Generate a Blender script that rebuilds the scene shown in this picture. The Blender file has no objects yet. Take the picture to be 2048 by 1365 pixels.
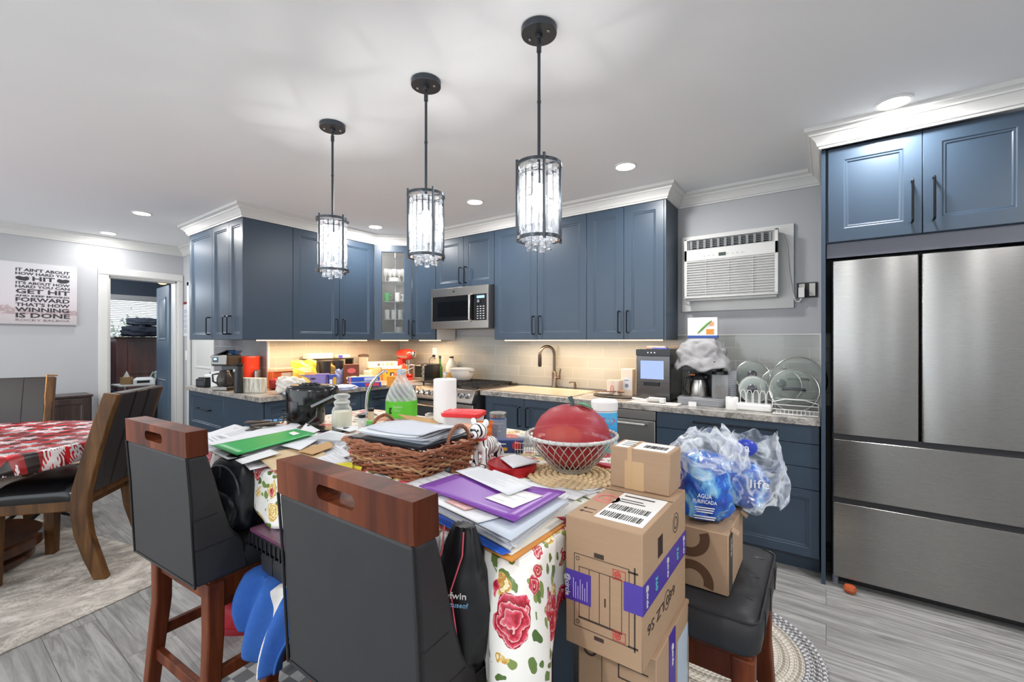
import bpy, bmesh, math, random
from math import sin, cos, pi, radians, sqrt, atan2
from mathutils import Vector, Matrix, noise
random.seed(7)
SC = bpy.context.scene
COL = SC.collection
# ------------------------------------------------------------------ camera, light, exposure
EYE, YAW, FPX = 1.36, radians(35.67), 875.0
cam_d = bpy.data.cameras.new('camera'); cam = bpy.data.objects.new('camera', cam_d); COL.objects.link(cam)
cam.location = (0, 0, EYE); cam.rotation_euler = (pi/2, 0, YAW)
cam_d.sensor_width = 36; cam_d.lens = 36*FPX/2048; cam_d.clip_start = .02; cam_d.clip_end = 60
SC.camera = cam
SC.view_settings.view_transform = 'Standard'; SC.view_settings.look = 'None'
SC.view_settings.gamma = 1; SC.view_settings.exposure = 0.54; SC.view_settings.use_curve_mapping = False
W = bpy.data.worlds.new('world'); SC.world = W; W.use_nodes = True
W.node_tree.nodes['Background'].inputs[0].default_value = (.88, .95, 1, 1)
W.node_tree.nodes['Background'].inputs[1].default_value = 2.0
def lamp(name, kind, loc, power, color=(1, 1, 1), size=.1, rot=(0, 0, 0), size_y=None, spot=None):
    l = bpy.data.lights.new(name, kind); l.energy = power; l.color = color
    if kind == 'AREA':
        l.size = size
        if size_y: l.shape = 'RECTANGLE'; l.size_y = size_y
    elif kind == 'SPOT': l.shadow_soft_size = size; l.spot_size = spot or 2.6; l.spot_blend = .6
    else: l.shadow_soft_size = size
    o = bpy.data.objects.new(name, l); COL.objects.link(o); o.location = loc; o.rotation_euler = rot
    return o
CEIL = 2.53
# ------------------------------------------------------------------ pixel helpers: photograph pixel -> point on a real plane
_s, _c = sin(YAW), cos(YAW)
def ray(u):
    a = (u-1024)/FPX
    return (-_s+a*_c, _c+a*_s)
def gz(u, v, z):
    d = FPX*(EYE-z)/(v-683); r = ray(u); return Vector((r[0]*d, r[1]*d, z))
def gy(u, y, v=683):
    r = ray(u); d = y/r[1]; return Vector((r[0]*d, y, EYE-d*(v-683)/FPX))
def gx(u, x, v=683):
    r = ray(u); d = x/r[0]; return Vector((x, r[1]*d, EYE-d*(v-683)/FPX))
def dep(p): return -_s*p[0]+_c*p[1]
def px(p, n): return n*dep(p)/FPX          # n photograph pixels at the distance of p, in metres
def zat(p, v): return EYE-dep(p)*(v-683)/FPX
# ------------------------------------------------------------------ materials
def lin(c):
    if isinstance(c, str):
        c = [int(c[i:i+2], 16)/255 for i in (0, 2, 4)]
    return tuple((x/12.92 if x <= .04045 else ((x+.055)/1.055)**2.4) for x in c[:3])+(1,)
_mats = {}
class NT:
    def __init__(s, name):
        s.m = bpy.data.materials.new(name); s.m.use_nodes = True; s.t = s.m.node_tree; s.n = s.t.nodes
        s.b = s.n['Principled BSDF']; s.out = s.n['Material Output']
    def a(s, typ, ins=None, **kw):
        n = s.n.new(typ)
        for k, v in kw.items(): setattr(n, k, v)
        for k, v in (ins or {}).items(): s.put(n.inputs[k], v)
        return n
    def put(s, sock, v):
        if isinstance(v, bpy.types.NodeSocket): s.t.links.new(v, sock)
        elif isinstance(v, str): sock.default_value = lin(v)
        else: sock.default_value = v
    def co(s, kind='Object', scale=None, rot=None):
        o = s.a('ShaderNodeTexCoord').outputs[kind]
        if scale or rot:
            m = s.a('ShaderNodeMapping', {'Vector': o})
            if scale: m.inputs['Scale'].default_value = scale
            if rot: m.inputs['Rotation'].default_value = rot
            o = m.outputs[0]
        return o
    def math(s, op, x, y=0.0, z=None):
        n = s.a('ShaderNodeMath', operation=op); s.put(n.inputs[0], x); s.put(n.inputs[1], y)
        if z is not None: s.put(n.inputs[2], z)
        return n.outputs[0]
    def mix(s, f, c1, c2):
        n = s.a('ShaderNodeMix', data_type='RGBA'); s.put(n.inputs[0], f)
        s.put(n.inputs[6], lin(c1) if isinstance(c1, str) else c1); s.put(n.inputs[7], lin(c2) if isinstance(c2, str) else c2)
        return n.outputs[2]
    def noise(s, vec, scale, detail=3, rough=.5, dist=0):
        n = s.a('ShaderNodeTexNoise', {'Scale': scale, 'Detail': detail, 'Roughness': rough, 'Distortion': dist})
        if vec: s.t.links.new(vec, n.inputs['Vector'])
        return n.outputs['Fac']
    def ramp(s, f, stops):
        n = s.a('ShaderNodeValToRGB', {'Fac': f}); e = n.color_ramp.elements
        for i, (p, c) in enumerate(stops):
            if i < 2: q = e[i]; q.position = p
            else: q = e.new(p)
            q.color = lin(c) if isinstance(c, str) else c
        return n.outputs[0]
    def bump(s, h, strength=.3, dist=.002):
        n = s.a('ShaderNodeBump', {'Height': h, 'Strength': strength, 'Distance': dist}); s.t.links.new(n.outputs[0], s.b.inputs['Normal'])
    def base(s, c): s.put(s.b.inputs['Base Color'], c)
    def set(s, **k):
        nm = {'rough': 'Roughness', 'metal': 'Metallic', 'spec': 'Specular IOR Level', 'coat': 'Coat Weight', 'alpha': 'Alpha', 'trans': 'Transmission Weight', 'ior': 'IOR', 'es': 'Emission Strength'}
        for a, v in k.items(): s.put(s.b.inputs[nm[a]], v)
        return s
def mat(c, rough=.5, metal=0, c2=None, sc=30, spec=None, coat=0, bump=0, bsc=200, det=3, stretch=None):
    key = (c, rough, metal, c2, sc, spec, coat, bump, bsc, stretch)
    if key in _mats: return _mats[key]
    t = NT('surface_'+str(c)); t.set(rough=rough, metal=metal, coat=coat)
    if spec is not None: t.set(spec=spec)
    co = t.co(scale=stretch) if stretch else t.co()
    if c2: t.base(t.mix(t.noise(co, sc, det), c, c2))
    else: t.base(c)
    if bump: t.bump(t.noise(co, bsc, 2), bump, .001)
    _mats[key] = t.m; return t.m
def glow(c, s):
    key = ('e', c, s)
    if key not in _mats:
        t = NT('glow_'+c); t.base('000000'); t.put(t.b.inputs['Emission Color'], c); t.set(es=s); _mats[key] = t.m
    return _mats[key]
def clear(c='ffffff', a=.25, rough=.05, spec=1.0):
    """thin clear plastic or glass: part see-through, part glossy"""
    key = ('c', c, a, rough)
    if key not in _mats:
        t = NT('clear_'+c)
        tr = t.a('ShaderNodeBsdfTransparent', {'Color': (1, 1, 1, 1)})
        t.base(c); t.set(rough=rough)
        fr = t.a('ShaderNodeLayerWeight', {'Blend': .35}).outputs['Facing']
        f = t.math('MULTIPLY_ADD', fr, .75, a); f = t.math('MINIMUM', f, 1.0)
        mx = t.a('ShaderNodeMixShader', {0: f, 1: tr.outputs[0], 2: t.b.outputs[0]})
        t.t.links.new(mx.outputs[0], t.out.inputs[0]); _mats[key] = t.m
    return _mats[key]
# ------------------------------------------------------------------ mesh builder
class M:
    def __init__(s): s.v = []; s.f = []; s.mi = []; s.T = Matrix.Identity(4); s.m = 0
    def add(s, vs, fs):
        k = len(s.v); s.v += [tuple(s.T @ Vector(v)) for v in vs]
        s.f += [tuple(i+k for i in f) for f in fs]; s.mi += [s.m]*len(fs); return s
    def box(s, x0, x1, y0, y1, z0, z1):
        vs = [(x, y, z) for x in (x0, x1) for y in (y0, y1) for z in (z0, z1)]
        return s.add(vs, [(0, 1, 3, 2), (4, 6, 7, 5), (0, 4, 5, 1), (2, 3, 7, 6), (0, 2, 6, 4), (1, 5, 7, 3)])
    def cb(s, c, d): return s.box(c[0]-d[0]/2, c[0]+d[0]/2, c[1]-d[1]/2, c[1]+d[1]/2, c[2]-d[2]/2, c[2]+d[2]/2)
    def lathe(s, prof, c=(0, 0, 0), n=28, sx=1, sy=1, a0=0, ax='z'):
        vs = []; fs = []; rings = []
        for r, z in prof:
            if r < 1e-6: rings.append([len(vs)]); vs.append((0, 0, z))
            else:
                rings.append(list(range(len(vs), len(vs)+n)))
                vs += [(r*sx*cos(2*pi*i/n+a0), r*sy*sin(2*pi*i/n+a0), z) for i in range(n)]
        for A, B in zip(rings, rings[1:]):
            for i in range(n):
                j = (i+1) % n
                if len(A) > 1 and len(B) > 1: fs.append((A[i], A[j], B[j], B[i]))
                elif len(B) > 1: fs.append((A[0], B[j], B[i]))
                elif len(A) > 1: fs.append((A[i], A[j], B[0]))
        q = {'z': lambda v: v, 'y': lambda v: (v[0], v[2], v[1]), 'x': lambda v: (v[2], v[0], v[1])}[ax]
        if ax == 'y': fs = [f[::-1] for f in fs]
        return s.add([tuple(a+b for a, b in zip(q(v), c)) for v in vs], fs)
    def cyl(s, c, r, h, n=24, ax='z', r2=None):
        r2 = r if r2 is None else r2
        return s.lathe([(0, 0), (r, 0), (r2, h), (0, h)], c, n, ax=ax)
    def ell(s, c, r, n=20, m=10):
        return s.lathe([(sin(pi*i/m), -cos(pi*i/m)) if 0 < i < m else (0, -cos(pi*i/m)) for i in range(m+1)], (0, 0, 0), n) if False else s._ell(c, r, n, m)
    def _ell(s, c, r, n, m):
        T = s.T; s.T = T @ Matrix.Translation(c) @ Matrix.Diagonal((*r, 1))
        s.lathe([(sin(pi*i/m) if 0 < i < m else 0, -cos(pi*i/m)) for i in range(m+1)], n=n); s.T = T; return s
    def tube(s, pts, r, n=8, closed=False):
        P = [Vector(p) for p in pts]; k = len(P); R = r if isinstance(r, (list, tuple)) else [r]*k
        t = [((P[(i+1) % k]-P[i-1]) if closed else (P[min(i+1, k-1)]-P[max(i-1, 0)])).normalized() for i in range(k)]
        up = Vector((0, 0, 1)) if abs(t[0].z) < .9 else Vector((1, 0, 0))
        nrm = (up-t[0]*up.dot(t[0])).normalized(); vs = []; fs = []
        for i in range(k):
            nrm = (nrm-t[i]*nrm.dot(t[i])).normalized(); b = t[i].cross(nrm)
            vs += [tuple(P[i]+(nrm*cos(2*pi*j/n)+b*sin(2*pi*j/n))*R[i]) for j in range(n)]
        for i in range(k if closed else k-1):
            a, b2 = i*n, ((i+1) % k)*n
            for j in range(n): fs.append((a+j, a+(j+1) % n, b2+(j+1) % n, b2+j))
        if not closed: fs += [tuple(range(n-1, -1, -1)), tuple(range((k-1)*n, k*n))]
        return s.add(vs, fs)
    def bar(s, a, b, w, h=None):          # square bar from a to b
        h = h or w; a, b = Vector(a), Vector(b); t = (b-a).normalized()
        up = Vector((0, 0, 1)) if abs(t.z) < .95 else Vector((0, 1, 0))
        x = t.cross(up).normalized(); y = x.cross(t)
        vs = [tuple(p+x*i*w/2+y*j*h/2) for p in (a, b) for i, j in ((-1, -1), (1, -1), (1, 1), (-1, 1))]
        return s.add(vs, [(3, 2, 1, 0), (4, 5, 6, 7), (0, 1, 5, 4), (1, 2, 6, 5), (2, 3, 7, 6), (3, 0, 4, 7)])
    def prism(s, poly, z0, z1, ax='z'):
        n = len(poly); q = {'z': lambda x, y, z: (x, y, z), 'y': lambda x, y, z: (x, z, y), 'x': lambda x, y, z: (z, x, y)}[ax]
        vs = [q(x, y, z0) for x, y in poly]+[q(x, y, z1) for x, y in poly]
        return s.add(vs, [tuple(range(n-1, -1, -1)), tuple(range(n, 2*n))]+[(i, (i+1) % n, n+(i+1) % n, n+i) for i in range(n)])
    def grid(s, nx, ny, f, wrapx=False):
        vs = [f(i/nx, j/ny) for j in range(ny+1) for i in range(nx+1)]
        return s.add(vs, [(j*(nx+1)+i, j*(nx+1)+i+1, (j+1)*(nx+1)+i+1, (j+1)*(nx+1)+i) for j in range(ny) for i in range(nx)])
    def rings(s, R, cap=True):            # loft through equal-length point rings
        n = len(R[0]); vs = [p for r in R for p in r]
        fs = [(a*n+i, a*n+(i+1) % n, (a+1)*n+(i+1) % n, (a+1)*n+i) for a in range(len(R)-1) for i in range(n)]
        if cap: fs += [tuple(range(n-1, -1, -1)), tuple(range((len(R)-1)*n, len(R)*n))]
        return s.add(vs, fs)
def crumple(m, amp, freq, seed=0, ridge=True, keep=None):
    o = Vector((seed*3.1, seed*1.7, seed*2.3))
    for i, v in enumerate(m.v):
        if keep and keep(v): continue
        p = Vector(v); q = p*freq+o; d = noise.noise_vector(q)+.5*noise.noise_vector(q*2.3)
        if ridge: d += Vector((0, 0, 0)) if p.length < 1e-6 else p.normalized()*(.8-2.2*abs(noise.noise(q*1.4)))
        m.v[i] = tuple(p+d*amp)
def tf(loc=(0, 0, 0), rz=0, rx=0, ry=0):
    return Matrix.Translation(loc) @ Matrix.Rotation(rz, 4, 'Z') @ Matrix.Rotation(ry, 4, 'Y') @ Matrix.Rotation(rx, 4, 'X')
_keep = []
def obj(name, m, mats, parent=None, bev=0, smooth=35, sub=0, solid=0, loc=None, rz=0, fixn=True, seg=2):
    me = bpy.data.meshes.new(name); me.from_pydata(m.v, [], m.f)
    ml = mats if isinstance(mats, (list, tuple)) else [mats]
    for x in ml: me.materials.append(x)
    if len(ml) > 1: me.polygons.foreach_set('material_index', m.mi)
    me.update(); me.validate(); me.update()
    if fixn:
        b = bmesh.new(); b.from_mesh(me); bmesh.ops.recalc_face_normals(b, faces=b.faces); b.to_mesh(me); b.free()
    if smooth:
        me.polygons.foreach_set('use_smooth', [True]*len(me.polygons)); me.set_sharp_from_angle(angle=radians(smooth))
    o = bpy.data.objects.new(name, me); COL.objects.link(o)
    if parent: o.parent = parent
    if loc is not None: o.location = loc
    o.rotation_euler = (0, 0, rz)
    if solid: d = o.modifiers.new('t', 'SOLIDIFY'); d.thickness = solid; d.offset = 1
    if bev: d = o.modifiers.new('b', 'BEVEL'); d.width = bev; d.segments = seg; d.limit_method = 'ANGLE'; d.angle_limit = radians(40); d.harden_normals = False
    if sub: d = o.modifiers.new('s', 'SUBSURF'); d.levels = sub; d.render_levels = sub
    return o
def tag(o, label, cat, group=None):
    o['label'] = label; o['category'] = cat
    if group: o['group'] = group
    return o
def thing(name, label, cat, loc=(0, 0, 0), rz=0, group=None):
    o = bpy.data.objects.new(name, None); COL.objects.link(o); o.empty_display_size = .05
    o.location = loc; o.rotation_euler = (0, 0, rz); return tag(o, label, cat, group)
def struct(name, m, mt, **k):
    o = obj(name, m, mt, **k)
    if o.parent is None: o['kind'] = 'structure'
    return o
def dup(root, loc, rz, label=None, scale=None):
    def cp(o, par):
        c = o.copy(); COL.objects.link(c)
        if par: c.parent = par
        for ch in list(o.children): cp(ch, c)
        return c
    r = cp(root, None); r.location = loc; r.rotation_euler = (0, 0, rz)
    if label: r['label'] = label
    if scale: r.scale = scale
    return r
def text(s, parent, loc, size, mt, rot=(pi/2, 0, 0), width=None, name='lettering', align='CENTER', ex=.0004, bold=0, sq=1):
    c = bpy.data.curves.new('t', 'FONT'); c.body = s; c.size = size; c.extrude = ex; c.align_x = align; c.align_y = 'CENTER'; c.offset = bold; c.resolution_u = 2
    o = bpy.data.objects.new('t', c); COL.objects.link(o); bpy.context.view_layer.update()
    me = bpy.data.meshes.new_from_object(o.evaluated_get(bpy.context.evaluated_depsgraph_get()))
    bpy.data.objects.remove(o); me.materials.append(mt)
    if width and len(me.vertices):
        xs = [v.co.x for v in me.vertices]; k = width/max(1e-6, max(xs)-min(xs))
        for v in me.vertices: v.co.x *= k; v.co.y *= sq
    q = bpy.data.objects.new(name, me); COL.objects.link(q); q.parent = parent; q.location = loc; q.rotation_euler = rot
    return q
# ------------------------------------------------------------------ surface materials of the place
def wood_mat(name, a, b, c, sc=9, axis=(1, 1, .08), rough=.35, coat=.2, spec=.5):
    t = NT(name); co = t.co(scale=axis)
    n = t.noise(co, sc*3, 6, .6, .8); n2 = t.noise(t.co(), 14, 2)
    t.base(t.mix(t.math('MULTIPLY', n2, .5), t.ramp(n, [(.3, a), (.5, b), (.72, c)]), a)); t.set(rough=rough, coat=coat, spec=spec); t.bump(n, .12, .001); return t.m
def floor_mat():
    t = NT('floor_planks'); co = t.co()
    br = t.a('ShaderNodeTexBrick', {'Vector': co, 'Color1': (0, 0, 0, 1), 'Color2': (1, 1, 1, 1), 'Mortar': (.5, .5, .5, 1), 'Scale': 1, 'Mortar Size': .0012, 'Mortar Smooth': .1, 'Bias': 0, 'Brick Width': 1.22, 'Row Height': .185}, offset=.37)
    st = t.a('ShaderNodeMapping', {'Vector': co}); st.inputs['Scale'].default_value = (1.3, 17, 1)
    off = t.a('ShaderNodeVectorMath', {0: st.outputs[0], 1: br.outputs['Color']}, operation='MULTIPLY_ADD'); off.inputs[1].default_value = (1, 1, 1)
    sc3 = t.a('ShaderNodeVectorMath', {0: br.outputs['Color']}, operation='SCALE'); sc3.inputs['Scale'].default_value = 17
    add = t.a('ShaderNodeVectorMath', {0: st.outputs[0], 1: sc3.outputs[0]}, operation='ADD')
    g = t.noise(add.outputs[0], 1.7, 9, .68, 1.1); fine = t.noise(add.outputs[0], 14, 4, .7, .3)
    c = t.ramp(g, [(.28, '54524f'), (.45, '898886'), (.6, 'adacaa'), (.8, 'c6c5c3')])
    c = t.mix(t.math('MULTIPLY', fine, .45), c, '7e7e7c')
    c = t.mix(t.math('MULTIPLY', br.outputs['Color'], .4), c, '868684')
    c = t.mix(t.math('MULTIPLY', br.outputs['Fac'], .75), c, '3e3a37')
    t.base(c); t.set(rough=.42); t.bump(fine, .15, .001); return t.m
def counter_mat():
    t = NT('marbled_laminate'); co = t.co()
    n = t.noise(co, 7, 7, .65, 2.2); v = t.noise(co, 16, 5, .6, 3.0)
    c = t.ramp(n, [(.3, '4d4a49'), (.47, '7d7873'), (.58, 'a39d96'), (.75, 'c9c4bc')])
    vein = t.math('SUBTRACT', 1.0, t.math('MULTIPLY', t.math('ABSOLUTE', t.math('SUBTRACT', v, .5)), 22)); vein = t.math('MAXIMUM', vein, 0)
    t.base(t.mix(t.math('MULTIPLY', vein, .5), c, 'd9d5cf')); t.set(rough=.3); return t.m
def tile_mat(c1, c2, grout, swap=False, w=.305, h=.1):
    t = NT('subway_tile'); co = t.co()
    sp = t.a('ShaderNodeSeparateXYZ', {0: co}); cb = t.a('ShaderNodeCombineXYZ', {0: sp.outputs[1 if swap else 0], 1: sp.outputs[2]})
    br = t.a('ShaderNodeTexBrick', {'Vector': cb.outputs[0], 'Color1': lin(c1), 'Color2': lin(c2), 'Mortar': lin(grout), 'Scale': 1, 'Mortar Size': .002, 'Mortar Smooth': .3, 'Bias': 0, 'Brick Width': w, 'Row Height': h}, offset=.5)
    t.base(br.outputs['Color']); t.set(rough=t.math('MULTIPLY_ADD', br.outputs['Fac'], .5, .12)); t.bump(t.math('SUBTRACT', 1.0, br.outputs['Fac']), .5, .002); return t.m
def steel(c='a9a8a5', rough=.3, axis=(1, 1, 90), name='brushed_steel'):
    k = ('st', c, rough, axis)
    if k in _mats: return _mats[k]
    t = NT(name); n = t.noise(t.co(scale=axis), 9, 3, .6)
    t.base(t.mix(n, c, tuple(x*.86 for x in lin(c)[:3])+(1,))); t.set(metal=1, rough=t.math('MULTIPLY_ADD', n, .12, rough)); t.bump(n, .03, .001); _mats[k] = t.m; return t.m
def rose_mat():
    t = NT('rose_print_vinyl'); co = t.co(); w = t.noise(co, 9, 3)
    nz = t.a('ShaderNodeTexNoise', {'Vector': co, 'Scale': 26, 'Detail': 2}); dv = t.a('ShaderNodeVectorMath', {0: nz.outputs['Color']}, operation='SCALE'); dv.inputs['Scale'].default_value = .035
    cd = t.a('ShaderNodeVectorMath', {0: co, 1: dv.outputs[0]}, operation='ADD').outputs[0]
    c = 'eeece6'
    def blobs(vec, scale, cut, rnd=1):
        v = t.a('ShaderNodeTexVoronoi', {'Vector': vec, 'Scale': scale, 'Randomness': rnd}); 
        pick = t.a('ShaderNodeSeparateColor', {0: v.outputs['Color']})
        return v.outputs['Distance'], pick.outputs[0], pick.outputs[1], v
    # leaves
    d, a, b, _ = blobs(t.a('ShaderNodeMapping', {'Vector': cd, 'Scale': (1, 2.0, 1.4), 'Rotation': (.3, .6, .7)}).outputs[0], 22, 0)
    zone = t.noise(co, 5.5, 2)
    lf = t.math('MULTIPLY', t.math('LESS_THAN', d, .38), t.math('GREATER_THAN', zone, .44)); lf = t.math('MULTIPLY', lf, t.math('LESS_THAN', a, .8))
    c = t.mix(lf, c, t.mix(b, '4c6a33', '93a35c'))
    # small cream flowers and big roses
    for q_, (scale, cut, lim, cols) in enumerate(((11.5, .36, .55, ('f1e3a2', 'd8b45c', 'b8763a')), (19, .3, .5, ('d9546a', 'c0304a', '8d1220')), (8.6, .44, .42, ('d9546a', 'b71f33', '7d1220')), (10.5, .4, .25, ('e0788a', 'c23a4a', '8d1a28')))):
        d, a, b, v = blobs(t.a('ShaderNodeMapping', {'Vector': cd, 'Location': (q_*.37, q_*.21, q_*.53)}).outputs[0], scale, 0)
        m_ = t.math('MULTIPLY', t.math('LESS_THAN', d, cut), t.math('LESS_THAN', a, lim))
        pet = t.math('FRACT', t.math('MULTIPLY_ADD', d, 9.0, t.math('MULTIPLY', t.noise(co, 60, 2), 2.2)))
        col = t.ramp(pet, [(.0, cols[2]), (.35, cols[1]), (.75, cols[0]), (1, 'efc9c4' if scale < 10 else 'fbf3cf')])
        c = t.mix(m_, c, col)
    t.base(c); t.set(rough=.32, spec=.5); return t.m
def check_mat():
    t = NT('red_check_snowflake_vinyl'); co = t.co(rot=(0, 0, .9)); sp = t.a('ShaderNodeSeparateXYZ', {0: co})
    P = .11
    def strip(s): return t.math('GREATER_THAN', t.math('FRACT', t.math('DIVIDE', s, P)), .5)
    x, y = strip(sp.outputs[0]), strip(sp.outputs[1])
    c = t.mix(t.math('MULTIPLY', t.math('ADD', x, y), .5), 'd5262c', '231a1c')
    c = t.mix(t.math('MULTIPLY', t.math('MULTIPLY', t.math('ADD', x, y), t.math('SUBTRACT', 2.0, t.math('ADD', x, y))), .55), c, '8f1d22')
    v = t.a('ShaderNodeTexVoronoi', {'Vector': t.a('ShaderNodeCombineXYZ', {0: sp.outputs[0], 1: sp.outputs[1], 2: t.math('MULTIPLY', sp.outputs[2], .9)}).outputs[0], 'Scale': 6.6, 'Randomness': .55}, voronoi_dimensions='2D')
    rel = t.a('ShaderNodeVectorMath', {0: co, 1: v.outputs['Position']}, operation='SUBTRACT')
    r = v.outputs['Distance']; s2 = t.a('ShaderNodeSeparateXYZ', {0: rel.outputs[0]})
    ang = t.math('ARCTAN2', s2.outputs[1], s2.outputs[0])
    d = t.math('MULTIPLY', t.math('MULTIPLY', r, t.math('ABSOLUTE', t.math('SINE', t.math('MULTIPLY', ang, 3)))), .36)
    core = t.math('LESS_THAN', d, .028)
    br = t.math('MULTIPLY', t.math('LESS_THAN', t.math('FRACT', t.math('MULTIPLY', t.math('SUBTRACT', r, d), 13)), .5), t.math('LESS_THAN', d, t.math('MULTIPLY', t.math('SUBTRACT', .5, r), .45)))
    fl = t.math('MULTIPLY', t.math('MAXIMUM', core, br), t.math('LESS_THAN', r, .44))
    t.base(t.mix(fl, c, 'e9dfe0')); t.set(rough=.3); return t.m
def rug_mat():
    t = NT('marbled_rug'); co = t.co(scale=(1.6, 1, 1), rot=(0, 0, .5)); n = t.noise(co, 4, 10, .74, 1.2); n2 = t.noise(co, 13, 8, .75, 2.0)
    c = t.ramp(n, [(.3, '77706b'), (.45, 'a8a199'), (.56, 'c8c2b9'), (.75, 'dcd7cf')])
    vein = t.math('MAXIMUM', t.math('SUBTRACT', 1.0, t.math('MULTIPLY', t.math('ABSOLUTE', t.math('SUBTRACT', n2, .47)), 26)), 0)
    z = t.math('GREATER_THAN', t.noise(co, 2, 2), .46)
    t.base(t.mix(t.math('MULTIPLY', t.math('MULTIPLY', vein, .6), z), c, '4c4036')); t.set(rough=.85); t.bump(t.noise(co, 300, 2), .3, .002); return t.m
WALL = mat('b9babd', .65, c2='b5b6b9', sc=3, bump=.08, bsc=160)
CEILM = mat('eeeff0', .85, c2='eaebec', sc=1.2, det=4)
TRIM = mat('d9d8d5', .4)
NAVY = mat('394858', .36, c2='354556', sc=4, spec=.5)
NAVYD = mat('222c3a', .5)
BLACK = mat('15151a', .35)
BLKMET = mat('1c1d22', .3, metal=.6)
STEEL = steel(); CHROME = mat('d8d8da', .12, metal=1)
COUNTER = counter_mat()
WHITE = mat('ecebe8', .4); PLWH = mat('e2e1de', .3)
PAPER = mat('dedfe2', .7, c2='d4d7dd', sc=6)
CARD = mat('ad8f73', .75, c2='a3866a', sc=14, stretch=(1, 1, 12))
PRINT = mat('3a2e28', .7)
LEATH = mat('27272a', .5, c2='2e2e30', sc=12, bump=.25, bsc=420, spec=.3)
STOOLW = wood_mat('cherry_wood', '38170b', '612e19', '86492a', sc=4, rough=.45, coat=.0, spec=.18)
OAK = wood_mat('brown_oak', '33200f', '5c3d1f', '7c5630', sc=7, rough=.45, coat=.0, spec=.25)
DARKW = wood_mat('dark_cabinet_wood', '2e2320', '463733', '5a4a44', sc=6)
INK = mat('25262b', .6)
# ------------------------------------------------------------------ room shell
m = M(); m.box(-10.2, 2.6, -2.6, 3.7, -.05, 0); struct('floor', m, floor_mat(), smooth=0)
m = M(); m.box(-6.62, 2.6, -2.6, 3.76, CEIL, CEIL+.05); struct('ceiling', m, CEILM, smooth=0)
m = M(); m.box(-4.39, 2.6, 3.66, 3.76, 0, CEIL); struct('wall_back', m, WALL, smooth=0)
m = M(); m.box(-4.49, -4.39, 2.07, 3.76, 0, CEIL); struct('wall_wing', m, WALL, smooth=0)
m = M(); m.box(-6.62, -6.37, 2.07, 2.17, 0, CEIL); m.box(-6.37, -5.66, 2.07, 2.17, 2.06, CEIL); m.box(-5.66, -4.49, 2.07, 2.17, 0, CEIL); struct('wall_end', m, WALL, smooth=0)
DY0, DY1, DZ = 1.36, 2.00, 2.10
m = M(); m.box(-6.72, -6.60, -2.6, DY0, 0, CEIL); m.box(-6.72, -6.60, DY1, 2.17, 0, CEIL); m.box(-6.72, -6.60, DY0, DY1, DZ, CEIL); struct('wall_left', m, WALL, smooth=0)
# unseen wall behind the camera, openings added to band the fridge reflection; right wall
m = M(); y0_, y1_ = -2.7, -2.6
for a_, b_ in ((-.6, .15), (.75, 1.55), (2.1, 2.7)): m.box(a_, b_, y0_, y1_, 0, CEIL)
for a_, b_ in ((.15, .75), (1.55, 2.1)): m.box(a_, b_, y0_, y1_, 0, .85); m.box(a_, b_, y0_, y1_, 2.2, CEIL)
struct('wall_front_unseen', m, WALL, smooth=0)
m = M(); m.box(2.6, 2.7, -2.6, 3.76, 0, CEIL); struct('wall_right', m, WALL, smooth=0)
# tiles
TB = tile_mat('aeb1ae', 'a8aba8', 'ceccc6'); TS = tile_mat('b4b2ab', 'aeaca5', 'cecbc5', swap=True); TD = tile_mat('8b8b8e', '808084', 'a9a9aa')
m = M(); m.box(-4.385, -.03, 3.648, 3.66, .914, 1.40); struct('backsplash_back', m, TB, smooth=0, loc=(.06, 0, .012))
m = M(); m.box(-4.39, -4.378, 2.07, 3.648, .914, 1.40); struct('backsplash_wing', m, TS, smooth=0)
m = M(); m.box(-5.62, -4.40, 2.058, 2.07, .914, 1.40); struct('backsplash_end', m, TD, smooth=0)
m = M(); m.box(-4.40, -4.376, 2.056, 2.072, .914, 1.40); m.box(-.98, -.02, 3.645, 3.66, 1.402, 1.412); m.box(-.034, -.02, 3.60, 3.66, .914, 1.412); struct('trim_3', m, TRIM)
for o in list(COL.objects):
    if o.name.startswith('backsplash'): o['kind'] = 'structure'
# crown moulding: one profile swept with mitres
def sweep(path, prof, side=1):
    P = [Vector(p) for p in path]; R = []
    for i, p in enumerate(P):
        d1 = (P[i]-P[i-1]).normalized() if i else None; d2 = (P[i+1]-P[i]).normalized() if i < len(P)-1 else None
        n1 = Vector((d1.y, -d1.x)) if d1 else None; n2 = Vector((d2.y, -d2.x)) if d2 else None
        if n1 is None: nn = n2
        elif n2 is None: nn = n1
        else: nn = (n1+n2).normalized(); nn = nn/max(.2, nn.dot(n1))
        R.append([(p.x+nn.x*o*side, p.y+nn.y*o*side, z) for o, z in prof])
    m = M(); m.rings(R, cap=True); return m
prof = [(0, 2.425), (.012, 2.425), (.014, 2.437), (.02, 2.439), (.028, 2.462), (.05, 2.487), (.056, 2.488), (.058, 2.496), (.07, 2.507), (.078, 2.509), (.08, 2.53), (0, 2.53)]
path = [(-6.6, -2.6), (-6.6, 2.07), (-5.25, 2.07), (-5.25, 1.70), (-4.06, 1.70), (-4.06, 3.045), (-3.775, 3.33), (-.972, 3.33), (-.972, 3.66), (-.02, 3.66), (-.02, 2.98), (2.6, 2.98)]
struct('trim_1', sweep(path, prof), TRIM, smooth=30)
m = M(); m.box(-6.6, -6.585, -2.6, DY0-.1, 0, .11); struct('baseboard_left', m, TRIM, bev=.004)
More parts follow.
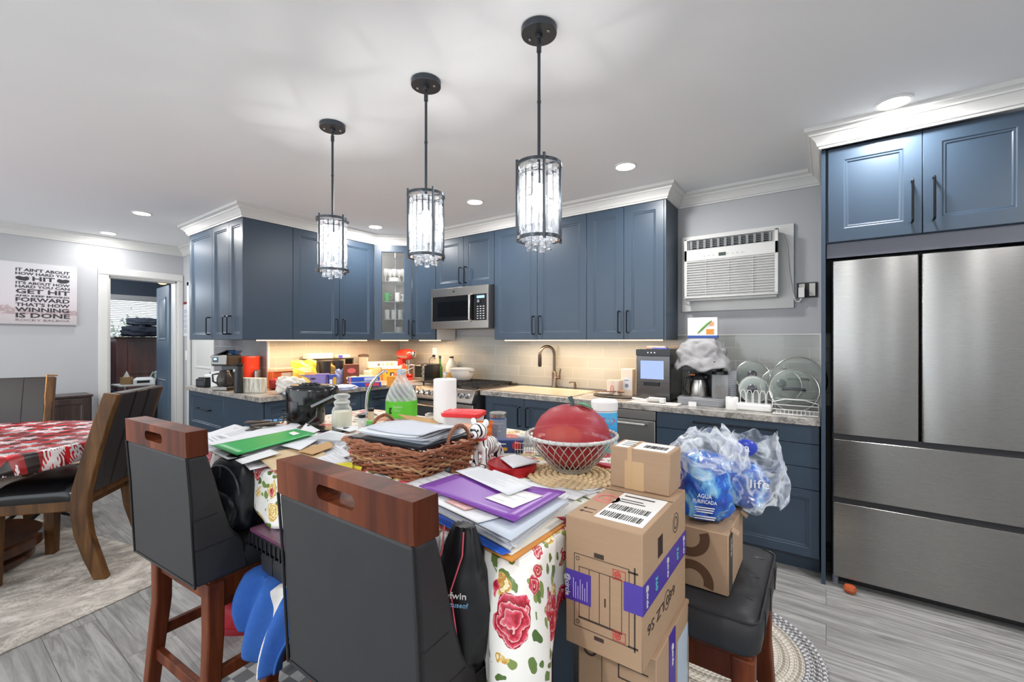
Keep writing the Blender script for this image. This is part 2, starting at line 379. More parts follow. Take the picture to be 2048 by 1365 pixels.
# doorway trim on the left wall and the white door beside the cabinets
m = M()
for y0, y1 in ((DY0-.09, DY0), (DY1, DY1+.065)): m.box(-6.6, -6.575, y0, y1, 0, DZ); m.box(-6.575, -6.568, y0+.012, y1-.012, 0, DZ)
m.box(-6.6, -6.575, DY0-.09, DY1+.065, DZ, DZ+.09); m.box(-6.575, -6.568, DY0-.08, DY1+.055, DZ+.012, DZ+.08)
m.box(-6.74, -6.6, DY0, DY0+.018, 0, DZ); m.box(-6.74, -6.6, DY1-.018, DY1, 0, DZ); m.box(-6.74, -6.6, DY0, DY1, DZ-.018, DZ)
struct('trim_2', m, TRIM, bev=.003)
def panel_door(w, h, th=.035, panels=((.12, .9), (1.02, 1.9)), st=.11):
    m = M(); m.box(0, w, 0, th, 0, h)
    for a, b in panels:
        for y, s in ((-.001, 1), (th+.001, -1)):
            x0, x1 = st, w-st
            def fr(i, yy): return [(x0+i, yy, a+i), (x1-i, yy, a+i), (x1-i, yy, b-i), (x0+i, yy, b-i)]
            m.rings([fr(0, y), fr(.006, y-.006*s), fr(.02, y-.006*s), fr(.03, y-.001*s), fr(.05, y-.007*s)], cap=True)
    return m
door1 = struct('door_1', panel_door(.68, 2.03), mat('d6d5d2', .45), smooth=30); door1.location = (-6.36, 2.085, .01)
m = M(); m.lathe([(0, 0), (.026, 0), (.026, .006), (.01, .01), (.01, .035), (.024, .042), (.026, .06), (.015, .068), (0, .069)], ax='y', c=(0, 0, 0)); obj('door_knob', m, STEEL, door1, loc=(.62, -.072, .95))
m = M(); m.box(-6.42, -6.36, 2.05, 2.07, 0, 2.09); m.box(-5.68, -5.63, 2.05, 2.07, 0, 2.09); m.box(-6.42, -5.63, 2.05, 2.07, 2.04, 2.10); struct('trim_4', m, TRIM, bev=.003)
# bedroom behind: blue door, walls, window
BLUEW = mat('55606f', .6, c2='4d5867', sc=3); BLUED = mat('5d7286', .35)
door2 = struct('door_2', panel_door(.62, 2.06, panels=((.14, .85), (1.36, 1.92)), st=.13), BLUED, smooth=30); door2.location = (-6.75, 2.00, .01); door2.rotation_euler = (0, 0, radians(176))
m = M(); m.box(.55, .60, -.01, -.004, 1.62, 1.80); m.lathe([(0, 0), (.012, 0), (.012, .04), (0, .04)], ax='y', c=(.575, -.05, 1.7)); m.box(.57, .585, -.055, -.043, 1.63, 1.79); obj('door_handle', m, BLKMET, door2)
m = M(); m.box(-10.0, -9.9, -.2, .70, 0, CEIL); m.box(-10.0, -9.9, 2.75, 3.4, 0, CEIL); m.box(-10.0, -9.9, .70, 2.75, 0, 1.40); m.box(-10.0, -9.9, .70, 2.75, 2.10, CEIL); struct('wall_bedroom_far', m, BLUEW, smooth=0)
m = M(); m.box(-9.9, -6.72, 3.3, 3.4, 0, CEIL); struct('wall_bedroom_side', m, BLUEW, smooth=0)
m = M(); m.box(-9.9, -6.72, -.2, -.1, 0, CEIL); struct('wall_bedroom_near', m, BLUEW, smooth=0)
m = M(); m.box(-10, -6.72, -.2, 3.4, 2.45, 2.5); struct('ceiling_bedroom', m, CEILM, smooth=0)
m = M(); m.box(-9.9, -6.72, -.1, 3.3, 0, .012); struct('floor_bedroom', m, mat('8a6f52', .9, c2='7b6045', sc=60), smooth=0)
wn = M()
for a in (((-.04, 0), (.0, .75)), ((2.05, 2.09), (0, .75))): wn.box(0, .12, a[0][0], a[0][1], -.04, .74)
wn.box(0, .12, -.04, 2.09, .70, .76); wn.box(0, .12, -.04, 2.09, -.05, 0); wn.box(.02, .05, 1.0, 1.04, 0, .7)
win = struct('window_1', wn, TRIM, loc=(-10.0, .70, 1.40), bev=.003)
m = M(); m.box(.03, .035, 0, 2.05, 0, .7); obj('pane', m, clear('dfe8ee', .06), win)
m = M()
for i in range(22): m.T = tf((.09, 0, .02+i*.031), ry=.75); m.box(-.012, .012, .01, 2.04, -.001, .001)
m.T = Matrix.Identity(4)
for y in (.2, .75, 1.3, 1.85): m.tube([(.09, y, 0), (.09, y, .7)], .0015, 5)
m.box(.07, .11, 0, 2.05, .68, .71); obj('blind', m, mat('dfe0e0', .5), win)
t = NT('garden_leaves'); t.base(t.ramp(t.noise(t.co(), 3.5, 8, .7, 2), [(.4, '5f6f52'), (.5, 'b9bfb4'), (.6, 'dfe4e6')])); 
m = M()
random.seed(3)
for i in range(900):
    a = random.random()*2*pi; b = random.random()*pi; r = 1
    c = Vector((-11.5+random.uniform(-.3, .3), 1.9+random.gauss(0, .7), 1.25+abs(random.gauss(0, .28)))); s_ = random.uniform(.03, .07)
    d1 = Vector((random.gauss(0, 1), random.gauss(0, 1), random.gauss(0, 1))).normalized()*s_; d2 = Vector((random.gauss(0, 1), random.gauss(0, 1), random.gauss(0, 1))).normalized()*s_
    m.add([c-d1, c+d2*.5, c+d1, c-d2*.5], [(0, 1, 2, 3)])
for i in range(5): m.tube([(-11.5, 1.0+i*.4, 0), (-11.5+random.uniform(-.1, .1), 1.1+i*.4, .8), (-11.5, 1.0+i*.45, 1.9)], [.04, .03, .008], 6)
tag(obj('garden_bush', m, mat('6d8a55', .8, c2='4d6b3c', sc=4)), 'green leafy bush seen through the bedroom window blinds', 'bush')
# ------------------------------------------------------------------ cabinets
HANDM = BLKMET
def handle(parent, x, z, L, vert=True, y=-.02):
    m = M(); r = .0055; o = .035
    a, b = (-L/2, L/2)
    q = (lambda t_, d: (0, d, t_)) if vert else (lambda t_, d: (t_, d, 0))
    pts = [q(a, 0), q(a, -o+.006), q(a+.006, -o), q(b-.006, -o), q(b, -o+.006), q(b, 0)]
    m.tube(pts, r, 8); return obj('handle', m, HANDM, parent, loc=(x, y, z))
def leaf(parent, x0, x1, z0, z1, name='door', rail=.062, hd=None, flat=False, glass=False, th=.02, mt=None):
    g = .0015; x0 += g; x1 -= g; z0 += g; z1 -= g; m = M()
    def fr(i, y): return [(x0+i, y, z0+i), (x1-i, y, z0+i), (x1-i, y, z1-i), (x0+i, y, z1-i)]
    if flat: m.box(x0, x1, -th, 0, z0, z1)
    elif glass:
        m.rings([fr(rail, 0), fr(0, 0), fr(0, -th), fr(rail, -th), fr(rail+.006, -th+.006), fr(rail+.006, 0)], cap=False)
    else: m.rings([fr(0, 0), fr(0, -th), fr(rail, -th), fr(rail+.004, -th+.005), fr(rail+.012, -th+.006), fr(rail+.017, -th+.011), fr(rail+.03, -th+.011)], cap=True)
    o = obj(name, m, mt or NAVY, parent, bev=.0015, seg=1, smooth=30)
    if glass: k = M(); k.box(x0+rail, x1-rail, -th/2-.002, -th/2+.002, z0+rail, z1-rail); obj('glass_pane', k, clear('e8eef0', .04), o)
    if hd: h = handle(o, hd[0], hd[1], hd[2], hd[3])
    return o
def cabinet(name, label, loc, rz, w, d, z0, z1, group=None, hollow=False, toe=0):
    t = thing(name, label, 'cabinet', (loc[0], loc[1], 0), rz, group); m = M()
    m.box(0, w, 0, d, z0+toe, z1)
    if toe: m.box(0, w, .07, d, 0, toe)
    if not hollow: obj('body', m, NAVY, t)
    return t
UZ0, UZ1, UY = 1.372, 2.425, 3.35
GU = 'navy wall cabinets under the ceiling'
xs = [-3.775, -3.40]
c = cabinet('wall_cabinet', 'narrow one-door navy wall cabinet between glass corner cabinet and microwave', (-3.765, UY), 0, .365, .295, UZ0, UZ1, GU)
leaf(c, 0, .365, UZ0, UZ1, hd=(.04, UZ0+.13, .16, True)); m = M(); m.box(.3655, .368, .0, .29, UZ0, 1.90); obj('side_panel', m, WHITE, c)
c = cabinet('wall_cabinet', 'short two-door navy wall cabinet directly above the microwave', (-3.396, UY), 0, .794, .295, 1.905, UZ1, GU)
leaf(c, 0, .397, 1.905, UZ1, hd=(.365, 2.03, .16, True)); leaf(c, .397, .794, 1.905, UZ1, hd=(.435, 2.03, .16, True))
xa, xb, xc_, xd, xe = [gy(u, 3.33).x for u in (989, 1074.5, 1173, 1247.5, 1328)]
xa = -2.60; 
c = cabinet('wall_cabinet', 'wide two-door navy wall cabinet directly right of the microwave', (xa, UY), 0, xc_-xa, .295, UZ0, UZ1, GU)
leaf(c, 0, xb-xa, UZ0, UZ1, hd=(xb-xa-.035, UZ0+.13, .16, True)); leaf(c, xb-xa, xc_-xa, UZ0, UZ1, hd=(xb-xa+.035, UZ0+.13, .16, True))
c = cabinet('wall_cabinet', 'two-door navy wall cabinet at the right end, beside the air conditioner', (xc_, UY), 0, -.975-xc_, .295, UZ0, UZ1, GU)
leaf(c, 0, xd-xc_, UZ0, UZ1, hd=(xd-xc_-.035, UZ0+.14, .17, True)); leaf(c, xd-xc_, xe-xc_, UZ0, UZ1, hd=(xd-xc_+.035, UZ0+.14, .17, True))
m = M(); m.box(xe-xc_+.002, -.972-xc_, -.022, .30, UZ0-.004, UZ1+.002); obj('side_panel', m, NAVY, c)
# corner glass cabinet (diagonal)
A = Vector((-4.06, 3.045)); B = Vector((-3.775, 3.33)); L = (B-A).length
c = thing('corner_cabinet', 'navy corner wall cabinet with a clear glass door showing cups', 'cabinet', (A.x, A.y, 0), pi/4)
m = M(); D_ = L/2
for z in (UZ0, UZ1-.018): m.add([(0, .001, z), (L, .001, z), (L+.21, .21, z), (L/2, .20+.215+.2, z), (-.21, .21, z), (0, .001, z+.018), (L, .001, z+.018), (L+.21, .21, z+.018), (L/2, .615, z+.018), (-.21, .21, z+.018)], [(4, 3, 2, 1, 0), (5, 6, 7, 8, 9), (0, 1, 6, 5), (1, 2, 7, 6), (2, 3, 8, 7), (3, 4, 9, 8), (4, 0, 5, 9)])
obj('body', m, mat('b9a993', .6), c)
leaf(c, 0, L, UZ0, UZ1, glass=True, rail=.075, hd=(L-.03, UZ0+.14, .16, True))
m = M()
for z in (1.60, 1.80, 2.03): m.cyl((L/2, .22, z), .17, .006, 32)
obj('turntable_shelf', m, clear('cfd3d3', .3), c); m = M(); m.cyl((L/2, .22, UZ0), .009, 1.03, 12); obj('pole', m, CHROME, c)
CORN = tf((A.x, A.y, 0), pi/4)
# left wing wall cabinets
c = cabinet('wall_cabinet', 'navy wall cabinet with a blank side panel at the outer corner, three narrow doors', (-5.25, 1.72), 0, 1.168, .335, UZ0, UZ1, GU)
x1, x2 = [gy(u, 1.70).x+5.25 for u in (424.5, 458)]
leaf(c, 0, x1, UZ0, UZ1, hd=(x1-.045, UZ0+.13, .16, True), rail=.05); leaf(c, x1, x2, UZ0, UZ1, hd=(x2-.045, UZ0+.13, .16, True), rail=.05); leaf(c, x2, 1.185, UZ0, UZ1, hd=(x2+.045, UZ0+.13, .16, True), rail=.05)
ys = [gx(u, -4.06).y for u in (586, 679)]
c = cabinet('wall_cabinet', 'wide navy wall cabinet left of the glass corner cabinet, flat panel beside two doors', (-4.08, 2.058), pi/2, 3.04-2.058, .29, UZ0, UZ1-.001, GU)
o0 = 2.058; leaf(c, 1.70-o0, ys[0]-o0, UZ0, UZ1, name='flat_panel', flat=True)
leaf(c, ys[0]-o0, ys[1]-o0, UZ0, UZ1, hd=(ys[1]-o0-.04, UZ0+.13, .16, True)); leaf(c, ys[1]-o0, 3.04-o0, UZ0, UZ1, hd=(ys[1]-o0+.04, UZ0+.13, .16, True))
# base cabinets
TOE = .10; BZ = .874
GB = 'navy base cabinets'
def drawerfront(c, x0, x1, z0, z1, hz=None, hl=.45, flat=False, hx=None):
    return leaf(c, x0, x1, z0, z1, name='drawer', flat=flat, rail=.05, hd=((x0+x1)/2 if hx is None else hx, hz if hz else (z0+z1)/2, hl, False))
xl = gy(1313, 3.05).x
c = cabinet('base_cabinet', 'navy four-drawer base cabinet between dishwasher and fridge', (xl, 3.07), 0, -.03-xl, .585, 0, BZ, GB, toe=TOE)
w = -.03-xl; hx_ = gy(1467, 3.05).x-xl
for z0, z1, fl in ((.764, .874, True), (.628, .764, True), (.50, .628, True), (.109, .50, False)): drawerfront(c, 0, w, z0, z1, hz=(z0+z1)/2+(.01 if fl else .135), hl=.47, flat=fl, hx=hx_)
c = cabinet('base_cabinet', 'two-door navy base cabinet under the sink', (-2.50, 3.07), 0, .93, .585, 0, BZ, GB, hollow=True)
m = M(); m.box(0, .93, 0, .02, TOE, BZ); m.box(0, .02, .02, .585, TOE, BZ); m.box(.91, .93, .02, .585, TOE, BZ); m.box(.02, .91, .02, .585, TOE, .12); m.box(0, .93, .07, .085, 0, TOE); obj('body', m, NAVY, c)
m_ = gy(1048, 3.05).x+2.50
leaf(c, .03, m_, TOE, BZ, hd=(m_-.04, .72, .16, True)); leaf(c, m_, .93, TOE, BZ, hd=(m_+.04, .72, .16, True))
c = cabinet('base_cabinet', 'navy base cabinet at the free end of the left counter, drawer beside blank panel', (-5.18, 1.69), 0, 1.498, .358, 0, BZ, GB, toe=TOE)
xq = gy(447, 1.67).x+5.18
drawerfront(c, 0, xq, .52, BZ, hz=.715, hl=.28); drawerfront(c, 0, xq, TOE, .52, hl=.28); leaf(c, xq, 1.52, TOE, BZ, flat=True, name='blank_panel')
c = cabinet('base_cabinet', 'navy base cabinet along the left counter, behind the air fryer, drawers over doors', (-3.68, 2.054), pi/2, .96, .68, 0, BZ, GB, toe=TOE)
for i in range(3):
    a, b = -.36+i*.447, -.36+(i+1)*.447
    drawerfront(c, a, b, .70, BZ, hl=.16); leaf(c, a, b, TOE, .70, hd=(b-.04, .6, .16, True))
# worktops
def slab(name, polys, holes=None, label=''):
    m = M()
    for p in polys: m.prism(p, .874, .914)
    return obj(name, m, COUNTER, bev=.003, smooth=30)
o = slab('worktop', [[(-5.2, 1.64), (-3.62, 1.64), (-3.62, 3.03), (-3.32, 3.03), (-3.32, 3.645), (-4.375, 3.645), (-4.375, 2.055), (-5.2, 2.055)]]); tag(o, 'grey marbled worktop of the left counter, crowded with groceries and small appliances', 'countertop')
SX0, SX1, SY0, SY1 = -2.42, -1.66, 3.10, 3.55
o = slab('worktop', [[(-2.53, 3.03), (-.025, 3.03), (-.025, SY0), (-2.53, SY0)], [(-2.53, SY1), (-.025, SY1), (-.025, 3.645), (-2.53, 3.645)], [(-2.53, SY0), (SX0, SY0), (SX0, SY1), (-2.53, SY1)], [(SX1, SY0), (-.025, SY0), (-.025, SY1), (SX1, SY1)]]); tag(o, 'grey marbled worktop around the sink, running to the fridge', 'countertop')
# sink
s = thing('kitchen_sink', 'beige drop-in kitchen sink set in the worktop', 'sink', ((SX0+SX1)/2, (SY0+SY1)/2, .914))
def rr(w, h, r, z, n=6):
    pts = []
    for cx_, cy_, a0 in ((w-r, h-r, 0), (-w+r, h-r, pi/2), (-w+r, -h+r, pi), (w-r, -h+r, 3*pi/2)):
        for i in range(n+1): a = a0+i*pi/2/n; pts.append((cx_+r*cos(a), cy_+r*sin(a), z))
    return pts
hw, hh = (SX1-SX0)/2, (SY1-SY0)/2
m = M(); m.rings([rr(hw+.02, hh+.02, .03, .001), rr(hw+.02, hh+.02, .03, .008), rr(hw-.02, hh-.02, .05, .009), rr(hw-.028, hh-.028, .05, 0), rr(hw-.04, hh-.04, .06, -.17), rr(hw-.08, hh-.08, .05, -.18), rr(.03, .03, .029, -.182)], cap=True)
obj('basin', m, mat('b5a894', .25, c2='aa9d88', sc=8), s); m = M(); m.lathe([(0, -.181), (.04, -.181), (.045, -.178), (.03, -.176), (0, -.177)]); obj('drain', m, STEEL, s)
# faucet
NICK = mat('7d726a', .28, metal=1)
fp = gy(1108, 3.595); f = thing('kitchen_faucet', 'tall bronze gooseneck kitchen faucet with side lever behind the sink', 'faucet', (fp.x, 3.60, .914))
m = M(); m.box(-.13, .13, -.026, .03, 0, .006); m.lathe([(0, .006), (.027, .006), (.027, .02), (.023, .03), (.023, .15), (.016, .16), (0, .16)]); obj('base', m, NICK, f, bev=.002)
m = M(); fd = Vector((-.55, -.83)).normalized(); pts = [(0, 0, .15), (0, 0, .27)]
R_ = .075
for i in range(13): a = pi*i/12; pts.append((fd.x*(R_-R_*cos(a)), fd.y*(R_-R_*cos(a)), .32+R_*sin(a)))
m.tube(pts, .0135, 14); obj('spout', m, NICK, f)
m = M(); m.lathe([(0, 0), (.014, 0), (.018, .02), (.017, .10), (.0135, .12), (0, .12)], c=(fd.x*2*R_, fd.y*2*R_, .205)); obj('spray_head', m, mat('4a4542', .3, metal=.8), f)
m = M(); m.tube([(.02, 0, .10), (.06, 0, .10)], .014, 12); m.tube([(.055, 0, .10), (.065, -.005, .16), (.075, -.01, .185)], [.009, .008, .006], 8); obj('lever', m, NICK, f)
sp_ = gy(1150, 3.60); f = thing('soap_dispenser', 'small bronze pump soap dispenser right of the faucet', 'soap dispenser', (sp_.x, 3.60, .914)); m = M(); m.lathe([(0, 0), (.02, 0), (.02, .006), (.013, .012), (.013, .045), (.008, .05), (.008, .07), (0, .07)]); obj('body', m, NICK, f); m = M(); m.tube([(0, 0, .065), (-.03, -.02, .07), (-.045, -.03, .06)], .006, 8); obj('spout', m, NICK, f)
# dishwasher
dx0, dx1 = -1.565, xl-.004
d = thing('dishwasher', 'stainless steel dishwasher under the worktop between sink and drawers', 'dishwasher', (dx0, 3.07, 0)); m = M(); m.box(0, dx1-dx0, 0, .57, .1, .87); m.box(.02, dx1-dx0-.02, .06, .5, 0, .1); obj('body', m, mat('3a3b3e', .5), d)
m = M(); m.box(.003, dx1-dx0-.003, -.028, -.002, .12, .80); obj('door', m, STEEL, d, bev=.004); m = M(); m.box(.003, dx1-dx0-.003, -.02, -.002, .803, .868); obj('control_panel', m, steel('b9b8b5', .25), d, bev=.003)
m = M(); m.tube([(.06, -.03, .77), (.06, -.06, .775), (.54, -.06, .775), (.54, -.03, .77)], .009, 10); obj('handle', m, STEEL, d)
# ------------------------------------------------------------------ fridge column
m = M(); m.box(-.022, -.002, 3.0, 3.655, 0, 2.425); p = obj('side_panel', m, NAVY); tag(p, 'tall narrow navy end panel standing left of the fridge', 'cabinet panel')
m = M(); m.box(.80, .82, 3.0, 3.655, 0, 2.425); p = obj('side_panel', m, NAVY); tag(p, 'tall navy end panel standing right of the fridge', 'cabinet panel')
c = cabinet('wall_cabinet', 'two-door navy cabinet above the fridge', (.0, 3.02), 0, .798, .63, 1.905, UZ1, GU)
sx = gy(1845, 3.0).x; leaf(c, .008, sx, 1.905, UZ1-.002, hd=(sx-.04, 2.07, .21, True), rail=.07); leaf(c, sx, .79, 1.905, UZ1-.002, hd=(sx+.04, 2.07, .21, True), rail=.07)
m = M(); m.box(.003, .795, .005, .02, 1.822, 1.903); obj('filler_strip', m, mat('5f626d', .5), c)
FR = steel('a09e9b', .22, (1, 1, 120)); FR2 = steel('a19f9c', .28, (120, 1, 1))
fr = thing('refrigerator', 'large stainless steel refrigerator with two upper doors and two freezer drawers', 'refrigerator', (.022, 3.02, 0))
m = M(); m.box(.005, .765, .06, .62, .05, 1.80); obj('body', m, mat('2c2d30', .4), fr)
def fpanel(name, x0, x1, z0, z1, mt, hand=None):
    m = M(); r = .012
    prof_ = [(x0, .055), (x0, r), (x0+r*.3, r*.3), (x0+r, 0), (x1-r, 0), (x1-r*.3, r*.3), (x1, r), (x1, .055)]
    m.prism(prof_, z0, z1); o = obj(name, m, mt, fr, bev=.002, seg=1); return o
sx2 = gy(1841, 3.02).x-.022
fpanel('door', .006, sx2-.003, .845, 1.803, FR); fpanel('door', sx2+.003, .765, .845, 1.803, FR)
fpanel('freezer_drawer', .006, .765, .495, .815, FR); fpanel('freezer_drawer', .006, .765, .055, .465, FR)
m = M(); m.box(.01, .76, .02, .06, .815, .845); m.box(.01, .76, .02, .06, .465, .495); obj('grip_recess', m, mat('3d3d3f', .35, metal=.7), fr)
m = M(); m.cyl((.02, .05, .0), .015, .05, 12); obj('foot', m, mat('8a8f9a', .4), fr)
m = M(); m.box(.02, .75, .065, .08, .01, .05); obj('kick_plate', m, BLACK, fr)
m = M(); m.lathe([(0, 0), (.024, .004), (.03, .02), (.024, .036), (0, .04)]); tag(obj('bottle_cap', m, mat('b5562c', .5), loc=(.105, 2.985, .0)), 'orange cap lying under the left front corner of the fridge', 'cap')
# ------------------------------------------------------------------ ceiling lights
LEDW = glow('fff6ea', 9)
cans_and_fill = [(gz(u, v, CEIL), l) for u, v, l in ((1787, 205, 'round recessed ceiling light over the fridge, the largest in view'), (1251, 333, 'round recessed ceiling light right of the nearest pendant'), (950, 404, 'round recessed ceiling light between the nearest and middle pendants'), (751, 454, 'round recessed ceiling light between the middle and farthest pendants'), (284, 427, 'round recessed ceiling light left of the tall wing cabinets, above the dining side'), (208, 471, 'small recessed ceiling light nearest the doorway wall'))]
cans_and_fill += [(Vector(p), None) for p in ((-5.1, -1.0, CEIL), (-3.0, -1.2, CEIL), (-.9, -1.2, CEIL), (1.4, -1.0, CEIL), (1.5, 1.4, CEIL))]  # unseen lamps added to brighten the room, no fixtures modelled
for i, (p, lab) in enumerate(cans_and_fill):
    if p.x < -6.3: p.x = -6.3
    t = None
    if lab:
        t = thing('ceiling_light', lab, 'ceiling light', (p.x, p.y, CEIL), 0, 'recessed lights in the ceiling')
        m = M(); m.lathe([(.062, -.0005), (.075, -.0005), (.075, -.004), (.062, -.007)], n=32); obj('trim_ring', m, WHITE, t)
        m = M(); m.lathe([(0, -.003), (.062, -.003), (.062, -.006), (0, -.006)], n=32); obj('lens', m, LEDW, t)
    l = lamp('ceiling_or_fill_lamp', 'AREA', (p.x, p.y, CEIL-.012), 4 if p.x < -6 else 24 if (p.x > -1.2 and p.y < 2) else 11, (1, .99, .98), .11); l.data.shape = 'DISK'
# ------------------------------------------------------------------ pendants
GUN = mat('4a4f55', .35, metal=.8)
def crystal_mat():
    t = NT('crystal'); tr = t.a('ShaderNodeBsdfTransparent'); gl = t.a('ShaderNodeBsdfGlossy', {'Roughness': .05, 'Color': (.95, .97, 1, 1)}); tl = t.a('ShaderNodeBsdfTranslucent', {'Color': (.95, .97, 1, 1)})
    fr = t.a('ShaderNodeLayerWeight', {'Blend': .5}).outputs['Facing']
    a = t.a('ShaderNodeMixShader', {0: .12, 1: tr.outputs[0], 2: tl.outputs[0]}); b = t.a('ShaderNodeMixShader', {0: t.math('MULTIPLY_ADD', fr, .75, .12), 1: a.outputs[0], 2: gl.outputs[0]})
    t.t.links.new(b.outputs[0], t.out.inputs[0]); return t.m
CRY = crystal_mat()
def gem(m, c, w, h, a, th=.011):
    T = m.T; m.T = T @ tf(c, a)
    # faceted bar: pyramid faces outwards and inwards
    x, z, y = w/2, h/2, th/2; i = min(w*.3, .008); j = min(h*.3, .012)
    v = [(-x, 0, -z), (x, 0, -z), (x, 0, z), (-x, 0, z)]+[(-x+i, -y, -z+j), (x-i, -y, -z+j), (x-i, -y, z-j), (-x+i, -y, z-j)]+[(-x+i, y, -z+j), (x-i, y, -z+j), (x-i, y, z-j), (-x+i, y, z-j)]
    m.add(v, [(0, 1, 5, 4), (1, 2, 6, 5), (2, 3, 7, 6), (3, 0, 4, 7), (4, 5, 6, 7), (1, 0, 8, 9), (2, 1, 9, 10), (3, 2, 10, 7), (0, 3, 11, 8), (11, 10, 9, 8)]); m.T = T
pend = thing('pendant_light', 'nearest and largest-looking of the three crystal cylinder pendants', 'pendant light', (0, 0, 0), 0, 'crystal pendants over the island')
ZT, ZB, RR = 2.02, 1.735, .083
m = M(); m.lathe([(0, 2.505), (.066, 2.505), (.066, 2.529), (0, 2.529)], n=40); m.lathe([(0, 2.49), (.012, 2.49), (.014, 2.505), (0, 2.505)]); cn = obj('canopy', m, GUN, pend, bev=.002)
m = M(); m.ell((-.04, 0, 2.503), (.006, .006, .005)); obj('screw', m, STEEL, cn); m = M(); m.ell((.04, 0, 2.503), (.006, .006, .005)); obj('screw', m, STEEL, cn)
m = M(); m.tube([(0, 0, ZT), (0, 0, 2.25), (0, 0, 2.49)], .006, 10); m.cyl((0, 0, 2.25), .0075, .008, 12); m.cyl((0, 0, 2.44), .009, .03, 12); obj('rod', m, GUN, pend)
m = M()
for z in (ZT-.012, ZB):
    m.lathe([(RR-.006, z), (RR+.002, z), (RR+.002, z+.012), (RR-.006, z+.012), (RR-.006, z)], n=48)
for k in range(4): a = pi/4+k*pi/2; m.bar((RR*cos(a), RR*sin(a), ZB-.008), (RR*cos(a), RR*sin(a), ZT+.012), .008)
m.bar((-RR, 0, ZT-.006), (RR, 0, ZT-.006), .006); m.bar((0, -RR, ZT-.006), (0, RR, ZT-.006), .006); obj('cage', m, GUN, pend)
m = M()
N = 16
for k in range(N):
    a = 2*pi*k/N; r = RR-.014; cx_, cy_ = r*cos(a), r*sin(a); z = ZT-.018
    seq = [.026, .10, .026, .085, .026] if k % 2 else [.026, .06, .026, .125, .026]
    for h in seq:
        gem(m, (cx_, cy_, z-h/2), .021, h-.002, a+pi/2); z -= h+.001
for k in range(10):
    a = 2*pi*k/10; r = RR-.036; z = ZB+.05
    for h in (.03, .026, .022+(k % 2)*.008): gem(m, (r*cos(a), r*sin(a), z-h/2), .022, h-.002, a+pi/2); z -= h
obj('crystals', m, CRY, pend, smooth=0, fixn=False)['kind'] = 'stuff'
m = M(); m.lathe([(0, -.055), (.018, -.05), (.029, -.025), (.028, 0), (.016, .03), (.013, .045), (0, .046)], c=(0, 0, 1.90)); obj('bulb', m, glow('ffffff', 14), pend); m = M(); m.cyl((0, 0, 1.945), .017, .06, 16); obj('socket', m, GUN, pend)
PP = [gz(1078, 57, CEIL), gz(852, 163, CEIL), gz(665, 250, CEIL)]
pend.location = (PP[0].x, PP[0].y, 0)
dup(pend, (PP[1].x, PP[1].y, 0), .4, 'middle one of the three crystal cylinder pendants'); dup(pend, (PP[2].x, PP[2].y, 0), .9, 'farthest and leftmost of the three crystal cylinder pendants')
for p in PP: lamp('pendant_lamp', 'POINT', (p.x, p.y, 1.90), 38, (1, .98, .96), .03)
# ------------------------------------------------------------------ LED strips under the wall cabinets
WARM = (1, .66, .36); LEDG = glow('ffd9a0', 3)
def strip(label, a, b, rz, pw):
    a, b = Vector(a), Vector(b); m = M(); m.bar(a, b, .022, .008); tag(obj('light_strip', m, LEDG), label, 'light strip', 'strip lights under the wall cabinets')
    c = (a+b)/2; lamp('strip_lamp', 'AREA', (c.x, c.y, c.z-.01), pw, WARM, (b-a).length, (0, 0, rz), .03)
strip('warm light strip under the cabinets over the sink', (-2.52, 3.40, 1.366), (-1.02, 3.40, 1.366), 0, 7)
strip('warm light strip under the long side of the left cabinets', (-4.14, 1.85, 1.366), (-4.14, 3.0, 1.366), pi/2, 7.5)
strip('short warm light strip under the corner glass cabinet', (-4.02, 3.10, 1.366), (-3.82, 3.32, 1.366), pi/4, 2.4)
strip('short warm light strip between the corner cabinet and the microwave', (-3.74, 3.42, 1.366), (-3.42, 3.42, 1.366), 0, 2.6)
# ------------------------------------------------------------------ microwave
mw = thing('microwave', 'stainless over-the-range microwave mounted above the stove', 'microwave', (-3.386, 3.25, 1.487)); w, h = .776, .414
m = M(); m.box(0, w, .03, .40, 0, h); obj('body', m, mat('3b3b3d', .4), mw)
m = M(); m.box(.0, w, 0, .03, 0, .075); m.box(0, w, 0, .03, h-.085, h); m.box(0, .02, 0, .03, .075, h-.085); m.box(w-.022, w, 0, .03, .075, h-.085); obj('door_frame', m, steel('b5afa9', .25, (90, 1, 1)), mw, bev=.002)
m = M(); m.box(.02, w-.205, .004, .03, .075, h-.085); dr = obj('door', m, mat('131416', .12), mw); m = M(); m.box(.10, w-.26, .002, .0045, .12, h-.14); obj('window', m, mat('07080a', .08), dr)
m = M(); m.tube([(w-.215, .01, .07), (w-.215, -.03, .085), (w-.215, -.03, h-.095), (w-.215, .01, h-.08)], .013, 12); obj('handle', m, steel('c4bfba', .2), mw)
m = M(); m.box(w-.175, w-.022, .003, .03, .075, h-.085); cp = obj('control_panel', m, mat('101114', .2), mw)
m = M(); m.box(w-.145, w-.05, .001, .004, h-.125, h-.10); obj('display', m, glow('9fd0ff', 1.2), cp)
m = M(); m.cyl((w-.115, .004, h-.155), .016, -.018, 20, ax='y'); obj('dial', m, CHROME, cp)
m = M()
for r in range(6):
    for q in range(3): m.box(w-.145+q*.037, w-.125+q*.037, .0015, .0035, .09+r*.023, .098+r*.023)
obj('keypad', m, mat('c9c9cc', .5), cp); m = M(); m.cyl((w*.42, -.0005, h-.04), .012, -.001, 20, ax='y'); obj('badge', m, mat('6f6b69', .3, metal=1), mw)
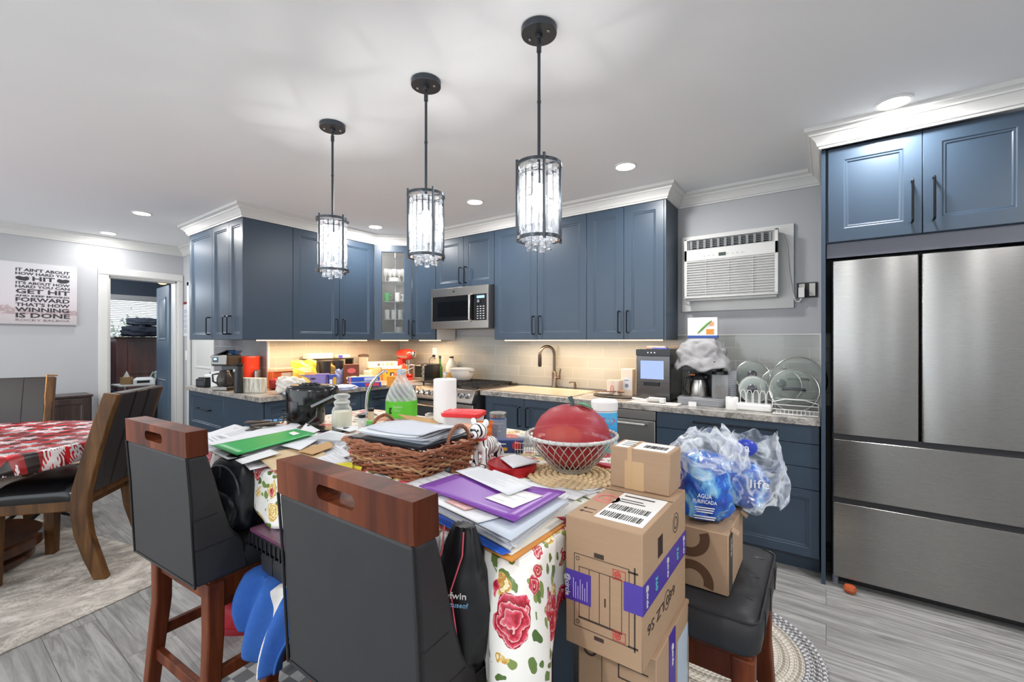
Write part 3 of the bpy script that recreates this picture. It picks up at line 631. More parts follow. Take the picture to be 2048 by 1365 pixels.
# ------------------------------------------------------------------ gas range
st = thing('gas_range', 'stainless gas range with black grates between the two worktops', 'stove', (-3.31, 2.99, 0)); w = .765
m = M(); m.box(0, w, .03, .64, .02, .905); obj('body', m, mat('303134', .4), st)
SS2 = steel('b3aca5', .25, (90, 1, 1))
m = M(); m.prism([(.035, .80), (-.055, .80), (-.055, .815), (-.01, .915), (.035, .915)], 0, w, ax='x'); obj('control_panel', m, SS2, st, bev=.003)
for xk in (.07, .15, .23, .545, .625, .70):
    m = M(); m.T = tf((xk, -.034, .862), rx=-.42); m.lathe([(0, 0), (.026, 0), (.026, -.006), (.021, -.01), (.019, -.034), (0, -.035)], ax='y'); m.T = m.T @ Matrix.Identity(4); m.box(-.003, .003, -.036, -.03, -.018, .018); obj('knob', m, CHROME, st)
m = M(); m.box(.01, w-.01, -.03, .03, .22, .785); ov = obj('oven_door', m, SS2, st, bev=.004); m = M(); m.box(.10, w-.10, -.033, -.029, .34, .62); obj('window', m, mat('0d0e10', .1), ov)
m = M(); m.tube([(.06, -.03, .735), (.06, -.075, .74), (w-.06, -.075, .74), (w-.06, -.03, .735)], .012, 12); obj('handle', m, SS2, ov)
m = M(); m.box(.01, w-.01, -.03, .03, .05, .20); obj('drawer', m, SS2, st, bev=.004)
m = M(); m.box(0, w, -.01, .645, .905, .92); m.box(0, w, .60, .645, .92, .935); obj('cooktop', m, mat('8c827a', .3, metal=.9), st, bev=.003)
GR = mat('1b1b1c', .45)
for gx0 in (.02, .265, .51):
    m = M(); a, b = gx0, gx0+.235
    for yy in (.05, .58): m.bar((a, yy, .948), (b, yy, .948), .012)
    for xx in (a, b): m.bar((xx, .05, .948), (xx, .58, .948), .012)
    for k in range(1, 8): m.bar((a, .05+k*.066, .95), (b, .05+k*.066, .95), .010)
    m.bar(((a+b)/2, .05, .95), ((a+b)/2, .58, .95), .01)
    for xx in (a+.01, b-.01):
        for yy in (.06, .57): m.box(xx-.006, xx+.006, yy-.006, yy+.006, .918, .945)
    obj('grate', m, GR, st)
for bx, by in ((.14, .17), (.14, .46), (.385, .31), (.63, .17), (.63, .46)): m = M(); m.lathe([(0, .918), (.045, .918), (.045, .926), (.03, .93), (.03, .936), (0, .938)], c=(bx, by, 0)); obj('burner', m, GR, st)
# ------------------------------------------------------------------ air conditioner
y0 = 3.64; a = gy(1364, y0, 476.6); b = gy(1588, y0, 618.3); zt, zb = a.z, gy(1364, y0, 624.9).z
xw0, xw1 = a.x, b.x
ac = thing('air_conditioner', 'white through-wall air conditioner in a wide white frame', 'air conditioner', (xw0, 3.66, zb)); Wd, Hh = xw1-xw0, zt-zb
def ringbox(m, x0, x1, z0, z1, t, ya, yb):
    m.box(x0, x1, ya, yb, z0, z0+t); m.box(x0, x1, ya, yb, z1-t, z1); m.box(x0, x0+t, ya, yb, z0+t, z1-t); m.box(x1-t, x1, ya, yb, z0+t, z1-t)
ACW = mat('dcdbd8', .4)
m = M(); m.box(0, Wd, -.022, 0, 0, Hh); obj('frame', m, ACW, ac, bev=.002); 
ux0, ux1, uz0, uz1 = .045, Wd-.085, .075, Hh-.045
m = M(); m.box(ux0+.01, ux1-.01, -.10, -.022, uz0, uz1); obj('casing', m, ACW, ac, bev=.006)
m = M(); zg0, zg1 = uz0+.03, uz0+(uz1-uz0)*.64; fy = -.135
m.box(ux0, ux1, fy, -.10, zg1, uz1-.085); m.box(ux0, ux1, fy+.025, -.10, uz1-.085, uz1); m.box(ux0, ux1, fy, -.10, uz1-.012, uz1); m.box(ux0, ux0+.022, fy, -.10, zg0, uz1); m.box(ux1-.022, ux1, fy, -.10, zg0, uz1); m.box(ux0, ux1, fy, -.10, zg0-.012, zg0); m.box(ux0+.02, ux1-.02, fy+.02, -.10, zg0, zg1)
obj('front_panel', m, ACW, ac, bev=.003, seg=1)
m = M(); n = 15
for k in range(n): z = zg0+.004+k*(zg1-zg0-.008)/(n-1); m.T = tf((0, fy+.008, z), rx=.35); m.box(ux0+.02, ux1-.02, -.009, .009, -.0035, .0035)
m.T = Matrix.Identity(4)
for k in range(1, 4): xx = ux0+k*(ux1-ux0)/4; m.box(xx-.001, xx+.001, fy, fy+.012, zg0, zg1)
obj('grille', m, ACW, ac)
m = M(); lz0, lz1 = uz1-.078, uz1-.016; m.box(ux0+.03, ux1-.04, fy+.022, fy+.026, lz0, lz1); lv = obj('air_outlet', m, mat('26282b', .6), ac); m = M()
for k in range(12): xx = ux0+.05+k*(ux1-ux0-.10)/11; m.box(xx-.008, xx+.008, fy+.008, fy+.02, lz0, lz1)
for k in range(4): m.box(ux0+.03, ux1-.04, fy+.006, fy+.012, lz0+.01+k*.013, lz0+.0125+k*.013)
obj('louver', m, mat('8f9193', .5), lv)
m = M(); m.box(ux0+.245, ux0+.295, fy-.0008, fy, zg1+.02, zg1+.045); obj('display', m, mat('3d4a46', .3), ac)
m = M()
for k in range(9):
    if k not in (3, 4): m.box(ux0+.14+k*.032, ux0+.152+k*.032, fy-.0006, fy, zg1+.028, zg1+.032)
obj('button_marks', m, mat('9b9c9c', .5), ac)
op = gy(1614, y0, 580)
ox, oz = op.x-xw0, op.z-zb
m = M(); m.tube([(ux1-.01, -.06, uz1-.02), (ux1+.02, -.05, uz1-.03), (ux1+.045, -.035, uz1-.12), (ux1+.055, -.03, Hh*.45), (ux1+.075, -.03, oz-.01), (ux1+.095, -.03, oz-.075), (ox-.045, -.035, oz-.085), (ox-.03, -.035, oz-.06)], .0055, 8); m.box(ox-.048, ox-.014, -.06, -.02, oz-.055, oz+.012); obj('power_cord', m, PLWH, ac, smooth=60)
m = M(); m.tube([(ux0, -.05, uz1-.03), (ux0-.018, -.035, uz1-.08), (ux0-.02, -.03, uz0+.08), (ux0-.01, -.03, uz0-.01), (ux0+.03, -.04, uz0-.015)], .004, 6); obj('side_cord', m, PLWH, ac)
ot = thing('wall_outlet', 'white double outlet without cover plate right of the air conditioner', 'outlet', (op.x, 3.655, op.z)); m = M(); m.box(-.06, .06, -.002, .005, -.055, .05); obj('wall_box', m, mat('3c3b3d', .8), ot)
for xx in (-.03, .03): m = M(); m.box(xx-.017, xx+.017, -.012, -.002, -.045, .042); m.box(xx-.008, xx-.005, -.0125, -.012, .01, .02); obj('receptacle', m, mat('cfcdc6', .4), ot, bev=.003)
# outlet on tile, light switches
op = gy(869, 3.64, 707); ot = thing('wall_outlet', 'white outlet on the tiles behind the toaster with a black plug', 'outlet', (op.x, 3.648, op.z)); m = M(); m.box(-.036, .036, -.006, 0, -.06, .06); obj('cover_plate', m, WHITE, ot, bev=.002); m = M(); m.box(-.014, .014, -.03, -.006, -.05, -.02); m.tube([(0, -.025, -.035), (-.04, -.05, -.07), (-.03, -.06, -.14), (.02, -.07, -.2)], .003, 6); obj('plug', m, BLACK, ot)
# ------------------------------------------------------------------ dining side
TC = Vector((-4.15, .15)); RUGM = rug_mat()
a = radians(14); m = M(); ca, sa = cos(a), sin(a)
rc = Vector((-2.90, .249))
def rl(s_, t_): return (rc.x-sa*s_-ca*t_, rc.y+ca*s_-sa*t_)
poly = [rl(.82, 0), rl(.82, 2.3), rl(-2.2, 2.3), rl(-2.2, 0)]
m.prism(poly, 0, .008); tag(obj('area_rug', m, RUGM, bev=.003), 'grey and beige marbled rug under the round dining table', 'rug')
t = thing('dining_table', 'round dark wood pedestal dining table under the red cloth', 'table', (TC.x, TC.y, .008))
TW = wood_mat('walnut', '2e1a10', '553018', '74462a', sc=5)
m = M(); m.lathe([(0, 0), (.32, 0), (.35, .02), (.35, .05), (.32, .07), (0, .07)], n=40); m.lathe([(0, .085), (.37, .085), (.395, .10), (.395, .15), (.38, .165), (.33, .155), (0, .15)], n=40); m.cyl((0, 0, .06), .31, .03, 40); obj('base', m, TW, t)
m = M(); m.lathe([(0, .15), (.17, .15), (.14, .2), (.14, .62), (.2, .70), (0, .70)], n=8, a0=pi/8); obj('pedestal', m, mat('17120f', .4), t, smooth=20)
m = M(); m.lathe([(0, .70), (.66, .70), (.72, .72), (.74, .735), (.74, .745), (0, .745)], n=64); obj('tabletop', m, TW, t)
m = M(); n = 160; R = []
for k, (r, z, wv) in enumerate(((.0, .762, 0), (.35, .762, 0), (.70, .762, 0), (.745, .761, 0), (.757, .752, 0), (.762, .735, .3), (.775, .70, .7), (.787, .665, 1))):
    ring = []
    for i in range(n):
        a = 2*pi*i/n; w_ = sin(a*9+.6)*.5+sin(a*14)*.3; ring.append((TC.x+(r+w_*wv*.022)*cos(a), TC.y+(r+w_*wv*.022)*sin(a), z+(.012*w_ if wv == 1 else 0)))
    R.append(ring)
m.rings(R[1:], cap=False); m.add([(TC.x, TC.y, .762)]+R[1], [(0, i+1, (i+1) % n+1) for i in range(n)])
tag(obj('tablecloth', m, check_mat(), solid=.0015, smooth=60), 'red and black check vinyl tablecloth with white snowflakes on the round table', 'tablecloth')
# dining chair, front = +y
def dining_chair(label):
    c = thing('dining_chair', label, 'chair', (0, 0, 0), 0, 'brown wood dining chairs with black leather')
    back = [(-.335, 0), (-.30, .12), (-.262, .25), (-.245, .38), (-.252, .50), (-.30, .72), (-.352, .92), (-.388, 1.045)]
    front = [(-.318, 1.045+.012), (-.275, .92), (-.218, .72), (-.168, .52), (-.158, .40), (-.178, .26), (-.222, .12), (-.272, 0)]
    for s in (-1, 1):
        m = M(); m.prism(back+front, s*.225-.022, s*.225+.022, ax='x'); obj('side_post', m, OAK, c, bev=.006)
        m = M(); m.rings([[(s*.205+a_*.024, .205+b_*.024, 0) for a_, b_ in ((-1, -1), (1, -1), (1, 1), (-1, 1))], [(s*.205+a_*.032, .205+b_*.032, .43) for a_, b_ in ((-1, -1), (1, -1), (1, 1), (-1, 1))]]); obj('leg', m, OAK, c, bev=.004)
    m = M(); m.box(-.235, .235, -.19, .235, .395, .455); obj('seat_frame', m, OAK, c, bev=.006)
    m = M(); m.box(-.205, .205, -.225, -.185, .44, .49); obj('back_rail', m, OAK, c, bev=.004)
    m = M()
    def seat(i, j): x = (i-.5)*.47; y = -.19+j*.44; e = (1-abs(2*i-1)**6)*(1-abs(2*j-1)**6); return (x, y, .452+.065*e**.5+.045*e)
    m.grid(16, 16, seat); obj('seat', m, mat('101115', .2, bump=.1, bsc=200), c, solid=-.004, smooth=60)
    m = M(); m.prism([(-.255, .49), (-.30, .70), (-.36, .92), (-.392, 1.05), (-.33, 1.055), (-.285, .92), (-.228, .70), (-.182, .49)], -.203, .203, ax='x'); bk = obj('backrest', m, mat('2b2422', .35, bump=.15, bsc=300), c, bev=.008)
    m = M()
    for x in (-.07, .07): m.tube([(x, -.256, .49), (x, -.302, .70), (x, -.362, .92), (x, -.394, 1.05)], .002, 5); m.tube([(x, -.180, .49), (x, -.226, .70), (x, -.283, .92), (x, -.33, 1.055)], .002, 5)
    obj('seam', m, BLACK, bk)
    return c
ch = dining_chair('brown dining chair with black seat on the near side of the round table'); ch.location = (-3.72, .58, .008); ch.rotation_euler = (0, 0, radians(139.5))
c2 = dup(ch, (-5.02, .41, .008), radians(-108), 'brown dining chair with a bead chain, across the round table')
c3 = None and dup(ch, (-5.35, -.75, .008), radians(-50), 'brown dining chair at the far left end of the round table')
m = M(); k = 60; pts = []
M2 = tf((-5.02, .41, .008), radians(-108))
cpts = [(-.248, -.39, 1.06), (-.20, -.33, 1.068), (-.20, -.31, 1.0), (-.20, -.272, .9), (-.205, -.25, .8), (-.2, -.225, .7)]
for i in range(56):
    f_ = i/55*(len(cpts)-1); j = min(int(f_), len(cpts)-2); q = Vector(cpts[j]).lerp(Vector(cpts[j+1]), f_-j); q = M2 @ q; m.T = tf(q, 0, 0, 0); m.lathe([(0, -.007), (.0065, -.003), (.0065, .003), (0, .007)], n=6)
tag(obj('bead_chain', m, mat('c8925a', .3, metal=.7)), 'copper-coloured bead chain hanging over the far dining chair back', 'chain')
# sideboard
sb = thing('sideboard', 'low dark brown wooden cabinet standing against the wall left of the doorway', 'cabinet', (-6.24, 1.158, 0), pi/2)
m = M(); m.box(-1.5, 0, .015, .33, .0, .78); m.box(-1.51, .01, 0, .34, .78, .80); obj('body', m, DARKW, sb, bev=.002)
for x0, x1 in ((-.39, -.02),): leaf(sb, x0, x1, .04, .77, mt=DARKW, rail=.05)
m = M(); m.lathe([(0, 0), (.006, 0), (.006, -.015), (.013, -.02), (.012, -.026), (0, -.028)], ax='y', c=(-.36, -.02, .66)); obj('knob', m, BLACK, sb)
for i in range(4): leaf(sb, -.85, -.40, .04+i*.1825, .04+(i+1)*.1825-.004, mt=DARKW, name='drawer', rail=.03)
# quote poster
q0 = gx(154, -6.57, 536); zt, zb_ = q0.z, 1.53
Pw = 1.75; po = thing('wall_poster', 'large pale pink canvas with a boxing quote in black letters', 'poster', (-6.57, q0.y, 0), pi/2)
t = NT('pink_winter_print'); co = t.co(); sp = t.a('ShaderNodeSeparateXYZ', {0: co}); 
n = t.noise(co, 2.4, 5, .6); hgt = t.math('SUBTRACT', sp.outputs[2], t.math('MULTIPLY', n, .34)); 
base = t.ramp(t.math('SUBTRACT', sp.outputs[2], 1.5), [(0, 'b9b3b4'), (.16, 'cdc2c4'), (.28, 'd7cfd3'), (.6, 'd9d8dc')])
trees = t.math('MULTIPLY', t.math('LESS_THAN', hgt, 1.51), t.math('GREATER_THAN', sp.outputs[2], 1.63)); trees = t.math('MULTIPLY', trees, t.math('GREATER_THAN', t.noise(co, 38, 4, .7), .45))
t.base(t.mix(t.math('MULTIPLY', trees, .7), base, 'a08589')); t.set(rough=.6)
m = M(); m.box(-Pw, 0, 0, .03, zb_, zt); obj('canvas', m, t.m, po, bev=.002)
lines = [("IT AIN'T ABOUT", .052, .385), ("HOW HARD YOU", .046, .385), ("HIT", .075, .16), ("IT'S ABOUT HOW", .046, .385), ("HARD YOU CAN", .046, .385), ("GET HIT", .078, .385), ("AND KEEP MOVING", .034, .385), ("FORWARD", .07, .385), ("THAT'S HOW", .058, .385), ("WINNING", .072, .385), ("IS DONE", .08, .385), ("ROCKY BALBOA", .04, .385)]
INKP = mat('3a393d', .7); z = zt-.055; cxp = -.25
for s_, h, w_ in lines:
    h *= .78
    mt = mat('6f6467', .7) if s_.startswith('ROCKY') else INKP
    z -= h*.5; text(s_, po, (cxp, -.001, z), h*1.02, mt, width=w_, bold=0 if s_.startswith('ROCKY') else h*.03); z -= h*.5
gl = M()
for s in (-1, 1):
    m = M(); zz = zt-.055-(.052+.046+.036)*.78
    m.T = tf((cxp+s*.145, -.001, zz)) @ Matrix.Diagonal((s, 1, 1, 1)); m.prism([(-.045, -.012), (-.02, -.026), (.02, -.022), (.045, -.008), (.046, .012), (.02, .02), (-.005, .012), (-.03, .02), (-.045, .012)], -.0012, 0, ax='y'); obj('boxing_glove_print', m, INKP, po)
for s_, x_, z_, h in (("T", -1.0+.3, zt-.065, .07), ("S", -.72, zt-.16, .06), ("G", -.72, zt-.27, .07), ("O", -.72, zt-.36, .07)):
    pass
# calendar, switches on the end wall
cal = thing('wall_calendar', 'white paper calendar hanging between the doorway and the navy cabinets', 'calendar', (-6.47, 2.068, 1.42)); m = M(); m.box(-.10, .10, -.004, 0, 0, .40); obj('sheet', m, PAPER, cal); m = M(); m.box(-.10, .10, -.006, 0, .40, .43); obj('header', m, mat('7d2a34', .6), cal); m = M()
for i in range(5):
    for j in range(7): m.box(-.09+j*.026, -.068+j*.026, -.0052, -.004, .04+i*.062, .088+i*.062)
obj('grid_marks', m, mat('b9c2cf', .7), cal)
m = M(); m.box(-6.50, -6.43, 2.058, 2.07, 1.12, 1.24); m.box(-6.472, -6.458, 2.05, 2.06, 1.16, 1.20); tag(obj('light_switch', m, WHITE, bev=.002), 'white light switch on the wall just below the calendar', 'switch')
# ------------------------------------------------------------------ bedroom seen through the doorway
lamp('bedroom_fill', 'POINT', (-8.2, 1.2, 2.2), 30, (.85, .92, 1), .15)  # unseen cool point light added inside, apart from the warm ceiling lamp
l = thing('ceiling_lamp', 'small warm ceiling lamp glowing in the bedroom beyond the doorway', 'lamp', (-8.6, 2.42, 2.40)); m = M(); m.lathe([(0, .05), (.07, .05), (.07, .02), (.03, 0), (.03, -.03), (.06, -.05), (0, -.05)]); obj('base', m, STEEL, l); m = M(); m.ell((0, 0, -.09), (.07, .07, .05)); obj('shade', m, glow('ffc27a', 3), l)
BRW = wood_mat('mahogany', '33150f', '54261a', '6d3826', sc=3)
g = gx(232, -9.2); wd = thing('wardrobe_chest', 'tall reddish-brown wooden chest in the bedroom with clothes piled on top', 'chest', (-9.2, g.y, 0), pi/2)
m = M(); m.box(0, 1.15, 0, .5, .012, 1.40); obj('body', m, BRW, wd, bev=.004); m = M(); m.box(-.03, 1.18, -.03, .52, 1.40, 1.43); obj('top', m, BRW, wd, bev=.004)
m = M(); m.box(.14, 1.1, -.012, 0, .82, 1.36); obj('drawer', m, BRW, wd, bev=.004); m = M(); m.box(.14, 1.1, -.012, 0, .14, .80); obj('drawer', m, BRW, wd, bev=.004)
def lump(name, loc, size, mt, label, cat, amp=.25, seed=1, rz=0, n=28, group=None, kind=None, freq=3):
    random.seed(seed); ph = [random.uniform(0, 6) for _ in range(9)]; m = M()
    def f(i, j):
        a = 2*pi*i; b = pi*j; x, y, z = sin(b)*cos(a), sin(b)*sin(a), -cos(b)
        sq = 1/max(.62, (abs(x)**4+abs(y)**4+abs(z)**4)**.25)
        d = 1+amp*(sin(x*freq*1.7+ph[0])*sin(y*freq*2.1+ph[1])+.6*sin(z*freq*3+ph[2]+x*freq*2)+.4*sin(y*freq*4+ph[3]+z*5)+.3*sin(x*freq*6+ph[4])*sin(z*freq*5+ph[5]))*.5
        return (x*size[0]/2*d*sq, y*size[1]/2*d*sq, max(0, size[2]/2+z*size[2]/2*d*sq))
    m.grid(n*2, n, f); crumple(m, min(size)*amp*.35, 2.2/min(size), seed, keep=lambda v: v[2] < .002); m.v = [(x, y, max(0, z)) for x, y, z in m.v]
    o = obj(name, m, mt, smooth=80, loc=loc, rz=rz)
    return tag(o, label, cat, group)
FAB = lambda c, c2=None: mat(c, .85, c2=c2 or c, sc=25, bump=.3, bsc=60)
y_ = g.y
lump('folded_blanket', (-8.98, y_+.28, 1.43), (.42, .5, .17), FAB('1c212b', '2c3342'), 'dark folded blanket at the bottom of the pile on the bedroom chest', 'blanket', .15, 4)
lump('folded_blanket', (-8.98, y_+.80, 1.43), (.42, .46, .19), FAB('171a21', '262b36'), 'black bundled jacket on the right of the pile on the bedroom chest', 'clothing', .2, 5)
lump('knitted_scarf', (-8.96, y_+.28, 1.61), (.34, .38, .12), mat('59606e', .9, c2='262a35', sc=50), 'blue-grey plaid scarf on top of the clothes pile in the bedroom', 'scarf', .12, 6)
lump('knitted_hat', (-8.96, y_+.78, 1.625), (.3, .3, .12), FAB('3b4250'), 'grey knitted hat on the clothes pile in front of the bedroom window', 'hat', .2, 7)
m = M(); m.box(-9.2, -8.76, y_-.01, y_+1.13, 1.43, 1.455)
# desk table with things
dk = thing('folding_table', 'narrow folding table with pale rim in the bedroom, holding small devices', 'table', (-7.82, 1.72, 0), pi/2)
m = M(); m.box(0, .85, -.02, .4, .73, .75); obj('tabletop', m, mat('b9b8b4', .4), dk, bev=.003)
for x in (.06, .79): m = M(); m.tube([(x, .02, .74), (x+.02, .03, .4), (x, .02, .015), (x, .38, .015), (x+.02, .37, .4), (x, .38, .74)], .011, 8); obj('leg_frame', m, CHROME, dk)
tb = thing('tissue_box', 'box of tissues with a white tissue sticking out, on the bedroom table', 'tissue box', (-8.0, 1.84, .75), pi/2); m = M(); m.box(-.06, .06, -.06, .06, 0, .10); obj('box', m, mat('8a6a40', .6), tb); m = M(); m.add([(-.04, 0, .10), (.04, .02, .10), (.02, .03, .10), (.0, .0, .19), (.01, -.02, .10)], [(0, 1, 3), (1, 2, 3), (2, 0, 3), (0, 4, 3), (4, 1, 3)]); obj('tissue', m, WHITE, tb, solid=.002)
pr = thing('clock_radio', 'white clock radio lying on the bedroom table', 'radio', (-7.95, 2.02, .75), pi/2-.2); m = M(); m.rings([rr(.12, .09, .04, 0), rr(.12, .09, .04, .06), rr(.08, .06, .03, .09)]); obj('body', m, PLWH, pr); m = M(); m.box(-.08, .06, -.093, -.088, .015, .05); obj('display', m, BLACK, pr)
m = M(); m.cyl((0, 0, 0), .05, .13, 20); m.lathe([(.05, .13), (.06, .15), (.03, .17), (0, .17)]); m.cyl((.12, .0, 0), .035, .10, 16); m.box(.04, .1, -.03, .03, 0, .12); m.tube([(-.05, 0, .05), (-.09, 0, .1), (-.06, 0, .16)], .008, 6); tag(obj('breathing_machine', m, mat('6f7f78', .4, c2='b9c4c0', sc=12), loc=(-8.0, 2.20, .75), rz=pi/2), 'grey-green tubed device on the bedroom table beside the clock radio', 'device')
m = M(); m.box(-.04, .04, -.05, .05, 0, .24); tag(obj('white_carton', m, WHITE, loc=(-8.0, 2.45, .75), rz=pi/2), 'tall white carton at the right end of the bedroom table', 'box')
v = thing('stick_vacuum', 'black stick vacuum leaning by the open bedroom door', 'vacuum cleaner', (-7.35, 1.93, 0)); 
top = gx(327, -7.35, 690); bot = gx(313, -7.35, 772)
m = M(); m.tube([(0, bot.y-1.93-.02, .03), (0, bot.y-1.93, bot.z), (0, top.y-1.93, top.z)], .014, 10); obj('tube', m, mat('20222a', .3), v); m = M(); m.box(-.09, .09, bot.y-1.93-.07, bot.y-1.93+.07, .013, .06); obj('floor_head', m, BLACK, v, bev=.01); m = M(); m.box(-.03, .03, top.y-1.93-.03, top.y-1.93+.03, top.z-.02, top.z+.16); obj('handle', m, mat('8a93a0', .4), v, bev=.01)
# bed
bd = thing('bed', 'low white-framed bed with dark bedding just inside the bedroom', 'bed', (-8.9, 1.05, .012)); m = M(); m.box(0, 1.3, -.9, .62, .25, .31); m.box(0, .05, -.9, .62, 0, .5); m.box(1.25, 1.3, -.9, .62, 0, .5); obj('frame', m, TRIM, bd, bev=.004); m = M(); m.box(.05, 1.25, -.88, .60, .31, .50); obj('mattress', m, mat('2a2e3c', .9), bd, bev=.03, seg=3)
m = M(); m.box(.1, 1.2, -.8, .55, .02, .2); tag(obj('storage_box', m, mat('8d2450', .6), loc=(-8.9, 1.05, .012)), 'magenta storage box under the bed', 'storage box')
lump('bundled_duvet', (-8.0, 1.38, .512), (.75, .5, .26), FAB('1b2233', '2b3550'), 'dark navy bundled duvet on the bed near the door', 'duvet', .15, 8)
lump('white_pillow', (-8.05, 1.40, .79), (.5, .36, .08), FAB('b9b7b4'), 'flat pale pillow on top of the navy duvet', 'pillow', .1, 9)
lump('folded_garment', (-8.25, 1.40, .875), (.35, .3, .12), FAB('6d2a24', '3a3a40'), 'red and grey garment on the pale pillow on the bed', 'clothing', .2, 10)
# printed ironing board below the table
ib = thing('ironing_board', 'ironing board with white penguin-print cover leaning low behind the round table', 'ironing board', (0, 0, 0))
p0 = gz(212, 930, .36); p1 = gz(60, 962, .36); d_ = (p1-p0).normalized(); nn = Vector((-d_.y, d_.x, 0))
t = NT('penguin_print'); v_ = t.a('ShaderNodeTexVoronoi', {'Vector': t.co(), 'Scale': 20, 'Randomness': .15}); dd = v_.outputs['Distance']
t.base(t.mix(t.math('LESS_THAN', dd, .24), 'd6d3cb', t.mix(t.math('LESS_THAN', dd, .1), '2a2a2e', 'b98d4c'))); t.set(rough=.85)
m = M(); pts = []
L_ = (p1-p0).length+.25
for i in range(21): x = L_*i/20; w_ = .15*min(1, .35+sqrt(max(0, i/20))*1.0); pts.append((x, w_))
outline = [(x, w_) for x, w_ in pts]+[(x, -w_) for x, w_ in reversed(pts)]
m.T = Matrix.Translation((p0.x, p0.y, .0)) @ Matrix.Rotation(atan2(d_.y, d_.x), 4, 'Z'); m.prism(outline, .34, .37); obj('padded_cover', m, t.m, ib, bev=.01)
m.v = []; m.f = []; m.mi = []; m.prism([(x, w_*.9) for x, w_ in outline], .325, .34)
m.bar((.2, .1, .33), (.6, .12, .012), .02); m.bar((.2, -.1, .33), (.6, -.12, .012), .02); m.bar((.6, .1, .33), (.2, .12, .012), .02); m.bar((.6, -.1, .33), (.2, -.12, .012), .02); obj('frame', m, BLKMET, ib)
m = M(); m.lathe([(0, 0), (.06, 0), (.09, .012), (.085, .014), (.055, .004), (0, .004)]); q_ = gz(158, 925, .372); tag(obj('plate', m, mat('d8d0c5', .3, c2='c98a4c', sc=20), loc=(q_.x, q_.y, .371)), 'small patterned plate lying on the ironing board', 'plate')
# ------------------------------------------------------------------ kitchen island with rose tablecloth
IX0, IX1, IY0, IY1, IZ = -2.42, -.50, .725, 1.78, .918
isl = thing('kitchen_island', 'navy kitchen island under the rose-print tablecloth', 'kitchen island', (0, 0, 0))
m = M(); m.box(IX0+.05, IX1-.12, IY0+.46, IY1-.05, .09, .875); m.box(IX0+.1, IX1-.17, IY0+.5, IY1-.1, 0, .09); obj('body', m, NAVY, isl)
m = M(); m.box(IX0+.005, IX1-.005, IY0+.005, IY1-.005, .875, IZ-.004); obj('top', m, COUNTER, isl, bev=.003)
m = M()
P = []      # perimeter with rounded corners, starts at the near right corner and runs anticlockwise
def peri(x0, x1, y0, y1, r, n=6):
    pts = []
    for cx_, cy_, a0 in ((x1-r, y0+r, -pi/4), (x1-r, y1-r, 0), (x0+r, y1-r, pi/2), (x0+r, y0+r, pi), (x1-r, y0+r, 3*pi/2)):
        full = not (cx_ == x1-r and cy_ == y0+r); k = n if full else n//2
        for i in range(k+1): a = a0+i*(pi/2 if full else pi/4)/k; pts.append((cx_+r*cos(a), cy_+r*sin(a), cos(a), sin(a)))
    out = []
    for i in range(len(pts)):
        a, b = pts[i], pts[(i+1) % len(pts)]; L_ = math.dist(a[:2], b[:2]); k = max(1, int(L_/.02))
        if L_ < 1e-6: continue
        for j in range(k): f = j/k; out.append(tuple(a[q]*(1-f)+b[q]*f for q in range(4)))
    return out
PR = peri(IX0, IX1, IY0, IY1, .012); n = len(PR); S = [0]
for i in range(1, n): S.append(S[-1]+math.dist(PR[i][:2], PR[i-1][:2]))
TOT = S[-1]+math.dist(PR[-1][:2], PR[0][:2])
def hem(s_):
    c0 = min(s_, TOT-s_)                       # distance along the edge from the near right corner
    h = .155+.012*sin(s_*9)+.01*sin(s_*23+1)+.48*math.exp(-(c0/.05)**2)
    return h
R = [[(p[0], p[1], IZ) for p in PR]]
for k in range(1, 15):
    f = k/14; ring = []
    for i, p in enumerate(PR):
        s_ = S[i]; c0 = min(s_, TOT-s_); g = math.exp(-(c0/.06)**2)
        L_ = hem(s_); z = IZ-f*L_
        w_ = (sin(s_*31)+.7*sin(s_*57+2))*.006*f+(.006+.010*f)+g*(.055*sin(f*pi*.8)+.012*sin(f*7))
        tw = g*(sin(s_*70)*.012*f)
        sx_ = -p[3]*tw; sy_ = p[2]*tw
        ring.append((p[0]+p[2]*w_+sx_, p[1]+p[3]*w_+sy_, z-(.0 if f > .15 else 0)))
    R.append(ring)
m.rings(R, cap=False); nb = len(m.v); m.add([(p[0], p[1], IZ) for p in PR], [tuple(range(n))])
ROSE = rose_mat(); tag(obj('tablecloth', m, ROSE, solid=.0012, smooth=60), 'white rose-print vinyl tablecloth draped over the kitchen island', 'tablecloth')
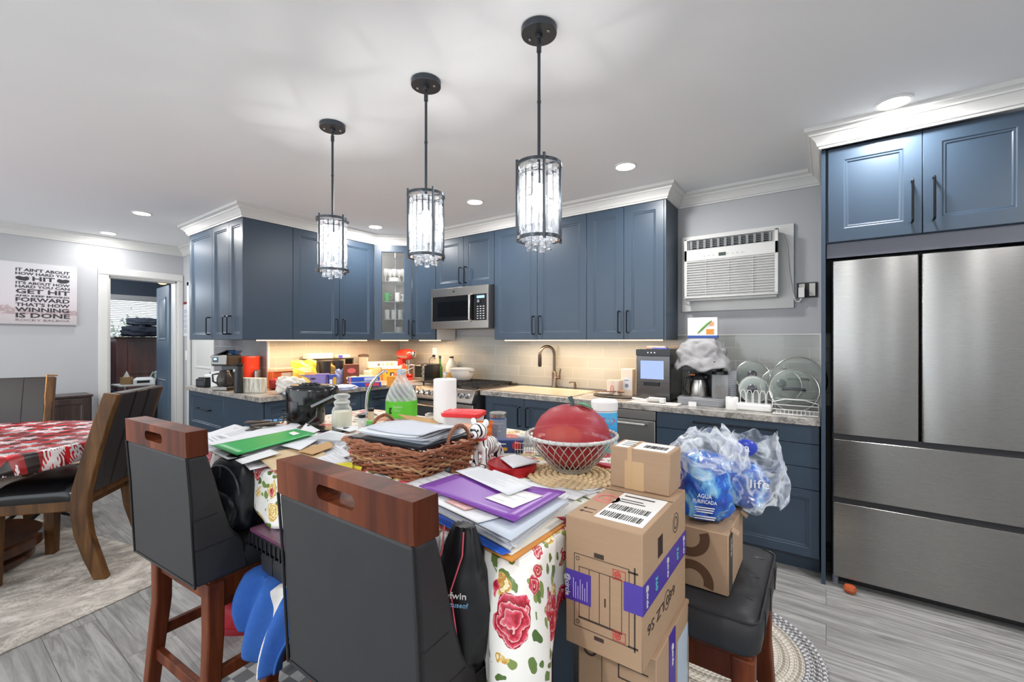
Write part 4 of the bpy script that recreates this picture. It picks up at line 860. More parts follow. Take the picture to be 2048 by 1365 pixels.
# ------------------------------------------------------------------ counter stools
def stool(label, rng=True, backrest=True):
    c = thing('counter_stool', label, 'stool', (0, 0, 0), 0, 'cherry wood counter stools with grey leather')
    for sx_ in (-1, 1):
        for sy_ in (-1, 1):
            m = M(); a = (sx_*.195, sy_*.175+(-.02 if sy_ < 0 else .02)); b = (sx_*.222, sy_*.205+(-.02 if sy_ < 0 else .02))
            q = ((-1, -1), (1, -1), (1, 1), (-1, 1)); m.rings([[(b[0]+i*.02, b[1]+j*.02, 0) for i, j in q], [(a[0]+i*.025, a[1]+j*.025, .40) for i, j in q], [(a[0]+i*.026, a[1]+j*.026, .575) for i, j in q]]); obj('leg', m, STOOLW, c, bev=.005)
    m = M()
    for s in (-1, 1): m.box(s*.195-.012, s*.195+.012, -.17, .17, .505, .575)
    m.box(-.17, .17, -.207, -.183, .505, .575); m.box(-.17, .17, .183, .207, .505, .575); m.box(-.215, .215, -.215, .215, .572, .585); obj('apron', m, STOOLW, c, bev=.003)
    for s in (-1, 1): m = M(); m.bar((s*.212, -.20, .27), (s*.212, .20, .27), .022, .04); obj('stretcher', m, STOOLW, c, bev=.003)
    m = M(); m.bar((-.20, -.205, .20), (.20, -.205, .20), .022, .04); obj('stretcher', m, STOOLW, c, bev=.003); m = M(); m.bar((-.2, .21, .16), (.2, .21, .16), .03, .045); obj('footrest', m, STOOLW, c, bev=.003)
    m = M(); rs = []
    W2, D2 = .235, .235
    for z, i in ((.585, .012), (.60, .002), (.64, 0), (.668, .006), (.682, .025), (.686, .06)): rs.append(rr(W2-i, D2-i, .035, z, 5))
    m.rings(rs); se = obj('seat', m, LEATH, c, smooth=50)
    m = M()
    for k in (-1, 0, 1): m.tube([(k*.13, -D2, .60), (k*.13, -D2-.001, .66), (k*.13, -D2+.03, .6835), (k*.13, 0, .687), (k*.13, D2-.03, .6835), (k*.13, D2+.001, .66), (k*.13, D2, .60)], .0016, 5)
    m.tube([(x, y, .672) for x, y, _ in rr(W2-.005, D2-.005, .035, 0, 5)], .003, 6, closed=True); obj('seam', m, BLACK, se)
    if backrest:
        rear = [(-.262, .588), (-.268, .70), (-.275, .85), (-.286, 1.002)]; fr_ = [(-.228, 1.002), (-.205, .92), (-.180, .82), (-.155, .74), (-.115, .688), (-.10, .60), (-.10, .588)]
        w0, w1 = .235, .228
        m = M(); poly = rear+fr_; m.prism(poly, -w0, w0, ax='x'); bk = obj('backrest', m, LEATH, c, bev=.012, seg=3)
        m = M()
        for s in (-1, 1):
            m.tube([(s*w0*.997, y-.001, z) for y, z in rear], .0035, 6)
            for z, y1 in ((.80, -.182), (.705, -.135)): m.tube([(s*(w0+.0005), -.268, z), (s*(w0+.0005), y1-.02, z+.006), (s*(w0-.012), y1+.002, z+.008)], .0012, 5)
        m.tube([(-w0, -.262, .59), (w0, -.262, .59)], .0035, 6); obj('piping', m, mat('0f0f12', .4), bk)
        # wooden top rail with a rounded grip slot
        m = M(); yb, yf, z0, z1 = -.287, -.226, 1.000, 1.080; X = w0+.002; hx, hz0, hz1 = .068, 1.024, 1.056; ang = .0
        def loop(y, inn):
            if not inn: return [(-X, y, z0), (0, y, z0), (X, y, z0), (X, y, (z0+z1)/2), (X, y, z1), (0, y, z1), (-X, y, z1), (-X, y, (z0+z1)/2)]
        N = 32; out = []; inn = []
        zc, rz_ = (hz0+hz1)/2, (hz1-hz0)/2
        for i in range(N):
            a = 2*pi*i/N; dx, dz = cos(a), sin(a); k = min(X/abs(dx) if abs(dx) > 1e-6 else 9, ((z1-zc) if dz > 0 else (zc-z0))/abs(dz) if abs(dz) > 1e-6 else 9); out.append((dx*k, zc+dz*k))
            ex = hx-rz_; inn.append(((ex if dx > 1e-6 else -ex if dx < -1e-6 else 0)+rz_*dx, zc+rz_*dz))
        for cxn in ((X, z1), (-X, z1), (-X, z0), (X, z0)):
            j = min(range(N), key=lambda q: math.dist(out[q], cxn)); out[j] = cxn
        yy = lambda y, z: y-(z-z0)*.04
        m.rings([[(x, yy(yb, z), z) for x, z in inn], [(x, yy(yb, z), z) for x, z in out], [(x, yy(yf, z), z) for x, z in out], [(x, yy(yf, z), z) for x, z in inn], [(x, yy(yb, z), z) for x, z in inn]], cap=False)
        obj('top_rail', m, STOOLW, c, bev=.004, smooth=35)
    return c
sA = stool('nearest counter stool, grey leather back and wooden top rail with grip slot'); sA.location = (-.818, .805, 0)
sB = dup(sA, (-1.842, .775, 0), radians(4), 'counter stool with a black backpack on its seat')
sC = stool('grey leather counter stool at the right end of the island, boxes on its seat', backrest=False); sC.location = (-.362, 1.425, 0); sC.rotation_euler = (0, 0, pi/2)
sD = dup(sC, (-1.32, .93, 0), 0, 'grey leather counter stool between the two backrest stools, blue towel hanging over it')
# ------------------------------------------------------------------ things on and under the stools
NYL = mat('17191e', .45, c2='1d2026', sc=30, bump=.4, bsc=24)
bp = thing('backpack', 'small black backpack standing on the left counter stool', 'backpack', (-1.715, .69, .687), .25)
def puff(w, d, h, n=20, pw=2.6, taper=.12, amp=.006, sd=2):
    m = M(); rs = []
    for k in range(n+1):
        f = k/n; z = h*f; e = (1-abs(2*f-1)**4.5)**.45 if 0 < f < 1 else .25; e = max(.25, e)*(1-taper*f); ring = []
        for i in range(36):
            a = 2*pi*i/36; cx_, sy_ = cos(a), sin(a); r = 1/((abs(cx_)**pw+abs(sy_)**pw)**(1/pw)); q = 1+amp*8*sin(a*5+f*9+sd)+amp*5*sin(a*11-f*14)
            ring.append((w/2*cx_*r*e*q, d/2*sy_*r*e*q, z))
        rs.append(ring)
    m.rings(rs); return m
obj('body', puff(.21, .115, .265), NYL, bp, smooth=70)
m = puff(.16, .05, .14); ob = obj('front_pocket', m, NYL, bp, smooth=70, loc=(0, -.055, .015))
m = M(); m.tube([(.088*cos(a), -.048, .15+.09*sin(a)) for a in [i*pi/12 for i in range(13)]], .004, 6); m.box(-.004, .004, -.055, -.05, .20, .24); obj('zipper', m, mat('3a3d44', .4), bp)
m = M(); m.tube([(-.02, 0, .256), (-.015, 0, .27), (.015, 0, .27), (.02, 0, .256)], .005, 8); m.tube([(.07, .04, .24), (.085, .065, .17), (.075, .055, .05)], .011, 8); m.tube([(-.07, .04, .24), (-.085, .065, .17), (-.075, .055, .05)], .011, 8); obj('strap', m, NYL, bp)
m = M(); m.T = tf((.025, -.084, .10), .1); 
for a, b in (((-.03, 0, 0), (.03, 0, 0)), ((.03, 0, 0), (0, 0, .05)), ((0, 0, .05), (-.03, 0, 0))): m.bar(a, b, .006)
obj('logo_triangle', m, mat('2f333b', .3), bp)
# black drawstring bag on near stool
tb = thing('tote_bag', 'black drawstring bag with red cords behind the nearest stool back, white lettering', 'bag', (-.640, .692, .687), .0)
m = M(); rs = []
for k in range(17):
    f = k/16; z = .285*f; e = .55+.45*sin(pi*min(1, f*1.15+.12))**.7 if f < .8 else .62-(f-.8)*1.5; e = max(.28, e*(1 if k else .85)); ring = []
    for i in range(40):
        a = 2*pi*i/40; q = 1+.05*sin(a*7+f*6)+.05*sin(a*4-f*9)+(.12*sin(a*12)*max(0, f-.6)*2.5); ring.append((.078*cos(a)*e*q+.02*f, .05*sin(a)*e*q, z))
    rs.append(ring)
m.rings(rs); obj('body', m, mat('18191c', .5, bump=.3, bsc=30), tb, smooth=75)
for x in (-.02, .035): m = M(); m.tube([(x, -.02, .28), (x+.01, -.035, .24), (x-.008, -.05, .17), (x+.012, -.054, .09), (x+.02, -.045, .02)], .0018, 6); obj('drawstring', m, mat('d8586a', .5), tb)
text('eofwin', tb, (.036, -.053, .165), .018, WHITE, width=.055, ex=.001, rot=(pi/2, 0, .45)); text('@houseof', tb, (.038, -.054, .148), .014, mat('7fb2d8', .6), width=.06, ex=.001, rot=(pi/2, 0, .45))
# organiser tray on stool D
og = thing('magazine_tray', 'black tray holding glossy magazines on the stool between the two backrest stools', 'tray', (-1.385, .785, .690)); m = M(); m.box(-.15, .13, -.12, .14, 0, .008); m.box(-.15, .13, -.12, -.115, 0, .045); m.box(-.15, -.145, -.12, .14, 0, .045); m.box(.125, .13, -.12, .14, 0, .045); m.box(-.15, .13, .135, .14, 0, .045)
for i in range(10): m.box(-.152+i*.028, -.146+i*.028, -.124, -.119, 0, .04)
obj('tray', m, BLACK, og); m = M(); m.box(-.15, .125, -.12, .13, .046, .056); obj('magazine', m, mat('7a3a62', .3, c2='23262f', sc=22), og)
# towel
t = NT('blue_white_towel'); co = t.co(); sp = t.a('ShaderNodeSeparateXYZ', {0: co}); 
wv = t.math('ADD', t.math('MULTIPLY', sp.outputs[0], 1.0), t.math('MULTIPLY', t.noise(co, 5, 1), .12)); band = t.math('LESS_THAN', t.math('ABSOLUTE', t.math('SUBTRACT', wv, .095)), .022)
t.base(t.mix(band, t.mix(t.noise(co, 60, 3), '2a5ba6', '1f4d96'), 'cfccc8')); t.set(rough=.95); t.bump(t.noise(co, 350, 2), .6, .003)
tw = M()
def towel(i, j):
    x = (i-.5)*.30; L_ = .06+.19*(1-abs(i-.55)*.8)
    if j < .3: y = .06-.24*(j/.3); z = .004+.005*sin(i*20)
    else: f = (j-.3)/.7; y = -.19-.02*sin(f*2.5)-.022*sin(i*17+f*3)-.03*f; z = .004-L_*f
    return (x*(1+.10*sin(j*5)), y, z)
tw.grid(44, 34, towel); tag(obj('towel', tw, t.m, solid=.006, smooth=80, loc=(-1.42, .875, .578)), 'blue and white bath towel draped over the middle counter stool', 'towel')
# red boots under stool B
RED = mat('b3172b', .35, c2='8f0f20', sc=30)
def boot(label, loc, rz, first=None):
    b = thing('boot', label, 'boot', loc, rz, 'red boots under the counter stool'); m = M(); rs = []
    for z, cx_, rx, ry in ((.02, .05, .13, .045), (.05, .05, .13, .047), (.08, .03, .11, .045), (.11, -.01, .075, .043), (.15, -.03, .052, .043), (.22, -.035, .05, .046), (.27, -.035, .054, .05)):
        rs.append([(cx_+rx*cos(2*pi*i/24), ry*sin(2*pi*i/24), z) for i in range(24)])
    m.rings(rs); obj('upper', m, RED, b, smooth=60); m = M(); m.rings([[(.05+.135*k*cos(2*pi*i/24), .05*k*sin(2*pi*i/24), z) for i in range(24)] for z, k in ((0, .97), (.012, 1.0), (.026, .98))]); obj('sole', m, mat('8d1020', .5), b, smooth=50)
    m = M()
    for k in range(5): m.tube([(.08-k*.022, -.03, .085+k*.014), (.085-k*.022, 0, .10+k*.016), (.08-k*.022, .03, .085+k*.014)], .003, 5)
    obj('laces', m, mat('d8b9bc', .6), b); return b
p = gz(452, 1258, 0); boot('red boot standing upright between the legs of the left counter stool', (p.x, p.y, 0), .62).scale = (1.15, 1.15, 1.15); p = gz(500, 1215, 0); boot('red boot farther right under the left counter stool, toe forward', (p.x, p.y, 0), .62).scale = (1.25, 1.25, 1.0)
# mats
m = M(); p = gz(560, 1345, 0); m.box(-.22, .2, -.18, .2, 0, .006); t = NT('grey_check_mat'); ck = t.a('ShaderNodeTexChecker', {'Vector': t.co(), 'Scale': 16, 'Color1': lin('c9c9c7'), 'Color2': lin('55565a')}); t.base(t.mix(.4, ck.outputs[0], '8d8d90')); t.set(rough=.9)
tag(obj('floor_mat', m, t.m, loc=(p.x, p.y, 0), rz=.1), 'small grey and white checked mat on the floor under the nearest stool', 'mat')
m = M(); p = gz(1645, 1330, 0); r_ = .42; cx_, cy_ = p.x-r_*.95, p.y-.1
t = NT('braided_rug'); co = t.co(); sp = t.a('ShaderNodeSeparateXYZ', {0: co}); rad = t.math('SQRT', t.math('ADD', t.math('POWER', sp.outputs[0], 2), t.math('POWER', sp.outputs[1], 2))); an = t.math('ARCTAN2', sp.outputs[1], sp.outputs[0])
st = t.math('SINE', t.math('ADD', t.math('MULTIPLY', an, 90), t.math('MULTIPLY', t.math('FLOOR', t.math('MULTIPLY', rad, 70)), 1.9)))
t.base(t.mix(t.math('GREATER_THAN', st, .1), t.mix(t.math('GREATER_THAN', rad, .34), 'b9b1a5', '77777c'), t.mix(t.math('GREATER_THAN', rad, .34), 'd9d3c8', 'c9c8c8'))); t.set(rough=.9); t.bump(t.math('SINE', t.math('MULTIPLY', rad, 440)), .6, .003)
for k in range(22): rr_ = r_*(k+.5)/22; m.tube([(rr_*cos(a_), rr_*sin(a_), .006) for a_ in [2*pi*i/64 for i in range(64)]], .0105, 6, closed=True)
tag(obj('round_rug', m, t.m, loc=(cx_, cy_, 0), smooth=60), 'round braided grey and cream rug by the fridge side of the island', 'rug')
# ------------------------------------------------------------------ parcels
def carton(name, label, loc, w, d, h, mt=CARD, rz=0, seam=True, flaps=False):
    b = thing(name, label, 'box', loc, rz); m = M(); m.box(0, w, 0, d, 0, h); obj('carton', m, mt, b, bev=.002, seg=1)
    return b
def plate_on(b, x0, x1, z0, z1, mt, name, face='front', off=.0006, parent=None):
    m = M(); 
    if face == 'front': m.box(x0, x1, -off, 0, z0, z1)
    elif face == 'top': m.box(x0, x1, z0, z1, 0, off)
    else: m.box(0, off, x0, x1, z0, z1)
    return obj(name, m, mt, parent or b)
def barcode(m, x0, x1, z0, z1, face='front', base=0, n=26, off=.0012):
    random.seed(int(x0*1e4)+n); x = x0
    while x < x1:
        w_ = random.choice((.0008, .0014, .0022)); 
        if face == 'front': m.box(x, x+w_, base-off, base, z0, z1)
        elif face == 'top': m.box(x, x+w_, z0, z1, base, base+off)
        else: m.box(base, base+off, x, x+w_, z0, z1)
        x += w_+random.choice((.001, .0018, .0026))*((x1-x0)/.05)**.5
PURP = mat('4a379a', .35); TAPE = mat('c3a27a', .25)
BX, BY, BZ0, BW, BD, BH = -.478, .874, .683, .176, .332, .284
big = carton('parcel_box', 'tall brown parcel box with purple tape and line-drawn truck, topped by a smaller box', (BX, BY, BZ0), BW, BD, BH)
m = M(); lw = .0009
def ln(m, a, b, w=.0011, y=-.0008):
    m.bar((a[0], y/2, a[1]), (b[0], y/2, b[1]), w, abs(y)) if False else m.cb(((a[0]+b[0])/2, y/2, (a[1]+b[1])/2), (abs(a[0]-b[0])+w, abs(y), abs(a[1]-b[1])+w))
for r_ in ((.022, .045, .148, .205), (.034, .068, .132, .178)):
    x0, z0, x1, z1 = r_[0], r_[1], r_[2]-.0, r_[3]
    ln(m, (x0, z0), (x1, z0)); ln(m, (x0, z1), (x1, z1)); ln(m, (x0, z0), (x0, z1)); ln(m, (x1, z0), (x1, z1))
for x in (.058, .082, .106): ln(m, (x, .068), (x, .178))
ln(m, (.034, .066), (.132, .066), .003); ln(m, (.16, .04), (.16, .21), .003); ln(m, (.148, .046), (.165, .046), .004); ln(m, (.148, .2), (.165, .2), .004); ln(m, (.095, .11), (.095, .125), .003)
m.box(.07, .092, -.001, 0, .208, .218); m.box(.07, .092, -.001, 0, .03, .038)
for x, z in ((.03, .195), (.03, .055)): m.lathe([(.0035, -.0008), (.0045, -.0008), (.0045, 0)], c=(x, 0, z), ax='y', n=16)
obj('printed_drawing', m, PRINT, big)
m = M()
for z in (.186, .058):
    m.lathe([(0, -.0012), (.003, -.0012), (.003, 0)], c=(.123, 0, z), ax='y', n=16); m.lathe([(.005, -.0012), (.0075, -.0012), (.0075, 0)], c=(.123, 0, z), ax='y', n=20)
    for a, b in (((.113, z-.01), (.14, z-.01)), ((.113, z+.01), (.14, z+.01)), ((.113, z-.01), (.113, z+.01)), ((.14, z-.01), (.14, z+.01))): ln(m, a, b, .0011, -.001)
obj('target_mark', m, mat('c43a34', .6), big)
tp = plate_on(big, 0, .062, .098, .165, PURP, 'purple_tape', off=.0016); text('@circle', tp, (.006, -.0022, .13), .017, WHITE, rot=(pi/2, pi/2, 0), width=.048, sq=1.0)
m = M()
for i in range(7): m.box(.020+i*.0055, .0215+i*.0055, -.0022, -.0015, .106, .150-(i % 3)*.008)
obj('tape_print', m, mat('b9b0dc', .5), tp)
m = M(); m.box(.137, BW+.0016, -.0016, 0, .118, .178); m.box(BW, BW+.0016, 0, BD, .118, .178); tp = obj('purple_tape', m, PURP, big)
for i, y in enumerate((.025, .085, .17, .25, .31)):
    text('@circle' if i % 2 == 0 else '360', tp, (BW+.0022, y, .148), .016 if i % 2 == 0 else .02, WHITE if i % 2 == 0 else mat('5fc9c4', .5), rot=(pi/2, pi/2, pi/2), width=.046 if i % 2 == 0 else .03)
text("660 LZ S6", big, (BW+.0006, .13, .072), .032, PRINT, rot=(pi/2, pi, pi/2), width=.20)
m = M(); m.T = tf((BW, .168, .072)) @ Matrix.Rotation(0, 4, 'X'); m.lathe([(.020, 0), (.022, 0), (.022, .0007), (.020, .0007)], ax='x', n=28); m.T = Matrix.Identity(4); barcode(m, .10, .135, .195, .24, 'side', base=BW, off=.0007)
m.lathe([(.022, 0), (.024, 0), (.024, .0006), (.022, .0006)], c=(BW, .24, .228), ax='x', n=28); m.lathe([(.012, 0), (.015, 0), (.015, .0006), (.012, .0006)], c=(BW, .24, .228), ax='x', n=28); obj('side_print', m, PRINT, big)
lb = plate_on(big, .055, .165, .03, .215, WHITE, 'shipping_label', 'top'); lb.location = (0, 0, BH); m = M(); barcode(m, .062, .155, .045, .075, 'top', base=.0006); barcode(m, .062, .155, .095, .125, 'top', base=.0006); m.box(.065, .13, .15, .154, .0006, .0012); m.box(.065, .12, .165, .169, .0006, .0012); m.box(.065, .14, .19, .196, .0006, .0012); obj('label_print', m, INK, lb)
m = M(); m.lathe([(.022, 0), (.032, 0), (.032, .0006), (.022, .0006)], c=(.035, .15, BH), n=28); m.lathe([(0, .0006), (.011, .0006), (.011, 0)], c=(.035, .15, BH), n=20); obj('target_mark', m, mat('c9736a', .6), big)
m = M()
for y in (.045, .065): m.box(.015, .045, y-.001, y+.001, BH, BH+.0008); m.prism([(.012, y), (.02, y-.006), (.02, y+.006)], BH, BH+.0008)
obj('arrow_print', m, PRINT, big); m = M(); m.box(0, BW, BD*.5+.05, BD*.5+.052, BH, BH+.001); obj('flap_seam', m, PRINT, big)
low = carton('parcel_box', 'brown parcel box under the tall parcel, purple tape on its right side', (-.476, .932, .30), .184, .272, .383)
m = M(); m.box(.0, .184+.0016, .09, .135, .383, .3846) if False else m.box(.184, .1856, .09, .14, .04, .383); tp = obj('purple_tape', m, PURP, low)
for i in range(3): text('@circle', tp, (.1862, .115, .33-i*.1), .018, WHITE, rot=(pi/2, pi/2, pi/2), width=.05)
m = M(); m.lathe([(.012, -.0008), (.017, -.0008), (.017, 0), (.012, 0)], c=(.03, 0, .345), ax='y', n=24); m.lathe([(0, -.0008), (.005, -.0008), (.005, 0)], c=(.03, 0, .345), ax='y', n=16); ln(m, (.06, .2), (.06, .37)); ln(m, (.1, .34), (.165, .34), .003); ln(m, (.1, .31), (.165, .31), .003); ln(m, (.1, .31), (.1, .34), .003); barcode(m, .10, .14, .15, .27); obj('printed_drawing', m, PRINT, low)
lb = plate_on(low, .16, .26, .16, .33, clear('cfe0ee', .5), 'clear_label', 'side'); lb.location = (.184, 0, 0); m = M(); barcode(m, .012, .08, .20, .25, 'side', base=.184); m.T = Matrix.Identity(4); obj('side_print', m, PRINT, low)
bot = carton('moving_box', 'plain brown box on the floor carrying the two parcel boxes', (-.49, .90, 0), .22, .31, .299)
sm = carton('parcel_box', 'small brown box with clear tape on top of the tall parcel', (-.476, 1.122, BZ0+BH+.001), .158, .10, .107)
m = M(); m.box(.048, .060, -.0008, 0, .0, .107); m.box(.04, .092, -.0005, 0, .0, .075); m.box(.048, .06, 0, .1, .107, .1078); obj('clear_tape', m, TAPE, sm)
lb = plate_on(sm, .01, .148, .008, .092, WHITE, 'shipping_label', 'top'); lb.location = (0, 0, .107); m = M(); barcode(m, .08, .14, .03, .06, 'top', base=.0006); m.box(.02, .06, .03, .034, .0006, .0012); m.box(.02, .05, .05, .054, .0006, .0012); m.box(.02, .055, .07, .074, .0006, .0012); obj('label_print', m, INK, lb)
cb_ = carton('carton_box', 'open brown carton printed with dark circles on the right counter stool', (-.468, 1.262, .688), .26, .245, .162)
m = M()
for cx_, cz_ in ((.17, .018), (.16, .135)):
    for r0, r1 in ((.03, .055),):
        pts = []; 
        for a in [i*2*pi/48 for i in range(49)]:
            for q in (0,): pass
        for k in range(48):
            a, b = 2*pi*k/48, 2*pi*(k+1)/48; qd = [(cx_+r0*cos(a), cz_+r0*sin(a)), (cx_+r1*cos(a), cz_+r1*sin(a)), (cx_+r1*cos(b), cz_+r1*sin(b)), (cx_+r0*cos(b), cz_+r0*sin(b))]
            if all(.001 < z_ < .161 for _, z_ in qd): m.add([(x_, -.0007, z_) for x_, z_ in qd], [(0, 1, 2, 3)])
obj('circle_print', m, mat('5d3f2a', .75), cb_, fixn=False)
m = M(); m.box(.26, .2608, .01, .06, .005, .155); sp_ = obj('side_label', m, mat('3d3a38', .6), cb_); text('tube', sp_, (.262, .035, .12), .03, mat('a9a4a0', .6), rot=(pi/2, pi/2, pi/2), width=.05)
m = M(); m.T = tf((.26, .03, .162), 0, 0, .5); m.box(0, .02, 0, .03, 0, .003); m.T = tf((.26, .19, .162), 0, 0, .7); m.box(0, .022, 0, .03, 0, .003); obj('torn_flap', m, CARD, cb_)
# bagged water packs
t = NT('crinkled_film'); t.base('eef4fa'); t.set(rough=.12); nb_ = t.noise(t.co(), 9, 3, .5, 1.5); t.bump(nb_, .35, .008); tr_ = t.a('ShaderNodeBsdfTransparent')
fq = t.math('MULTIPLY_ADD', t.a('ShaderNodeLayerWeight', {'Blend': .4}).outputs['Facing'], .5, t.math('MULTIPLY', t.math('MAXIMUM', t.math('SUBTRACT', 1.0, t.math('MULTIPLY', t.math('ABSOLUTE', t.math('SUBTRACT', nb_, .5)), 14)), 0), .45)); fq = t.math('ADD', fq, .06)
mx_ = t.a('ShaderNodeMixShader', {0: fq, 1: tr_.outputs[0], 2: t.b.outputs[0]}); t.t.links.new(mx_.outputs[0], t.out.inputs[0]); PK = t.m
def waterpack(label, loc, rz, size, seed):
    w = thing('water_pack', label, 'water bottle pack', loc, rz, 'shrink-wrapped water bottles on the carton'); random.seed(seed)
    t = NT('blue_water_print'); co = t.co(); n = t.noise(co, 9, 4, .6, 1.5); t.base(t.ramp(n, [(.36, '123a9a'), (.5, '1f62c4'), (.58, '6fb4e0'), (.72, 'cfe8f4')])); t.set(rough=.18, coat=.5); t.bump(t.noise(co, 18, 5, .6, 2), .4, .006)
    m = M(); a, b, c = size
    def f(i, j):
        A = 2*pi*i; q = 1+.05*sin(A*3+j*7+seed)+.03*sin(A*7-j*12)+.02*sin(A*13+j*25); e = (1-abs(2*j-1)**5)**.4 if 0 < j < 1 else .1; e = max(.1, e)*(1-.12*j); p_ = 3.2
        r = 1/((abs(cos(A))**p_+abs(sin(A))**p_)**(1/p_)); return (a/2*cos(A)*r*e*q, b/2*sin(A)*r*e*q, c*j)
    m.grid(60, 30, f); crumple(m, .008, 22, seed, keep=lambda v: v[2] < .003); obj('printed_film', m, t.m, w, smooth=70)
    return w
w1 = waterpack('blue water pack standing on the circle-printed carton, white Spanish lettering', (-.285, 1.355, .851), .2, (.145, .15, .185), 1)
text('AGUA', w1, (.0, -.082, .085), .016, WHITE, width=.036, ex=.001); text('PURIFICADA', w1, (.0, -.083, .070), .014, WHITE, width=.06, ex=.001)
m = M()
for i, wd_ in enumerate((.05, .046, .04, 0, .055, .05)):
    if wd_: m.box(-wd_/2, wd_/2, -.083, -.0815, .053-i*.006, .0555-i*.006)
obj('fine_print', m, WHITE, w1)
m = M()
def hood(i, j):
    A = 2*pi*i; q = 1+.08*sin(A*3+j*5)+.05*sin(A*6-j*9)+.03*sin(A*11+j*16); e = 1.12-.75*j**1.8; return (.095*cos(A)*e*q+.01*j, .09*sin(A)*e*q, .145+.11*j+.008*sin(A*5))
m.grid(70, 24, hood); crumple(m, .012, 11, 3); obj('clear_wrap', m, PK, w1, smooth=60)
w2 = waterpack('blue water pack slumped at the right over the carton edge in clear film', (-.215, 1.525, .851), .35, (.15, .13, .13), 5); text('life', w2, (.03, -.085, .09), .035, WHITE, width=.05, ex=.001)
m = M()
def hood2(i, j):
    A = 2*pi*i; q = 1+.09*sin(A*3+j*5+1)+.06*sin(A*7-j*9)+.03*sin(A*12+j*16); e = 1.15-.55*j**1.6; return ((.078+.02*j)*cos(A)*e*q+.03*j+.012, .085*sin(A)*e*q, .015+.20*j+.01*sin(A*5))
m.grid(80, 28, hood2); crumple(m, .014, 10, 4); obj('clear_wrap', m, PK, w2, smooth=60)
m = M()
for cx_, cy_, cz_, r_ in ((.0, -.06, .19, .032),): m.ell((cx_, cy_, cz_), (r_, .012, .026), 16, 8)
lo = obj('brand_patch', m, mat('2a3fae', .3), w2); text('a', lo, (0, -.074, .192), .035, WHITE, ex=.001)
m = M(); m.box(-.16, .12, -.12, .1, 0, .20); p = gz(1425, 1350, .25); tag(obj('blue_package', m, mat('3b93c9', .25, c2='8fcbe6', sc=9), loc=(-.17, 1.13, 0), bev=.02, seg=3), 'light blue wrapped package on the floor under the right counter stool', 'package')
# ------------------------------------------------------------------ clutter on the island
TZ = IZ+.0014
def at(u, v, z=None): return gz(u, v, TZ if z is None else z)
def boxy(name, label, cat, p, w, d, h, mt, rz=0, bev=.003, group=None, part='body'):
    t = thing(name, label, cat, p, rz, group); m = M(); m.box(-w/2, w/2, -d/2, d/2, 0, h); obj(part, m, mt, t, bev=bev); return t
def plate(t, name, x0, x1, z0, z1, y, mt, top=False, th=.0008):
    m = M(); m.box(x0, x1, z0, z1, y, y+th) if top else m.box(x0, x1, y-th, y, z0, z1); return obj(name, m, mt, t)
def quadsheet(name, label, cat, P, z, mt, th=.0012, group=None, curl=0, lines=0, stuff=False, zs=None):
    """a sheet lying at height z with its corners under the given photograph pixels"""
    C = [gz(u, v, (zs[i] if zs else z)) for i, (u, v) in enumerate(P)]; c0 = sum(C, Vector())/len(C); c0.z = z
    m = M()
    def f(i, j):
        a = C[0].lerp(C[1], i); b = C[3].lerp(C[2], i); q = a.lerp(b, j)-c0
        q.z += curl*((2*i-1)**2)*.5+curl*.6*((2*j-1)**2)*sin(i*3); return q
    m.grid(8, 8, f); o = obj(name, m, mt, None, solid=th, smooth=60, loc=c0); tag(o, label, cat, group)
    if stuff: o['kind'] = 'stuff'
    if lines:
        mm = M()
        for k in range(lines):
            j = .14+.72*k/max(1, lines-1); i1 = .55+.33*((k*7) % 5)/5
            a, b = Vector(f(.12, j)), Vector(f(i1, j)); dr = (Vector(f(.12, j+.012))-a); zz = Vector((0, 0, th+.0005+abs(curl)*.35))
            mm.add([a+zz, b+zz, b+dr+zz, a+dr+zz], [(0, 1, 2, 3)])
        obj('printed_text', mm, mat('8f939c', .7), o)
    return o
# wicker basket with a paper tray
bA, bB, bC = at(712, 935), at(845, 965), at(920, 930)
bw, bd_ = .315, .215; bk = thing('wicker_basket', 'reddish brown wicker basket with a tray of papers, left of the tiger figurine', 'basket', (-1.165, 1.03, TZ), .03)
WICK = mat('4a281a', .5, c2='b87450', sc=55, det=2); WICK2 = mat('c9a578', .6, c2='8a6a48', sc=30)
def rect(w, d, n):
    out = []
    for i in range(n):
        s_ = i/n*4; k = int(s_); f = s_-k
        out.append([(-w/2+w*f, -d/2), (w/2, -d/2+d*f), (w/2-w*f, d/2), (-w/2, d/2-d*f)][k])
    return out
N = 72
def brow(z, r, grow, phase, mt_m, dip=True):
    pts = []
    for i, (x, y) in enumerate(rect(bw+grow, bd_+grow, N)):
        o = .0052*(1 if (i//2+phase) % 2 else -1); L_ = math.hypot(x, y); pts.append((x*(1+o/L_), y*(1+o/L_), z+.002*sin(i*1.3+phase)))
    mt_m.tube(pts, r, 5, closed=True)
m = M(); k = 0; z = .004
while z < .088: brow(z, .0038, .05*z/.1, k, m); z += .0086; k += 1
for i in range(3): brow(.094+i*.006, .0055, .055+.006*i, i, m)
for i, (x, y) in enumerate(rect(bw, bd_, 40)): m.tube([(x*.99, y*.99, 0), (x*1.13, y*1.18, .10)], .0025, 5)
m.box(-bw/2, bw/2, -bd_/2, bd_/2, .0, .004); obj('woven_body', m, WICK, bk, smooth=60)
m = M(); brow(.055, .0032, .028, 0, m); brow(.048, .0032, .026, 1, m); brow(.041, .0032, .022, 0, m); obj('rope_band', m, WICK2, bk)
for s in (-1, 1):
    m = M()
    for q in range(3): m.tube([(s*(bw/2+.028+.004*cos(i*1.9+q*2.1)), -.055*cos(pi*i/22)+.03, .10+.062*sin(pi*i/22)+.004*sin(i*1.9+q*2.1)) for i in range(23)], .004, 5)
    obj('handle', m, WICK, bk)
